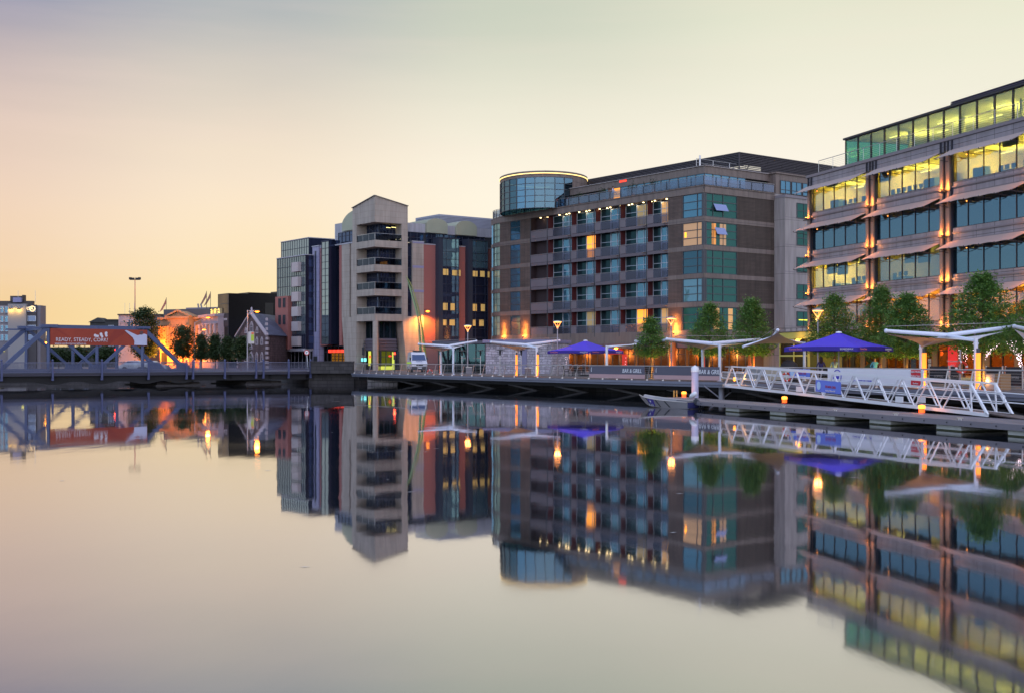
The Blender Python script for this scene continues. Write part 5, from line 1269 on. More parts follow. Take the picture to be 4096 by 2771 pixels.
m = MB(); RSW.box(m, uu(80), uu(30), zz(1205), zz(1183), -2, -1); RSW.box(m, uu(118), uu(-20), zz(1222), zz(1203), -2, -1.2); RSW.box(m, uu(84), uu(76), zz(1205), zz(1179), -2, -1.2); m.build('roof_plant', mat('plant_brown', (74, 70, 70), .8), tb)
m = MB(); RSW.box(m, uu(79), uu(47), zz(1209), zz(1190), -1, -.4); m.build('roof_box', mat('roof_box', (128, 130, 170), .6), tb)
m = MB()
for px in (62, 131): m.tube(RSW.P(uu(px), zz(1210), -1), RSW.P(uu(px), zz(1161), -1), .03, n=5)
m.build('mast', M_steel, tb)
for px in (53, 85):
    f_ = MB(); f_.box(*[v for v in (0, 0.001, 0, .001, 0, .001)]); f_ = MB(); RSW.box(f_, uu(px) - .15, uu(px) + .15, zz(1238), zz(1235), .8, 1.3); f_ = f_.build('wall_washer', M_dk, tb)
    lamp(RSW.P(uu(px), zz(1240), 1.25), 110, (1, .55, .08), .08, parent=f_)
text('RSA', RSW, uu(123), zz(1242), .75, glow('sign_lit_cream', (255, 220, 160), 1.6), tb, n=.55, name='lit_sign')
m = MB(); m.path([RSW.P(uu(134.5) + .4 * math.cos(a * .63), zz(1236) + .4 * math.sin(a * .63), .5) for a in range(11)], .06, n=6); m.build('lit_ring', MATS['sign_lit_cream'], tb)
m = MB(); RSW.box(m, uu(47), uu(40), DZ, zz(1380), .9, 1.0); m = MB(); RSW.box(m, uu(18), uu(13), zz(1405), zz(1395), .1, .2); m.build('lit_window', glow('room_yellow2', (240, 230, 90), 2.5), tb)
m = MB(); RSW.box(m, uu(108), uu(96), zz(1406), zz(1395), .9, 1.0); m.build('lit_window', MATS['room_yellow2'], tb)
# ================= things on the quay =================
def pt(px, py, d): return Vector(((px - CX) / F * d, d, EYE - (py - HY) * d / F))
def gpt(px, d, z=DZ): return Vector(((px - CX) / F * d, d, z))
def text3(s, base, right, up, size, m, parent, name='lettering', local=False, ext=0.006, xs=1.0):
    c = bpy.data.curves.new('t', 'FONT'); c.body = s; c.size = size; c.align_x = 'CENTER'; c.extrude = ext; c.resolution_u = 3
    o = bpy.data.objects.new('t', c); scene.collection.objects.link(o); bpy.context.view_layer.update()
    me = bpy.data.meshes.new_from_object(o.evaluated_get(bpy.context.evaluated_depsgraph_get())); bpy.data.objects.remove(o); bpy.data.curves.remove(c)
    right = Vector(right).normalized(); up = Vector(up).normalized(); out = right.cross(up); org = Vector((0, 0, 0)); p = parent
    while p is not None and not local: org += p.location; p = p.parent
    for v in me.vertices: x, y, z = v.co; v.co = Vector(base) + right * x * xs + up * y + out * z - org
    me.name = name; me.materials.clear(); me.materials.append(m); ob = bpy.data.objects.new(name, me); scene.collection.objects.link(ob); ob.parent = parent; return ob
# ---------------- stone faced pavilion and glass pavilion ----------------
M_rub = mat('pale_rubble', (168, 166, 180), .85, var=.15, scale=1.0, bump=.4, bscale=3, tex=('rubble', .62, .28, .02, (96, 92, 104), .28))
M_slb = mat('pavilion_slab', (118, 118, 150), .6)
sp_ = thing('stone_pavilion', 'low pavilion faced in pale rubble stone under a flat lilac roof slab', 'pavilion', gpt(2070, 136))
PWl = Wall(gp(2206, 133.5), gp(1943, 136) - gp(2206, 133.5)); Lp = PWl.u(1943)
m = MB(); PWl.box(m, 0, Lp, DZ, 4.75, -7, 0); m.build('wall', M_rub, sp_)
m = MB(); PWl.box(m, -.2, Lp + .2, 4.75, 5.1, -7.2, .5); m.build('roof_slab', M_slb, sp_)
m = MB(); PWl.box(m, PWl.u(2108), PWl.u(2088), DZ, 4.75, -.3, .12); m.build('pier', M_slb, sp_)
gv_ = thing('glass_pavilion', 'dark glass fronted pavilion with a flat grey roof behind the first canopy', 'pavilion', gpt(1850, 140))
GV = Wall(gp(1941, 139), gp(1752, 143) - gp(1941, 139)); Lg = GV.u(1752)
m = MB(); GV.box(m, -.1, Lg + .3, 4.7, 5.05, -6, .7); m.build('roof_slab', mat('slab_dark', (80, 78, 92), .6), gv_)
m = MB(); GV.box(m, 0, Lg, DZ, 4.7, -5, -2.5); m.build('back_wall', mat('pavilion_back', (64, 72, 74), .8, var=.4), gv_)
window(GV, gv_, 0, Lg, DZ + .02, 4.7, 5, [DZ + .02, 4.7], M_fr, clear_glass('pav_glass', (170, 190, 188), (110, 140, 140), .25), n=0, t=.07)
for u in (1.2, 3.1): m = MB(); GV.box(m, u, u + .9, 3.05, 3.12, -.6, -.5); m.build('red_strip', glow('sign_red', (235, 60, 40), 2.0), gv_)
lamp(GV.P(2.6, 4.0, -1.2), 25, (1, .7, .4), .1, parent=gv_)
# ---------------- canopies: white tube frames carrying stretched sails ----------------
M_tube = mat('canopy_white', (214, 222, 240), .35, var=.04, coat=.2)
M_sail = mat('sail_cloth', (206, 204, 210), .7, var=.05)
M_lit = glow('light_column_orange', (255, 136, 42), 1.9)
def sailmesh(A, L, B, R_, k=.10, n=12):
    vs = []; 
    for i in range(n + 1):
        for j in range(n + 1):
            s, t_ = i / n, j / n
            s2 = s + (.5 - s) * k * 4 * t_ * (1 - t_) * 1.6; t2 = t_ + (.5 - t_) * k * 4 * s * (1 - s) * 1.6
            p = A * (1 - s2) * (1 - t2) + L * s2 * (1 - t2) + B * s2 * t2 + R_ * (1 - s2) * t2; vs.append(p)
    m = MB(); nn = (n + 1) ** 2; f = []
    for i in range(n):
        for j in range(n): a = i * (n + 1) + j; f += [(a, a + 1, a + n + 2, a + n + 1)]
    m.add(vs + [v - Vector((0, 0, .02)) for v in vs], f + [tuple(reversed([q + nn for q in x])) for x in f], 0, True); return m
def canopy(label, A, B, L, R_, node, masts=(1, 1), lit=(), strutA=True):
    c = thing('shade_canopy', label, 'canopy', (A.x, A.y, DZ), 'white shade sail canopies along the boardwalk')
    for i, p in enumerate((A, B)):
        if masts[i]:
            m = MB(); m.tube((p.x, p.y, DZ), p + Vector((0, 0, .12)), .115, n=14); m.tube((p.x, p.y, DZ), (p.x, p.y, DZ + .04), .22, n=14); m.tube(p + Vector((-.14, 0, -.15)), p + Vector((.14, 0, -.15)), .05); m.build('mast', M_tube, c)
    for q in (L, R_): m = MB(); m.tube(q, node, .10, .13, n=12); m.ball(q, .13, 10); m.build('boom', M_tube, c)
    for q in (A, B): m = MB(); m.tube(node, q, .10, n=12); m.build('strut', M_tube, c)
    m = MB(); m.tube(L + Vector((0, 0, .25)), R_ + Vector((0, 0, .25)), .012, n=4); m.build('tie_wire', M_steel, c)
    dn = Vector((0, 0, -.16)); sailmesh(A + dn * .3, L + dn, B + dn * .3, R_ + dn).build('sail', M_sail, c)
    return c
canopy('white shade canopy farthest along the boardwalk, in front of the glass pavilion', pt(1813, 1394, 127), pt(1764, 1405, 130), pt(1675, 1376, 127), pt(1905, 1364, 131), pt(1792, 1383, 128.5))
canopy('white shade canopy in front of the rubble stone pavilion', pt(2147, 1391, 116), pt(2066, 1402, 119), pt(1965, 1368, 116), pt(2237, 1362, 121), pt(2103, 1378, 118))
canopy('white shade canopy rising just right of the farther blue parasol', pt(2427, 1387, 106), pt(2655, 1388, 112), pt(2542, 1364, 112), pt(2668, 1357, 102), pt(2600, 1377, 108), masts=(1, 0))
canopy('white shade canopy behind the white mooring pile', pt(2879, 1382, 91), pt(2811, 1396, 96), pt(2668, 1356, 92), pt(3038, 1357, 96), pt(2849, 1373, 93.5))
canopy('brown looking shade sail peaking beside the green framed entrance', pt(2972, 1386, 87), pt(3218, 1374, 92), pt(3046, 1362, 93), pt(3111, 1321, 85), pt(3092, 1350, 89), masts=(0, 1))
canopy('large white shade canopy with the orange lit masts behind the gangway', pt(3904, 1363, 67), pt(3685, 1385, 71.5), pt(3545, 1324, 68), pt(4050, 1307, 70.7), pt(3787, 1341, 69.3))
canopy('white shade canopy cut by the right edge of the picture', pt(4230, 1372, 59), pt(4110, 1398, 66), pt(4058, 1306, 69), pt(4330, 1318, 60), pt(4190, 1334, 63))
# orange glowing columns beside the masts
for i, (px, y0, y1, d) in enumerate(((1763, 1419, 1494, 131), (2066, 1419, 1497, 118.5), (2151, 1418, 1505, 115.6), (3697, 1411, 1555, 70), (3913, 1411, 1556, 66.3))):
    a, b = pt(px, y0, d), gpt(px, d); r = .10 if d > 100 else .13
    lab = ['orange glowing light column left of the first canopy mast', 'orange glowing light column against the rubble wall', 'orange glowing light column touching the mast at the end of the rubble wall', 'orange glowing light column under the left half of the big canopy', 'orange glowing light column beside the front mast of the big canopy'][i]
    t_ = thing('light_column', lab, 'lamp', b, 'orange light columns'); m = MB(); m.tube(b + V(0, 0, .03), a, r, n=12); m.build('glow_tube', M_lit, t_)
    m = MB(); m.tube(b, b + V(0, 0, .04), r + .1, n=12); m.tube(a, a + V(0, 0, .25), r * .8, n=10); m.build('housing', M_fr, t_)
    lamp(b + V(-.35 if i != 4 else .3, -.45, .5), 40 if d > 100 else 60, (1, .42, .08), .1, parent=t_)
# ---------------- parasols ----------------
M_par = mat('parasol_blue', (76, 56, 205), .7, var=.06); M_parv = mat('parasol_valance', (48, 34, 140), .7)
pc = gpt(3355, 81.5)
pr = thing('parasol', 'large blue parasol behind the white banner and gangway', 'parasol', pc, 'square blue parasols')
hd = 3.72; ro = R(3); cs_ = [Vector((hd * math.sin(ro + k * math.pi / 2), -hd * math.cos(ro + k * math.pi / 2), 2.40)) for k in range(4)]
ap = Vector((0, 0, 3.43)); m = MB(); nseg = 8
for k in range(4):
    a, b = cs_[k], cs_[(k + 1) % 4]; vs = []; fs = []
    for i in range(nseg + 1):
        for j in range(nseg + 1):
            e = a.lerp(b, j / nseg); e = e * 1.0; e.z = 2.40 + .10 * 4 * (j / nseg) * (1 - j / nseg) * .6; p = ap.lerp(e, i / nseg); p.z -= .10 * math.sin(math.pi * i / nseg); vs.append(p)
    for i in range(nseg):
        for j in range(nseg): q = i * (nseg + 1) + j; fs.append((q, q + nseg + 1, q + nseg + 2, q + 1))
    m.add(vs, fs, 0, True)
m.build('canopy', M_par, pr, local=True)
m = MB()
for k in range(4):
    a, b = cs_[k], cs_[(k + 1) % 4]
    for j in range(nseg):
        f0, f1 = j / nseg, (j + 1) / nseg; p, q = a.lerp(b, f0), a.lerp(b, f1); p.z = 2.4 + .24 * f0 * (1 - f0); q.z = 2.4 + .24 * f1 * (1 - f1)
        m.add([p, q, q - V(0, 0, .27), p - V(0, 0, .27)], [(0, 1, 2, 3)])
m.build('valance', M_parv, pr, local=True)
m = MB(); m.tube((0, 0, 0), (0, 0, 3.4), .05, n=10); m.build('pole', mat('pole_alu', (150, 150, 158), .4, metal=.5), pr, local=True)
m = MB(); m.lathe((0, 0, 3.38), [(.22, 0), (.2, .08), (.001, .12)], 10); m.build('finial', M_wh, pr, local=True)
m = MB(); m.box(-.5, .5, -.5, .5, 0, .12); m.build('base', M_dk, pr, local=True)
for k in range(4): m = MB(); m.bar(V(0, 0, 2.3), cs_[k] * .97, .04, .04); m.build('rib', M_steel, pr, local=True)
for k in (0, 3):
    a, b = cs_[k], cs_[(k + 1) % 4]; rt = (b - a).normalized(); out = Vector((rt.y, -rt.x, 0)); 
    f1_, f2_ = (.16, .86)
    for f_, s_, mt, sz in ((f1_, 'Corona Extra', mat('print_pink', (226, 130, 140), .7), .17), (f2_, 'BOARDWALK', M_bw, .15)):
        p = a.lerp(b, f_) + out * .012; text3(s_, (p.x, p.y, 2.25), rt, (0, 0, 1), sz, mt, pr, 'valance_lettering', local=True)
    p = a.lerp(b, f2_) + out * .012; text3('bar & grill', (p.x, p.y, 2.18), rt, (0, 0, 1), .07, M_bw, pr, 'valance_lettering', local=True)
bpy.context.view_layer.update()
dup(pr, gpt(2342, 118), label='smaller looking blue parasol between the stone pavilion and the third canopy')
# ---------------- quay lamps: open cones on slim poles ----------------
L_warm = glow('lamp_ring_orange', (255, 168, 84), 5)
ql = thing('street_lamp', 'orange cone topped lamp in front of the glass pavilion', 'street lamp', gpt(1871, 134.7), 'cone topped lamps along the quay')
H = 5.38
m = MB(); m.tube((0, 0, 0), (0, 0, 4.75), .085, .05, n=10); m.tube((0, 0, 0), (0, 0, .5), .12, n=10); m.build('pole', mat('lamp_pole', (160, 156, 166), .4, metal=.5), ql, local=True)
m = MB()
for k in range(3): a = k * 2 * math.pi / 3 + .52; m.tube((0, 0, 4.68), (.42 * math.cos(a), .42 * math.sin(a), H - .08), .025, n=6)
m.tube((0, 0, 4.62), (0, 0, 4.78), .08, n=8)
m.build('cone_arm', glow('arm_lit', (240, 170, 110), 1.1), ql, local=True)
m = MB(); m.lathe((0, 0, H - .1), [(.40, 0), (.46, .03), (.44, .09), (.2, .13), (.001, .14)], 20); m.build('reflector', M_steel, ql, local=True)
m = MB(); m.lathe((0, 0, H - .15), [(.001, 0), (.38, 0), (.40, .045)], 20); m.build('lens', L_warm, ql, local=True)
m = MB(); m.ball((0, 0, 4.82), .05, 8); m.build('bulb', L_warm, ql, local=True)
l_ = lamp((0, 0, H - .3), 60, (1, .33, .06), .28, mirror=True); l_.parent = ql
bpy.context.view_layer.update()
for px, d, lb in ((2230, 120, 'orange cone topped lamp rising left of the farther blue parasol'), (2685, 109.5, 'orange cone topped lamp beside the glowing round hotel column'), (3272, 91.5, 'orange cone topped lamp rising over the nearer blue parasol')): dup(ql, gpt(px, d), label=lb)
# ---------------- green blade sculpture ----------------
M_cop = mat('verdigris', (124, 150, 112), .4, metal=.35, var=.2, scale=.5)
sc = thing('blade_sculpture', 'tall green curved blade sculpture leaning beside the tower building', 'sculpture', gpt(1688, 155))
def blade(left, right, d0, th):
    m = MB(); n = len(left); vs = []
    for (a, b) in zip(left, right):
        A_, B_ = pt(a[0], a[1], d0), pt(b[0], b[1], d0 + .3); vs += [A_, (A_ + B_) / 2 + V(0, -th * (B_ - A_).length, 0), B_, (A_ + B_) / 2 + V(0, th * (B_ - A_).length, 0)]
    fs = []
    for i in range(n - 1):
        for j in range(4): fs.append((i * 4 + j, i * 4 + (j + 1) % 4, i * 4 + 4 + (j + 1) % 4, i * 4 + 4 + j))
    m.add(vs, fs, 0, False); return m
cv = lambda l: [(1550 + x / 2.184, 780 + y / 2.184) for x, y in l]
Lp1 = cv([(158, 700), (176, 762), (195, 830), (215, 905), (238, 985), (256, 1060), (266, 1140), (272, 1240), (276, 1330), (280, 1430), (284, 1520)])
Rp1 = cv([(159, 700), (184, 755), (210, 820), (228, 890), (252, 965), (272, 1050), (286, 1140), (292, 1240), (297, 1330), (302, 1430), (306, 1520)])
Lp2 = cv([(160, 700), (190, 758), (216, 815), (236, 885), (258, 965), (276, 1050), (290, 1150), (300, 1250), (312, 1340), (320, 1430), (326, 1520)])
Rp2 = cv([(161, 700), (202, 765), (228, 830), (248, 900), (268, 965), (290, 1060), (310, 1160), (322, 1250), (333, 1330), (342, 1430), (350, 1520)])
blade(Lp1, Rp1, 155.0, .25).build('blade', M_cop, sc); blade(Lp2, Rp2, 155.4, .3).build('blade', mat('verdigris_yellow', (150, 158, 84), .4, metal=.35, var=.2), sc)
lamp(pt(1700, 1470, 152.5), 160, (1, .9, .3), .1, parent=sc)
# ---------------- van ----------------
M_van = mat('van_white', (208, 210, 222), .3, var=.04, coat=.5); M_rub_ = mat('rubber', (22, 22, 24), .8); M_plas = mat('grey_plastic', (56, 58, 66), .6)
vn = thing('police_van', 'white high roof van with a lime stripe parked on the boardwalk street', 'van', gpt(1668, 153), rz=math.atan2(-math.cos(.2), math.sin(.2)))
prof = [(-2.6, .42), (-2.62, 1.2), (-2.55, 2.3), (-2.4, 2.48), (.7, 2.55), (1.15, 2.42), (1.32, 2.2), (1.98, 1.42), (2.5, 1.16), (2.62, .95), (2.64, .4)]
def half(z): return .98 if z < 1.3 else .98 - (z - 1.3) * .11
m = MB(); n = len(prof); vs = [(x, -half(z), z) for x, z in prof] + [(x, half(z), z) for x, z in prof]
m.add(vs, [tuple(range(n)), tuple(range(2 * n - 1, n - 1, -1))] + [((i + 1) % n, i, n + i, n + (i + 1) % n) for i in range(n)]); m.build('body', M_van, vn, local=True)
m = MB(); m.add([(1.36, -.78, 2.17), (1.96, -.86, 1.46), (1.96, .86, 1.46), (1.36, .78, 2.17)], [(0, 1, 2, 3)]); m.v = [(x + .02, y, z + .02) for x, y, z in m.v]; m.build('windscreen', G_navy, vn, local=True)
for s in (-1, 1):
    m = MB(); m.add([(.75, s * .925, 1.45), (1.75, s * .985, 1.45), (1.3, s * .90, 2.1), (.75, s * .90, 2.1)], [(0, 1, 2, 3)]); m.build('side_window', G_navy, vn, local=True)
    m = MB(); m.box(-2.6, 1.9, s * .985 - .006, s * .985 + .006, 1.05, 1.25); m.build('lime_stripe', glow('stripe_lime', (170, 215, 40), .35), vn, local=True)
    for x in (-1.65, 1.7):
        m = MB(); m.tube((x, s * .74, .34), (x, s * 1.0, .34), .34, n=18); w_ = m.build('wheel', M_rub_, vn, local=True); m = MB(); m.tube((x, s * 1.0, .34), (x, s * 1.015, .34), .2, n=14); m.build('rim', M_steel, w_, local=True)
    m = MB(); m.slab([(2.55, s * .62, .92), (2.45, s * .96, .92), (2.40, s * .95, 1.12), (2.5, s * .62, 1.12)], .03); m.box(2.55, 2.67, s * .62 - .16, s * .62 + .2, .86, 1.06); m.build('headlight', mat('headlamp', (225, 228, 235), .15, coat=1), vn, local=True)
    m = MB(); m.box(1.55, 1.7, s * 1.02 - .1, s * 1.02 + .1, 1.5, 1.85); m.build('mirror', M_plas, vn, local=True)
m = MB(); m.box(2.5, 2.74, -.98, .98, .28, .72); m.build('bumper', M_plas, vn, local=True)
m = MB(); m.box(2.62, 2.665, -.42, .42, .84, .95); m.build('grille', M_dk, vn, local=True)
m = MB(); m.box(2.745, 2.76, -.27, .27, .5, .61); m.build('number_plate', M_wh, vn, local=True)
m = MB(); m.box(-.2, .9, -.45, .45, 2.56, 2.64); m.box(.3, .9, -.6, .6, 2.60, 2.70); m.build('roof_light_bar', M_plas, vn, local=True)
text3('GARDA', (2.32, 0, 1.30), (0, -1, 0) if False else (0, 1, 0), (-.43, 0, .9), .22, mat('van_letter', (40, 60, 130), .6), vn, 'bonnet_lettering', local=True)
# ---------------- traffic signals, signs and lamps on the street ----------------
def signal(px, yc, d, label, lit='red', side=0):
    s_ = thing('traffic_light', label, 'traffic light', gpt(px, d), 'traffic lights'); c = pt(px, yc, d)
    m = MB(); m.tube(gpt(px, d), c + V(0, .12, .6), .05, n=8); m.build('pole', M_plas, s_)
    m = MB(); m.box(c.x - .15, c.x + .15, c.y - .1, c.y + .1, c.z - .75, c.z + .2); m.build('signal_head', M_dk, s_)
    for k in range(3):
        z = c.z - .28 * k; on = (lit == 'red' and k == 0) or (lit == 'amber' and k == 1)
        m = MB(); m.tube((c.x, c.y - .14, z), (c.x, c.y - .10, z), .11, n=12); m.build('lens', glow('signal_' + lit, (255, 40, 20) if lit == 'red' else (255, 150, 40), 14) if on else M_dk, s_)
    if lit != 'off': lamp(c + V(0, -.4, 0), 14, (1, .08, .03) if lit == 'red' else (1, .5, .1), .16, parent=s_, mirror=True)
    return s_
signal(1579, 1413, 149, 'traffic light showing red just left of the white van'); signal(1453, 1395, 150, 'unlit dark traffic light in front of the shop at the tower foot', 'off')
signal(1592, 1411, 151, 'dark traffic light tucked right behind the red one by the van', 'off')
signal(464, 1398, 152, 'traffic light showing red between the bridge truss members'); signal(185, 1362, 150, 'traffic light showing amber left of the orange banner', 'amber')
def roadlamp(px, ytop, lx, ly, d, label, ban=False):
    s_ = thing('street_lamp', label, 'street lamp', gpt(px, d)); a = pt(px, ytop, d); b = pt(lx, ly, d)
    m = MB(); m.tube(gpt(px, d), a, .11, .07, n=8); m.build('pole', mat('lamp_pole', (160, 156, 166), .4, metal=.5), s_)
    m = MB(); m.tube(a - V(0, 0, .1), b + V(0, 0, .12), .045, n=6); m.tube(a - V(0, 0, .7), b + V(0, 0, .08), .02, n=5); m.build('arm', MATS['lamp_pole'], s_)
    m = MB(); m.ball(b + V(0, 0, .06), .30, 10, sz=.4, sx=1.4); m.build('lantern', M_plas, s_); m = MB(); m.ball(b - V(0, 0, .04), .25, 10, sz=.5, sx=1.3); m.build('bulb', glow('sodium', (255, 140, 40), 5), s_)
    lamp(b - V(0, .2, .35), 260, (1, .30, .035), .34, parent=s_, mirror=True)
    return s_
s_ = roadlamp(990, 1241, 1029, 1245, 168, 'tall street lamp with an advert banner before the gabled stone hall')
m = MB(); c = pt(1005, 1351, 167.8); m.box(c.x - .42, c.x + .42, c.y - .02, c.y + .02, c.z - .82, c.z + .82); m.build('advert_banner', mat('advert_white', (196, 190, 190), .7), s_)
m = MB(); m.box(c.x - .02, c.x + .38, c.y - .04, c.y - .025, c.z - .45, c.z + .42); m.build('advert_print', mat('advert_green', (176, 196, 60), .7), s_); m = MB(); m.box(c.x + .02, c.x + .36, c.y - .04, c.y - .025, c.z + .46, c.z + .74); m.build('advert_print', mat('advert_orange', (226, 120, 70), .7), s_)
roadlamp(779, 1290, 833, 1269, 196, 'street lamp between the classical building and its colonnade'); roadlamp(800, 1325, 817, 1317, 212, 'smaller farther street lamp glowing before the colonnade')
u = TR.u(1697); wl = thing('wall_lamp', 'bright orange wall lamp between pale stone and red wall', 'lamp', TR.P(u, 10.2, .02)); m = MB(); m.tube(TR.P(u, 10.3, 0), TR.P(u, 10.3, 1.3), .04, n=6); m.build('bracket', M_plas, wl); m = MB(); m.ball(pt(1711, 1246, TR.d(1697) - 1), .3, 10, sz=.5); m.build('bulb', glow('sodium', (255, 140, 40), 5), wl)
lamp(pt(1711, 1249, TR.d(1697) - 1.6), 4500, (1, .32, .035), .2, kind='SPOT', parent=wl, aim=TR.P(TR.u(1690), 2.0, 1.0), spot=150)
ns = thing('road_sign', 'round no turning sign on a white post at the bridge end', 'sign', gpt(1227, 149)); c = pt(1227, 1409, 149)
m = MB(); m.tube(gpt(1233, 149), c, .04, n=6); m.build('post', M_wh, ns); m = MB(); m.tube(c + V(0, -.06, 0), c + V(0, -.03, 0), .32, n=20); m.build('sign_plate', mat('sign_redrim', (190, 50, 50), .5), ns); m = MB(); m.tube(c + V(0, -.075, 0), c + V(0, -.062, 0), .23, n=20); m.build('sign_face', M_wh, ns)
m = MB(); m.bar(c + V(-.06, -.09, -.14), c + V(-.06, -.09, .06), .06, .01, up=(0, 1, 0)); m.bar(c + V(-.06, -.09, .06), c + V(.12, -.09, .06), .06, .01, up=(0, 1, 0)); m.build('arrow', M_dk, ns)
# flood mast and flags far behind
fm_ = thing('floodlight_mast', 'very tall thin floodlight mast above the truss bridge', 'mast', gpt(540, 240)); a = pt(540, 1120, 240)
m = MB(); m.tube(gpt(540, 240), a, .16, .08, n=6); m.build('pole', mat('mast_pink', (200, 130, 120), .6), fm_); m = MB()
for dx in (-.9, -.35, .35, .9): m.box(a.x + dx - .22, a.x + dx + .22, a.y - .3, a.y + .2, a.z - .1 + (abs(dx) * .15), a.z + .35 + abs(dx) * .15)
m.bar(a + V(-1, 0, 0), a + V(1, 0, 0), .1, .1); m.build('floodlight_head', M_dk, fm_)
for px, yt, yb, lb in ((665, 1191, 1260, 'flag on a thin pole over the classical building'), (826, 1165, 1250, 'left of two flags on poles over the colonnade'), (842, 1167, 1250, 'right of two flags on poles over the colonnade')):
    f_ = thing('flag', lb, 'flag', pt(px, yb, 232), 'flags on thin poles'); a = pt(px, yt, 232); m = MB(); m.tube(pt(px, yb + 8, 232), a, .05, n=5); m.build('pole', M_plas, f_)
    m = MB(); q = a - V(.05, 0, .2); m.add([q, q + V(-.4, 0, -.9), q + V(-1.3, .1, -2.6), q + V(-.7, 0, -2.2), q + V(0, 0, -1.0), q + V(0, .04, 0), q + V(-.4, .04, -.9), q + V(-1.3, .14, -2.6), q + V(-.7, .04, -2.2), q + V(0, .04, -1.0)], [(0, 1, 2, 3, 4), (9, 8, 7, 6, 5)] + [(i, (i + 1) % 5, 5 + (i + 1) % 5, 5 + i) for i in range(5)]); m.build('cloth', mat('flag_cloth', (150, 110, 100), .8), f_)
# ---------------- parked cars beyond the bridge ----------------
cr = thing('parked_car', 'silver car seen through the truss, left of the two', 'car', gpt(548, 158, 1.33), 'cars parked beyond the bridge')
prof = [(-2.1, .35), (-2.15, .85), (-1.6, .95), (-1.1, 1.38), (.4, 1.42), (1.1, .98), (2.0, .85), (2.15, .5), (2.1, .35)]
m = MB(); n = len(prof); hf = lambda z: .85 if z < 1 else .68
vs = [(x, -hf(z), z) for x, z in prof] + [(x, hf(z), z) for x, z in prof]; m.add(vs, [tuple(range(n)), tuple(range(2 * n - 1, n - 1, -1))] + [((i + 1) % n, i, n + i, n + (i + 1) % n) for i in range(n)]); m.build('body', mat('car_silver', (150, 158, 176), .3, metal=.4, coat=.5), cr, local=True)
m = MB(); m.add([(-1.45, -.80, .98), (.9, -.80, .98), (.35, -.715, 1.35), (-1.05, -.715, 1.35)], [(0, 1, 2, 3)]); m.build('side_window', G_navy2, cr, local=True)
for x in (-1.35, 1.35):
    for s in (-1, 1): m = MB(); m.tube((x, s * .66, .32), (x, s * .87, .32), .32, n=14); m.build('wheel', M_rub_, cr, local=True)
bpy.context.view_layer.update()
dup(cr, gpt(608, 158, 1.33), label='silver car seen through the truss, right of the two')
# ================= gangway, pontoon, boat, pile =================
M_pont = mat('pontoon_deck', (128, 118, 128), .6, var=.2, scale=1.2, tex=('grid', 6.0, .15, .012, (70, 62, 70), .1))
M_conc = mat('float_concrete', (176, 178, 176), .8, var=.25, scale=2.5)
PA, PB = Vector((10.25, 81.0)), Vector((24.4, 31.5)); P1_ = Vector((11.3, 72.0)); P2_ = Vector((19.6, 46.3))
pd = (P2_ - P1_).normalized(); pn = Vector((-pd.y, pd.x)); pn = pn if pn.x > 0 else -pn
Pst = P1_ - pd * 8.2
pw = Wall(P1_, pd); PZ = .46; PWD = 2.7
pon = thing('pontoon', 'long grey timber pontoon floating on pale concrete blocks', 'pontoon', (P1_.x, P1_.y, 0))
def pbox(m, a, b, n0, n1, z0, z1): return pw.box(m, a, b, z0, z1, n0, n1)
m = MB(); pbox(m, -7.8, 46, -PWD, 0, .38, .46); m.build('deck', M_pont, pon)
m = MB(); pbox(m, -7.8, 46, 0, .08, .24, .475); pbox(m, -7.8, 46, -PWD - .08, -PWD, .24, .475); pbox(m, -7.9, -7.8, -PWD, 0, .24, .475)
m.build('edge_beam', mat('pontoon_edge', (120, 118, 130), .5, metal=.3), pon)
m = MB()
k = -7.5
while k < 46: m.cut(); m.tube(pw.P(k, .36, .09), pw.P(k, .36, .11), .035, n=6); k += 1.5
m.build('bolt', M_dk, pon)
for px in (2926, 3107, 3298, 3515, 3790, 4085):
    u = pw.u(px); m = MB(); pbox(m, u - .8, u + .8, -PWD + .1, -.06, -.5, .25); f_ = m.build('float', M_conc, pon); m = MB(); pbox(m, u - .81, u + .81, -PWD + .09, -.05, -.4, .055); m.build('weed_line', mat('weed', (58, 62, 44), .9, var=.5, scale=4), f_)
for u in (38, 43, -5): m = MB(); pbox(m, u - .8, u + .8, -PWD + .1, -.06, -.5, .25); f_ = m.build('float', M_conc, pon); m = MB(); pbox(m, u - .81, u + .81, -PWD + .09, -.05, -.4, .055); m.build('weed_line', mat('weed', (58, 62, 44), .9, var=.5, scale=4), f_)
for px in (3118, 3324, 3565, 3820): u = pw.u(px); m = MB(); m.bar(pw.P(u - .18, .56, -.25), pw.P(u + .18, .56, -.25), .05, .04); m.tube(pw.P(u - .07, .46, -.25), pw.P(u - .07, .56, -.25), .03); m.tube(pw.P(u + .07, .46, -.25), pw.P(u + .07, .56, -.25), .03); m.build('cleat', M_steel, pon)
m = MB(); 
for px in (2696, 2707): q = gpt(px, 81.5, .46); m.cut(); m.tube(q - V(0, 0, .3), q + V(0, 0, .42), .05, n=8)
m.build('ladder_rail', mat('ladder_yellow', (180, 150, 80), .5), pon)
M_bol = glow('bollard_orange', (255, 88, 30), 1.9); M_bolt = glow('bollard_hot', (255, 150, 50), 3.4)
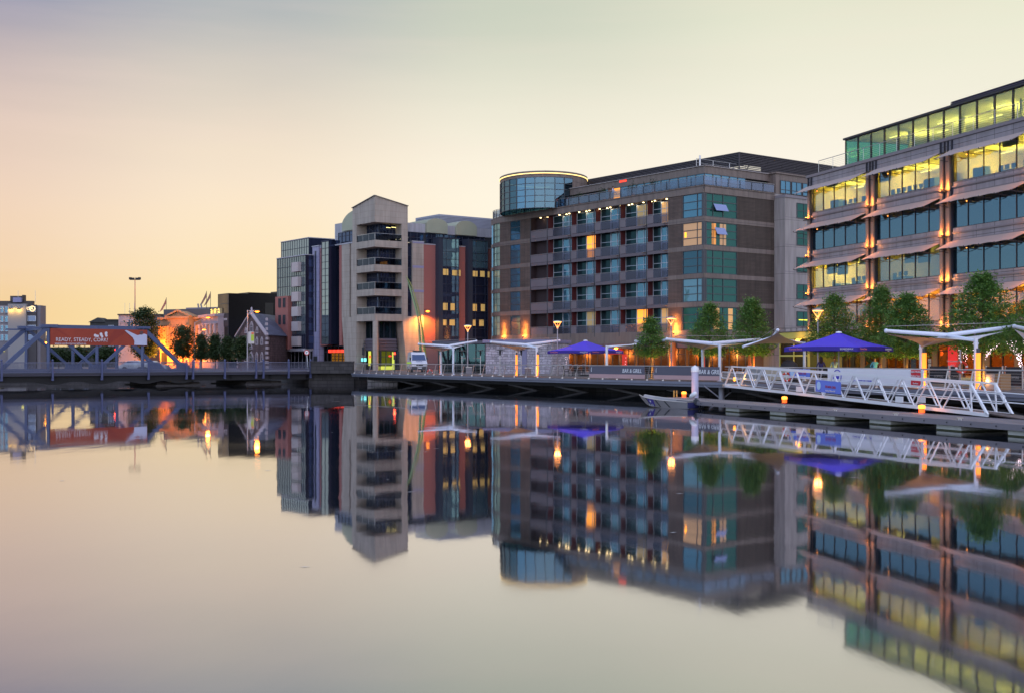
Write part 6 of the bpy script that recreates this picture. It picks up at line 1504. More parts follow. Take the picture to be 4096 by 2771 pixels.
for px, yb, lb in ((2736, 1587, 'glowing orange bollard light on the pontoon behind the boat'), (3138, 1610, 'glowing orange bollard light midway along the pontoon'), (3687, 1650, 'glowing orange bollard light nearest on the pontoon by the gangway foot')):
    d = F * 2.54 / (yb - HY); q = gpt(px, d, .47); t_ = thing('bollard_light', lb, 'lamp', q, 'orange bollard lights on the pontoon')
    m = MB(); m.lathe(q, [(.14, 0), (.14, .2)], 14); m.build('body', M_bol, t_)
    m = MB(); m.lathe(q + V(0, 0, .2), [(.15, 0), (.17, .05), (.15, .15), (.001, .18)], 14); m.build('lens', M_bolt, t_)
    lamp(q + V(-.3, -.35, .45), 28, (1, .30, .035), .15, parent=t_)
# mooring pile
q = gpt(2780, 80.8, 0); pil = thing('mooring_pile', 'thick white mooring pile with a pointed cap beside the boat', 'pile', q)
m = MB(); m.tube(q - V(0, 0, 2), q + V(0, 0, 2.15), .235, n=24); m.build('shaft', mat('pile_lilac', (186, 190, 222), .45, var=.1, scale=2), pil)
m = MB(); m.lathe(q + V(0, 0, 2.15), [(.26, -.02), (.26, .28), (.001, .43)], 24); m.build('cap', M_wh, pil)
# gangway
gw_ = thing('gangway', 'white lattice gangway sloping from the boardwalk down to the pontoon', 'gangway', gpt(2900, 82))
A0, A1 = pt(2900, 1541, 81.6), pt(3951, 1658, 53.0)
ax_ = (A1 - A0); ax_n = Vector((ax_.x, ax_.y, 0)).normalized(); side = Vector((-ax_n.y, ax_n.x, 0)); side = side if side.x > 0 else -side
Wd = 1.0; Ht = 1.32; NP = 12
for off, sh in ((0, 0.0), (Wd, .35)):
    a, b = A0 + side * off + ax_n * sh, A1 + side * off + ax_n * sh
    m = MB(); m.bar(a, b, .10, .16); m.build('bottom_chord', M_wh, gw_)
    st_ = (b - a) / (NP + .5); tops = [a + st_ * (k + .52) + V(0, 0, Ht) for k in range(NP + 1)]; bots = [a + st_ * (k + 1.0) for k in range(NP)]
    tops[-1] = b - st_ * .55 + V(0, 0, Ht)
    m = MB(); m.bar(tops[0] - ax_n * .1, tops[-1] + ax_n * .12, .09, .09); m.build('top_chord', M_wh, gw_)
    m = MB(); m.bar(a + V(0, 0, .05), tops[0], .09, .08)
    for k in range(NP): m.cut(); m.bar(tops[k], bots[k], .055, .055); m.cut(); m.bar(bots[k], tops[k + 1], .055, .055)
    m.cut(); m.bar(tops[-1], b, .10, .10)
    m.build('diagonal', M_wh, gw_)
    for h0 in (.5, .9):
        pass
    p = [a + ax_n * -.6 + V(0, 0, .52), a + ax_n * -.75 + V(0, 0, .6), a + ax_n * -.75 + V(0, 0, .85), a + ax_n * -.6 + V(0, 0, .93)]
    e = [b + ax_n * .9 + V(0, 0, .93), b + ax_n * 1.1 + V(0, 0, .85), b + ax_n * 1.1 + V(0, 0, .6), b + ax_n * .9 + V(0, 0, .52)]
    off_ = side * (.07 if off == 0 else -.07)
    m = MB(); m.path([q + off_ for q in [p[0], p[1], p[2], p[3], e[0], e[1], e[2], e[3], p[0]]], .028, n=6); m.build('handrail', M_wh, gw_)
    for f_ in (0.43, .86): q = a + st_ * (4.7 if f_ < .5 else 9.4); m = MB(); m.bar(q - ax_n * .35 + V(0, 0, .28), q + ax_n * .35 + V(0, 0, .28), .03, .3); m.build('gusset', M_wh, gw_)
m = MB(); m.add([A0 + V(0, 0, .06), A1 + V(0, 0, .06), A1 + side * Wd + ax_n * .5 + V(0, 0, .06), A0 + side * Wd + ax_n * .5 + V(0, 0, .06)] + [A0 + V(0, 0, .0), A1 + V(0, 0, .0), A1 + side * Wd + ax_n * .5, A0 + side * Wd + ax_n * .5], [(0, 1, 2, 3), (7, 6, 5, 4), (0, 4, 5, 1), (2, 6, 7, 3)]); m.build('walkway', M_board, gw_)
m = MB(); q = A1 + ax_n * .2; m.add([q + V(0, 0, .05), q + side * Wd + V(0, 0, .05), q + side * (Wd + .1) + ax_n * 2.3 + V(0, 0, -.05), q + ax_n * 2.3 + V(0, 0, -.05)], [(0, 1, 2, 3)]); m.slab([q + V(0, 0, .02), q + side * Wd + V(0, 0, .02), q + side * Wd + ax_n * 2.3 + V(0, 0, -.06), q + ax_n * 2.3 + V(0, 0, -.06)], .02); m.build('ramp_plate', M_board, gw_)
m = MB(); m.tube(A0 - side * .15 + V(0, 0, .02), A0 + side * (Wd + .15) + V(0, 0, .02), .12, n=12); m.build('hinge', M_steel, gw_)
m = MB(); m.ball(A0 + ax_n * .9 + side * .3 + V(0, 0, .45), .1, 8, sz=1.4); m.build('step_light', M_bolt, gw_)
lamp(A0 + ax_n * 1.1 + side * .7 + V(0, 0, .5), 25, (1, .42, .08), .1, parent=gw_)
# small blue banner tied to the gangway
M_bb = mat('banner_blue', (104, 128, 226), .7, var=.1); 
def gb_banner(p0, p1, h, label, name='small_banner'):
    r_ = (p1 - p0); rt = r_.normalized(); t_ = thing('banner', label, 'banner', p0); m = MB(); m.slab([p0, p1, p1 + V(0, 0, h), p0 + V(0, 0, h)], .02); m.build('sheet', M_bb, t_)
    o_ = rt.cross(Vector((0, 0, 1))).normalized(); o_ = o_ if o_.y < 0 else -o_; L = r_.length
    m = MB(); c = p0 + rt * (L * .14) + V(0, 0, h * .52) + o_ * .03; m.tube(c, c + o_ * .01, h * .36, n=20); m.build('printed_disc', mat('disc_pale', (170, 205, 245), .7), t_)
    q = p0 + rt * (L * .60) + V(0, 0, h * .42) + o_ * .03; text3('THE NAVAL CHEER', q, rt if rt.x > 0 else -rt, (0, 0, 1), h * .27, mat('print_red', (170, 60, 90), .7), t_, 'banner_lettering', xs=.8)
    q = p0 + rt * (L * .60) + V(0, 0, h * .12) + o_ * .03; text3('Saturday 12th June 2010', q, rt if rt.x > 0 else -rt, (0, 0, 1), h * .19, M_bw, t_, 'banner_lettering', xs=.9)
    return t_
a = A0 + (A1 - A0) * .455 - side * .09 + V(0, 0, .26); b = A0 + (A1 - A0) * .555 - side * .09 + V(0, 0, .24); gb_banner(a, b, .66, 'crumpled blue event banner tied low on the gangway side')
# aluminium boat
M_alu = mat('boat_aluminium', (150, 146, 150), .35, metal=.5, var=.1, scale=1.5)
bt = thing('motor_boat', 'open aluminium work boat with a tilted outboard moored at the pontoon', 'boat', (11.05, 72.8, 0), rz=math.atan2(3.9, -2.9))
secs = [(0, .74, .62, .42, .02), (1.0, .80, .66, .44, .0), (2.2, .80, .62, .48, .0), (3.2, .72, .48, .55, .04), (4.1, .52, .26, .64, .2), (4.75, .22, .10, .74, .58)]
m = MB(); vs = []; fs = []
for x, hb, cb_, zs, zc_ in secs: vs += [(x, -hb, zs), (x, -cb_, zc_), (x, 0, zc_ - .12), (x, cb_, zc_), (x, hb, zs), (x, hb - .04, zs), (x, cb_ - .03, zc_ + .06), (x, 0, zc_ + .04), (x, -cb_ + .03, zc_ + .06), (x, -hb + .04, zs)]
for i in range(len(secs) - 1):
    for j in range(10): fs.append((i * 10 + j, i * 10 + (j + 1) % 10, i * 10 + 10 + (j + 1) % 10, i * 10 + 10 + j))
k0 = (len(secs) - 1) * 10
fs += [(0, 1, 2, 3, 4, 5, 6, 7, 8, 9), tuple(k0 + q for q in range(9, -1, -1)), (0, 4, 3, 2, 1)]
m.add(vs, fs); m.v = [(x, y, z) for x, y, z in m.v]; m.build('hull', M_alu, bt, local=True)
m = MB()
for s in (-1, 1): m.path([(x, s * hb, zs) for x, hb, _, zs, _ in secs], .03, n=6)
m.build('gunwale', mat('gunwale_pale', (196, 190, 188), .4, metal=.3), bt, local=True)
m = MB(); m.box(-.03, .02, -.70, .70, .05, .40); m.build('transom', mat('transom_blue', (44, 46, 96), .5), bt, local=True)
m = MB(); m.box(0, .7, -.72, .72, .38, .42); m.build('stern_seat', M_alu, bt, local=True)
sgn = 1
def hullpatch(x0, x1, f0, f1, mt, name, sl=0.0):
    for s in (-1, 1):
        def hp_(x, f):
            for (a, b) in zip(secs[:-1], secs[1:]):
                if a[0] <= x <= b[0]: k = (x - a[0]) / (b[0] - a[0]); e = [a[i] + (b[i] - a[i]) * k for i in range(5)]; break
            return Vector((x, s * (e[2] + (e[1] - e[2]) * f + .012), e[4] + (e[3] - e[4]) * f))
        m = MB(); p = [hp_(x0 + sl, f0), hp_(x1 + sl, f0), hp_(x1, f1), hp_(x0, f1)]; m.slab(p, .012 if s < 0 else -.012); m.build(name, mt, bt, local=True)
hullpatch(2.95, 3.6, .1, .98, mat('decal_violet', (64, 48, 150), .5), 'decal'); 
for x in (3.75, 2.7, 1.85): hullpatch(x, x + .1, .15, .92, M_dk, 'hull_stripe', -.35)
for s in (1, -1):
    m = MB()
    for dx, w_ in ((3.12, .07), (3.26, .07), (3.40, .07)):
        yb_ = s * (.49 + .10); m.cut(); m.add([(dx - w_, yb_ + s * -.02, .10), (dx + w_, yb_ + s * -.02, .10), (dx, yb_ + s * .05, .27)], [(0, 1, 2), (2, 1, 0)])
    m.cut(); m.add([(3.26 - .06, s * .68, .38), (3.26, s * .63, .30), (3.26 + .06, s * .68, .38), (3.26, s * .74, .48)], [(0, 1, 2, 3), (3, 2, 1, 0)]); m.build('emblem', M_wh, bt, local=True)
m = MB(); m.add([(-.035, -.5, .06), (-.035, -.36, .06), (-.035, -.43, .22)], [(0, 1, 2), (2, 1, 0)]); m.cut(); m.add([(-.035, -.32, .06), (-.035, -.18, .06), (-.035, -.25, .22)], [(0, 1, 2), (2, 1, 0)]); m.cut(); m.add([(-.035, -.45, .3), (-.035, -.34, .24), (-.035, -.23, .3), (-.035, -.34, .4)], [(0, 1, 2, 3), (3, 2, 1, 0)]); m.build('emblem', M_wh, bt, local=True)
m = MB(); vs = []
m.tube((-.05, .1, .62), (-.62, .1, .30), .07, .06, n=10); m.tube((-.62, .1, .30), (-.75, .1, .12), .05, n=8); m.box(-.2, .02, 0, .2, .3, .56); m.build('outboard_leg', M_plas, bt, local=True)
m = MB(); 
pr_ = [(.001, -.34), (.09, -.30), (.15, -.15), (.16, .05), (.13, .20), (.06, .28), (.001, .3)]; m.lathe((0, 0, 0), pr_, 14)
rot = Matrix.Rotation(R(-62), 4, 'Y'); m.v = [tuple(rot @ Vector(v) + Vector((.12, .1, .84))) for v in m.v]; m.build('outboard_cowl', M_wh, bt, local=True)
# ================= banners and sheets on the boardwalk rail =================
S1 = Wall(E[0], E[1] - E[0]); S2 = Wall(E[1], E[2] - E[1])
M_bg = mat('banner_slate', (88, 88, 104), .7, var=.1); M_bp = mat('banner_pink', (186, 152, 156), .7)
def railbanner(w, p0, p1, label, tx, tpx, size, n=.09):
    a, b = w.u(p0), w.u(p1); t_ = thing('banner', label, 'banner', w.P((a + b) / 2, DZ, n)); m = MB(); w.box(m, a, b, 1.74, 2.40, n, n + .02); m.build('sheet', M_bg, t_)
    m = MB(); w.box(m, a, b, 1.42, 1.74, n, n + .022); m.build('lower_sheet', M_bp, t_); text(tx, w, w.u(tpx), 1.88, size, M_wh, t_, n=n + .03, name='banner_lettering', shear=.15)
    m = MB(); u = a + (b - a) * .05
    for k in range(2): c_ = [w.P(u + (b - a) * (.006 * k) + .12 * math.cos(q * .35 + 1.9) * (1 if b > a else -1), 2.05 + .26 * math.sin(q * .35 + 1.9), n + .03) for q in range(6)]; m.cut(); m.path(c_, .012, n=4)
    m.build('printed_arc', M_wh, t_); return t_
railbanner(S1, 2362, 2583, 'slate grey BAR & GRILL banner below the farther parasol', 'BAR & GRILL', 2532, .46)
railbanner(S1, 2620, 2882, 'slate grey BAR & GRILL banner behind the mooring pile', 'BAR & GRILL', 2845, .46)
a, b = S2.u(3316), S2.u(3700); t_ = thing('banner', 'long white banner with a round blue emblem on the boardwalk rail', 'banner', S2.P((a + b) / 2, DZ, .1)); m = MB(); S2.box(m, a, b, 1.45, 2.41, .08, .10); m.build('sheet', mat('banner_milk', (226, 226, 238), .7, var=.08), t_)
c = S2.P(S2.u(3355), 1.92, .11); m = MB(); o_ = Vector((*S2.N, 0)); 
pts = [c + Vector((*S2.U, 0)) * .42 * math.cos(q * math.pi / 12) + V(0, 0, .40 * math.sin(q * math.pi / 12)) for q in range(25)]; m.path(pts, .028, n=5); m.build('emblem_ring', mat('print_blue', (60, 52, 190), .6), t_)
m = MB(); m.slab([S2.P(S2.u(3355) - .22, 1.95, .11), S2.P(S2.u(3355) + .22, 1.95, .11), S2.P(S2.u(3355) + .08, 1.62, .11), S2.P(S2.u(3355) - .08, 1.62, .11)], .01); m.build('emblem_shield', MATS['print_blue'], t_)
text('CORK HARBOUR TOURS', S2, S2.u(3455), 1.62, .17, MATS['print_blue'], t_, n=.12, name='banner_lettering')
a, b = S2.u(3652), S2.u(3690); t_ = thing('notice_board', 'red notice for harbour tours at the end of the white banner', 'sign', S2.P((a + b) / 2, DZ, .15)); m = MB(); S2.box(m, a, b, 1.93, 2.39, .12, .14); m.cut(); S2.box(m, a, b, 1.5, 1.82, .12, .14); m.build('red_panel', mat('notice_red', (204, 42, 58), .6), t_)
for s_, z in (('Dolphin Watching', 2.24), ('Harbour Tours', 2.02), ('On Here', 1.6)): text(s_, S2, (a + b) / 2, z, .125, M_wh, t_, n=.15, name='notice_lettering')
a, b = S2.u(3165), S2.u(3247); gb_banner(S2.P(min(a, b) if S2.P(min(a, b), 0).x < S2.P(max(a, b), 0).x else max(a, b), 1.75, .12), S2.P(max(a, b), 1.75, .12), .6, 'flat blue event banner on the boardwalk rail behind the gangway')
for p0, p1, lb in ((2925, 2985, 'grey plastic windbreak sheet behind the top of the gangway'), (3000, 3102, 'pale beige windbreak sheet behind the top of the gangway')):
    m = MB(); S2.bp(m, p0, p1, 1.55, 2.32, -1.2, -1.17); tag(m.build('windbreak', mat('sheet_' + str(p0), (150, 152, 156) if p0 < 2990 else (192, 178, 160), .7, var=.1), None), lb, 'windbreak')
# life rings
def ring(c, r, label, post=None, tilt=0.0):
    t_ = thing('life_ring', label, 'life ring', c); n = 20; m = MB(); w_ = MB()
    for k in range(n):
        a0, a1_ = 2 * math.pi * k / n, 2 * math.pi * (k + 1) / n; (w_ if k % 5 == 0 else m).tube(c + V(r * math.cos(a0), 0, r * math.sin(a0)), c + V(r * math.cos(a1_), 0, r * math.sin(a1_)), r * .24, n=8)
    m.build('ring', mat('ring_red', (206, 62, 44), .6), t_); w_.build('band', M_wh, t_)
    if post: m = MB(); m.tube((post.x, post.y, DZ), post, .055, n=8); m.build('post', MATS['lamp_pole'], t_)
ring(pt(3846, 1468, 68.2), .30, 'red life ring on a steel post under the big canopy', post=pt(3841, 1398, 68.5)); ring(pt(3146, 1507, 80), .26, 'red life ring half hidden behind the gangway lattice'); ring(pt(1720, 1488, 139), .30, 'faded red life ring standing by the van', None)
# black windbreak screens of the terrace on the right
for i, (p0, p1) in enumerate(((3718, 3795), (3803, 3838), (3945, 4010), (4022, 4090))):
    w = Wall(gp(3700, 74), (gp(4120, 66) - gp(3700, 74))); t_ = thing('windbreak', 'black terrace windbreak with pale lettering, number of them counted from left: ' + ['first', 'second', 'third', 'fourth'][i], 'windbreak', w.P(w.u(p0), DZ), 'black windbreaks of the bar terrace')
    t_['label'] = ['black terrace windbreak just right of the red notice', 'narrow black windbreak left of the life ring post', 'black windbreak right of the big canopy front mast', 'black windbreak at the right edge by the lit tree'][i]
    m = MB(); w.bp(m, p0, p1, 1.5, 2.55, -.02, .02); m.build('sheet', M_dk, t_); m = MB(); 
    for p in (p0, p1): m.cut(); w.box(m, w.u(p) - .03, w.u(p) + .03, DZ, 2.6, -.03, .03)
    m.build('post', M_steel, t_); text('COPPERS', w, (w.u(p0) + w.u(p1)) / 2, 1.9, .2, mat('letter_grey', (150, 150, 150), .7), t_, n=.03, name='windbreak_lettering')
# wooden cabinet, planter box
t_ = thing('storage_cabinet', 'timber cabinet with a pale framed door on the boardwalk at right', 'cabinet', gpt(3972, 66)); w = Wall(gp(3944, 66), (gp(4003, 65) - gp(3944, 66))); L = (gp(4003, 65) - gp(3944, 66)).length
m = MB(); w.box(m, 0, L, DZ, 2.2, -.7, 0); m.build('body', mat('cabinet_wood', (150, 116, 84), .7, var=.2), t_); m = MB(); w.box(m, 0, L * .62, DZ + .02, 2.18, 0, .03); m.build('door', mat('door_pale', (146, 146, 150), .6), t_)
for i, (px, d, lb) in enumerate(((2112, 120, 'steel framed bin by the rubble wall pier'), (1876, 132, 'pale grey bin under the first canopy'))):
    t_ = thing('litter_bin', lb, 'bin', gpt(px, d)); q = gpt(px, d); m = MB(); m.box(q.x - .32, q.x + .32, q.y - .2, q.y + .2, DZ, DZ + .75); m.build('body', mat('bin_grey', (120, 120, 132), .5), t_); m = MB(); m.box(q.x - .36, q.x + .36, q.y - .24, q.y + .24, DZ + .75, DZ + .8); m.build('lid', M_steel, t_)
# patio heaters
ph_ = thing('patio_heater', 'tall patio heater in front of the rubble wall', 'heater', gpt(2000, 124), 'patio heaters'); m = MB(); m.tube((0, 0, 0), (0, 0, 2.0), .04, n=8); m.lathe((0, 0, 0), [(.25, 0), (.25, .06), (.05, .1)], 12); m.build('stand', M_steel, ph_, local=True)
m = MB(); m.lathe((0, 0, 2.0), [(.06, 0), (.11, .35), (.1, .5)], 10); m.build('burner', M_dk, ph_, local=True); m = MB(); m.lathe((0, 0, 2.5), [(.5, 0), (.3, .08), (.001, .12)], 14); m.build('hood', M_dk, ph_, local=True); bpy.context.view_layer.update()
for px, d, lb in ((2085, 123, 'tall patio heater beside the lilac wall pier'), (1922, 131, 'tall patio heater where glass and rubble pavilions meet'), (1848, 133, 'tall patio heater in front of the dark glass pavilion')): dup(ph_, gpt(px, d), label=lb)
# bike hoops
for k, px in enumerate((2207, 2228, 2252, 2276, 2302)):
    q = gpt(px, 123 - k * .8); m = MB(); m.path([q + V(.0 + .9 * (1 - math.cos(a * .26)), 0, 1.15 * math.sin(a * .26)) for a in range(7)], .03, n=6); o = m.build('bike_hoop', M_steel, None); tag(o, ['curved steel bike hoop nearest the rubble wall', 'second curved bike hoop from the rubble wall', 'middle curved bike hoop under the farther parasol', 'fourth curved bike hoop, before the red shop panel', 'curved steel bike hoop nearest the dark chairs'][k], 'bike rack', 'curved bike hoops')
# rattan chairs and tables
M_rat = mat('dark_rattan', (36, 34, 38), .8)
ch = thing('rattan_chair', 'dark rattan chair facing left below the farther parasol', 'chair', gpt(2266, 117), 'dark high back rattan chairs', rz=R(180))
m = MB(); m.box(-.26, .26, -.26, .26, .40, .47); m.build('seat', M_rat, ch, local=True); m = MB(); m.slab([(-.25, .22, .47), (.25, .22, .47), (.25, .34, 1.08), (-.25, .34, 1.08)], .05); m.build('backrest', M_rat, ch, local=True)
for x in (-.24, .24):
    for y in (-.24, .24): m = MB(); m.box(x - .02, x + .02, y - .02, y + .02, 0, .4); m.build('leg', M_rat, ch, local=True)
    m = MB(); m.box(x - .03, x + .03, -.24, .26, .64, .68); m.box(x - .02, x + .02, -.24, -.2, .4, .64); m.build('armrest', M_rat, ch, local=True)
ch.rotation_euler.z = R(95); bpy.context.view_layer.update()
for px, d, rz, lb in ((2306, 116, 10, 'dark rattan chair seen from behind, below the parasol pole'), (2326, 115.5, -70, 'dark rattan chair turned right, beside the first grey banner'), (2596, 103, 5, 'dark rattan chair in the gap between the two grey banners'), (3160, 88, 200, 'dark rattan chair left of the nearer parasol'), (3300, 84, 160, 'dark rattan chair behind the blue banner on the rail'), (3560, 80, 100, 'dark rattan chair right of the man in the blue polo')): dup(ch, gpt(px, d), rz=R(rz), label=lb)
for px, d, lb in ((2290, 117, 'small round table among chairs below the farther parasol'), (3405, 82, 'round cafe table lit amber below the nearer parasol'), (3180, 87, 'small round table left of the nearer parasol')):
    t_ = thing('cafe_table', lb, 'table', gpt(px, d), 'round cafe tables'); q = gpt(px, d); m = MB(); m.tube(q, q + V(0, 0, .72), .04, n=8); m.lathe(q, [(.28, 0), (.28, .03), (.04, .06)], 12); m.build('pedestal', M_dk, t_); m = MB(); m.tube(q + V(0, 0, .72), q + V(0, 0, .75), .42, n=20); m.build('table_top', mat('table_amber', (196, 150, 110), .6), t_)
# covered heap of furniture
q = gpt(3152, 90); m = MB(); vs = []; rr = random.Random(2)
m.lathe(q, [(.9, 0), (.85, .7), (.6, 1.25), (.3, 1.5), (.001, 1.55)], 9); m.v = [(x + rr.uniform(-.12, .12), y, z + rr.uniform(-.1, .1)) for x, y, z in m.v]; tag(m.build('covered_furniture', M_dk, None), 'black covered heap of furniture below the brown sail', 'cover')
# ================= trees =================
def leafmat(name, c1_, c2_):
    m = bpy.data.materials.new(name); m.use_nodes = True; t = m.node_tree; p = t.nodes['Principled BSDF']
    oi = t.nodes.new('ShaderNodeNewGeometry'); tco = t.nodes.new('ShaderNodeTexCoord'); n = t.nodes.new('ShaderNodeTexNoise'); n.inputs['Scale'].default_value = 1.6; n.inputs['Detail'].default_value = 3; t.links.new(tco.outputs['Object'], n.inputs['Vector'])
    ad_ = t.nodes.new('ShaderNodeMath'); ad_.operation = 'MULTIPLY_ADD'; t.links.new(oi.outputs['Random Per Island'], ad_.inputs[0]); ad_.inputs[1].default_value = .6; 
    s = t.nodes.new('ShaderNodeMath'); s.operation = 'SUBTRACT'; t.links.new(n.outputs['Fac'], s.inputs[0]); s.inputs[1].default_value = .3; t.links.new(s.outputs[0], ad_.inputs[2])
    mx = t.nodes.new('ShaderNodeMix'); mx.data_type = 'RGBA'; mx.inputs[6].default_value = (*s2l(c1_), 1); mx.inputs[7].default_value = (*s2l(c2_), 1); t.links.new(ad_.outputs[0], mx.inputs[0]); t.links.new(mx.outputs[2], p.inputs['Base Color'])
    p.inputs['Roughness'].default_value = .55
    tr = t.nodes.new('ShaderNodeBsdfTranslucent'); t.links.new(mx.outputs[2], tr.inputs[0]); ms = t.nodes.new('ShaderNodeMixShader'); ms.inputs[0].default_value = .3; t.links.new(p.outputs[0], ms.inputs[1]); t.links.new(tr.outputs[0], ms.inputs[2]); t.links.new(ms.outputs[0], t.nodes['Material Output'].inputs[0]); MATS[name] = m; return m
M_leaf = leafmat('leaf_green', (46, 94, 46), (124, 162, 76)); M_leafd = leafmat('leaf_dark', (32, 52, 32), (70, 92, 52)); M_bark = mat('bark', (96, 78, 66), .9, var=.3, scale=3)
def tree(label, px, d, ytop, ybot, wpx, seed, shape='cone', leaf=M_leaf, ls=.20, n=3600, group='clipped trees along the quay', up=0, z0=DZ, name='quay_tree'):
    rr = random.Random(seed); s = F / d; base = gpt(px, d, z0); zt_, zb_ = EYE + (HY - ytop) / s, EYE + (HY - ybot) / s; Rm = wpx / 2 / s * (1.12 if shape == 'cone' else 1)
    t_ = thing(name, label, 'tree', base, group); H_ = zt_ - zb_
    def prof(t):
        if shape == 'cone': return Rm * 1.08 * (min(1, .62 + t / .16 * .38) if t < .16 else max(.05, (1 - (t - .16) / .84)) ** .62)
        if shape == 'column': return Rm * math.sqrt(max(.01, 1 - (2 * t - .85) ** 2 / 1.4)) * (1 if t < .45 else max(.05, 1 - (t - .45) * 1.5))
        return Rm * math.sqrt(max(.01, 1 - (2 * t - 1) ** 2))
    m = MB(); lean = rr.uniform(-.08, .08); top = base + V(lean, 0, zt_ - z0 - H_ * .2)
    m.tube(base, base + (top - base) * .5, .11, .08, n=8); m.tube(base + (top - base) * .5, top, .08, .03, n=8)
    for k in range(14):
        f_ = k / 14; a = rr.uniform(0, 6.28); r_ = prof(.1 + .8 * f_) * .8; st_ = V(base.x, base.y, zb_ + H_ * (f_ * .75 - .05)); m.tube(st_, st_ + V(math.cos(a) * r_, math.sin(a) * r_, r_ * .5), .035, .012, n=5)
    m.build('trunk', M_bark, t_)
    m = MB(); vs = []; fs = []; nc = max(60, n // 11)
    for c_ in range(nc):
        t = rr.random() ** 1.25; a = rr.uniform(0, 2 * math.pi); rad = prof(t) * (1 - .75 * rr.random() ** 1.6) * rr.uniform(.85, 1.12)
        cx_, cy_, cz_ = base.x + lean * t + math.cos(a) * rad, base.y + math.sin(a) * rad, zb_ + H_ * t; cr_ = rr.uniform(.26, .46) * (ls / .2)
        for q in range(24):
            ox, oy, oz = rr.gauss(0, cr_ * .6), rr.gauss(0, cr_ * .6), rr.gauss(0, cr_ * .4) - .05; sz = ls * rr.uniform(.55, 1.1)
            u = Vector((rr.gauss(0, 1), rr.gauss(0, 1), rr.gauss(0, .5))).normalized(); w = u.cross(Vector((rr.gauss(0, .5), rr.gauss(0, .5), 1))).normalized()
            c0 = Vector((cx_ + ox, cy_ + oy, cz_ + oz)); k = len(vs); vs += [c0 - u * sz * .5, c0 - w * sz * .3, c0 + u * sz * .5, c0 + w * sz * .3]; fs.append((k, k + 1, k + 2, k + 3))
    m.add(vs, fs); m.build('crown', leaf, t_)
    if up: lamp(base + V(.25, -.5, .5), up * 1.6, (1, .58, .10), .15, parent=t_)
    return t_
tree('small quay tree half hidden behind the third canopy, in front of hotel balconies', 2606, 104, 1275, 1418, 110, 1, n=3200, up=90)
tree('quay tree in front of the hotel corner, left of its taller neighbour', 2836, 101, 1218, 1412, 150, 2, n=4400, up=120)
tree('quay tree in front of the dark timber side of the hotel', 3010, 97, 1198, 1410, 162, 3, n=5000, up=150)
tree('quay tree behind the nearer blue parasol', 3340, 92, 1180, 1415, 200, 4, n=6000, up=80)
tree('quay tree just right of the nearer parasol, the taller of the overlapping pair', 3522, 87, 1150, 1412, 170, 5, n=5200, up=120)
tree('quay tree overlapping its left neighbour before the orange lit windows', 3625, 83, 1178, 1418, 210, 6, n=6000, up=140)
tree('tallest quay tree behind the big canopy at right', 3932, 77, 1096, 1400, 275, 8, n=8000, up=120)
tree('quay tree at the right edge wrapped in white fairy lights', 4140, 70, 1180, 1400, 220, 9, n=4000, up=60)
BG = 'trees beyond the bridge'
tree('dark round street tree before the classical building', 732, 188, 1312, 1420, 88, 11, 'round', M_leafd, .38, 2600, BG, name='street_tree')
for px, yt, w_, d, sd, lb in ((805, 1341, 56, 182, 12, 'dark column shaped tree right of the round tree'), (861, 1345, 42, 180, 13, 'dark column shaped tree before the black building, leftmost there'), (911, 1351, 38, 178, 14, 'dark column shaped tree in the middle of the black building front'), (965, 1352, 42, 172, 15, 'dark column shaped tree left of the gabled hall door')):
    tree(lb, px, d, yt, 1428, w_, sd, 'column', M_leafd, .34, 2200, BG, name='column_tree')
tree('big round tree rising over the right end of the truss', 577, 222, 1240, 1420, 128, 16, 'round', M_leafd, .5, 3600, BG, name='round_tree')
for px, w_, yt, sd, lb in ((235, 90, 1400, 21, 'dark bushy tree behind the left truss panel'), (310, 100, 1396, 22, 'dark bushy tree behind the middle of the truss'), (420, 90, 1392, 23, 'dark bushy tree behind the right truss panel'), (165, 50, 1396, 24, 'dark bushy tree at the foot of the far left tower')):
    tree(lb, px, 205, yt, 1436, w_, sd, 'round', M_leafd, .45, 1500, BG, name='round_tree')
# string lights
L_str = glow('fairy_white', (255, 226, 235), 5)
def strings(label, pts_, step=.17, parent=None):
    m = MB(); rr = random.Random(4)
    for a, b in pts_:
        L = (b - a).length; k = 0
        while k < L: c = a.lerp(b, k / L) + V(rr.uniform(-.05, .05), 0, rr.uniform(-.04, .04)); m.add([c + V(.02, 0, 0), c + V(-.02, 0, 0), c + V(0, .02, 0), c + V(0, -.02, 0), c + V(0, 0, .024), c + V(0, 0, -.024)], [(0, 2, 4), (2, 1, 4), (1, 3, 4), (3, 0, 4), (2, 0, 5), (1, 2, 5), (3, 1, 5), (0, 3, 5)]); k += step * rr.uniform(.7, 1.3)
    o = m.build('string_lights', L_str, None); tag(o, label, 'string lights', 'white fairy lights'); return o
strings('white fairy lights hanging in vertical threads over the red bar banner', [(pt(px, 1388, 78), pt(px + 2, yb, 78)) for px, yb in ((3837, 1460), (3850, 1432), (3862, 1452), (3866, 1440))])
strings('white fairy lights swept in a curtain right of the front mast', [(pt(px, 1374 + k, 76), pt(3938 + k * 3, 1440 - k * 5, 76)) for k, px in enumerate((3960, 3972, 3984, 3996, 3975, 3990))] + [(pt(3892, 1380, 76), pt(3896, 1455, 76))])
strings('white fairy lights wrapped round the tree and stem at the right edge', [(pt(px, 1366, 71), pt(4072 + k, 1440, 71)) for k, px in enumerate((4028, 4036, 4046, 4056, 4066, 4080, 4092, 4100))] + [(pt(4074 + k * 3, 1440, 70.5), pt(4078 + k * 2, 1506, 70.5)) for k in range(5)], .13)
strings('amber dotted fairy lights on a shrub behind the farther parasol', [(pt(2264, 1425, 126), pt(2266, 1455, 126)), (pt(2270, 1428, 126), pt(2262, 1450, 126)), (pt(2503, 1430, 112), pt(2500, 1460, 112))], .25)
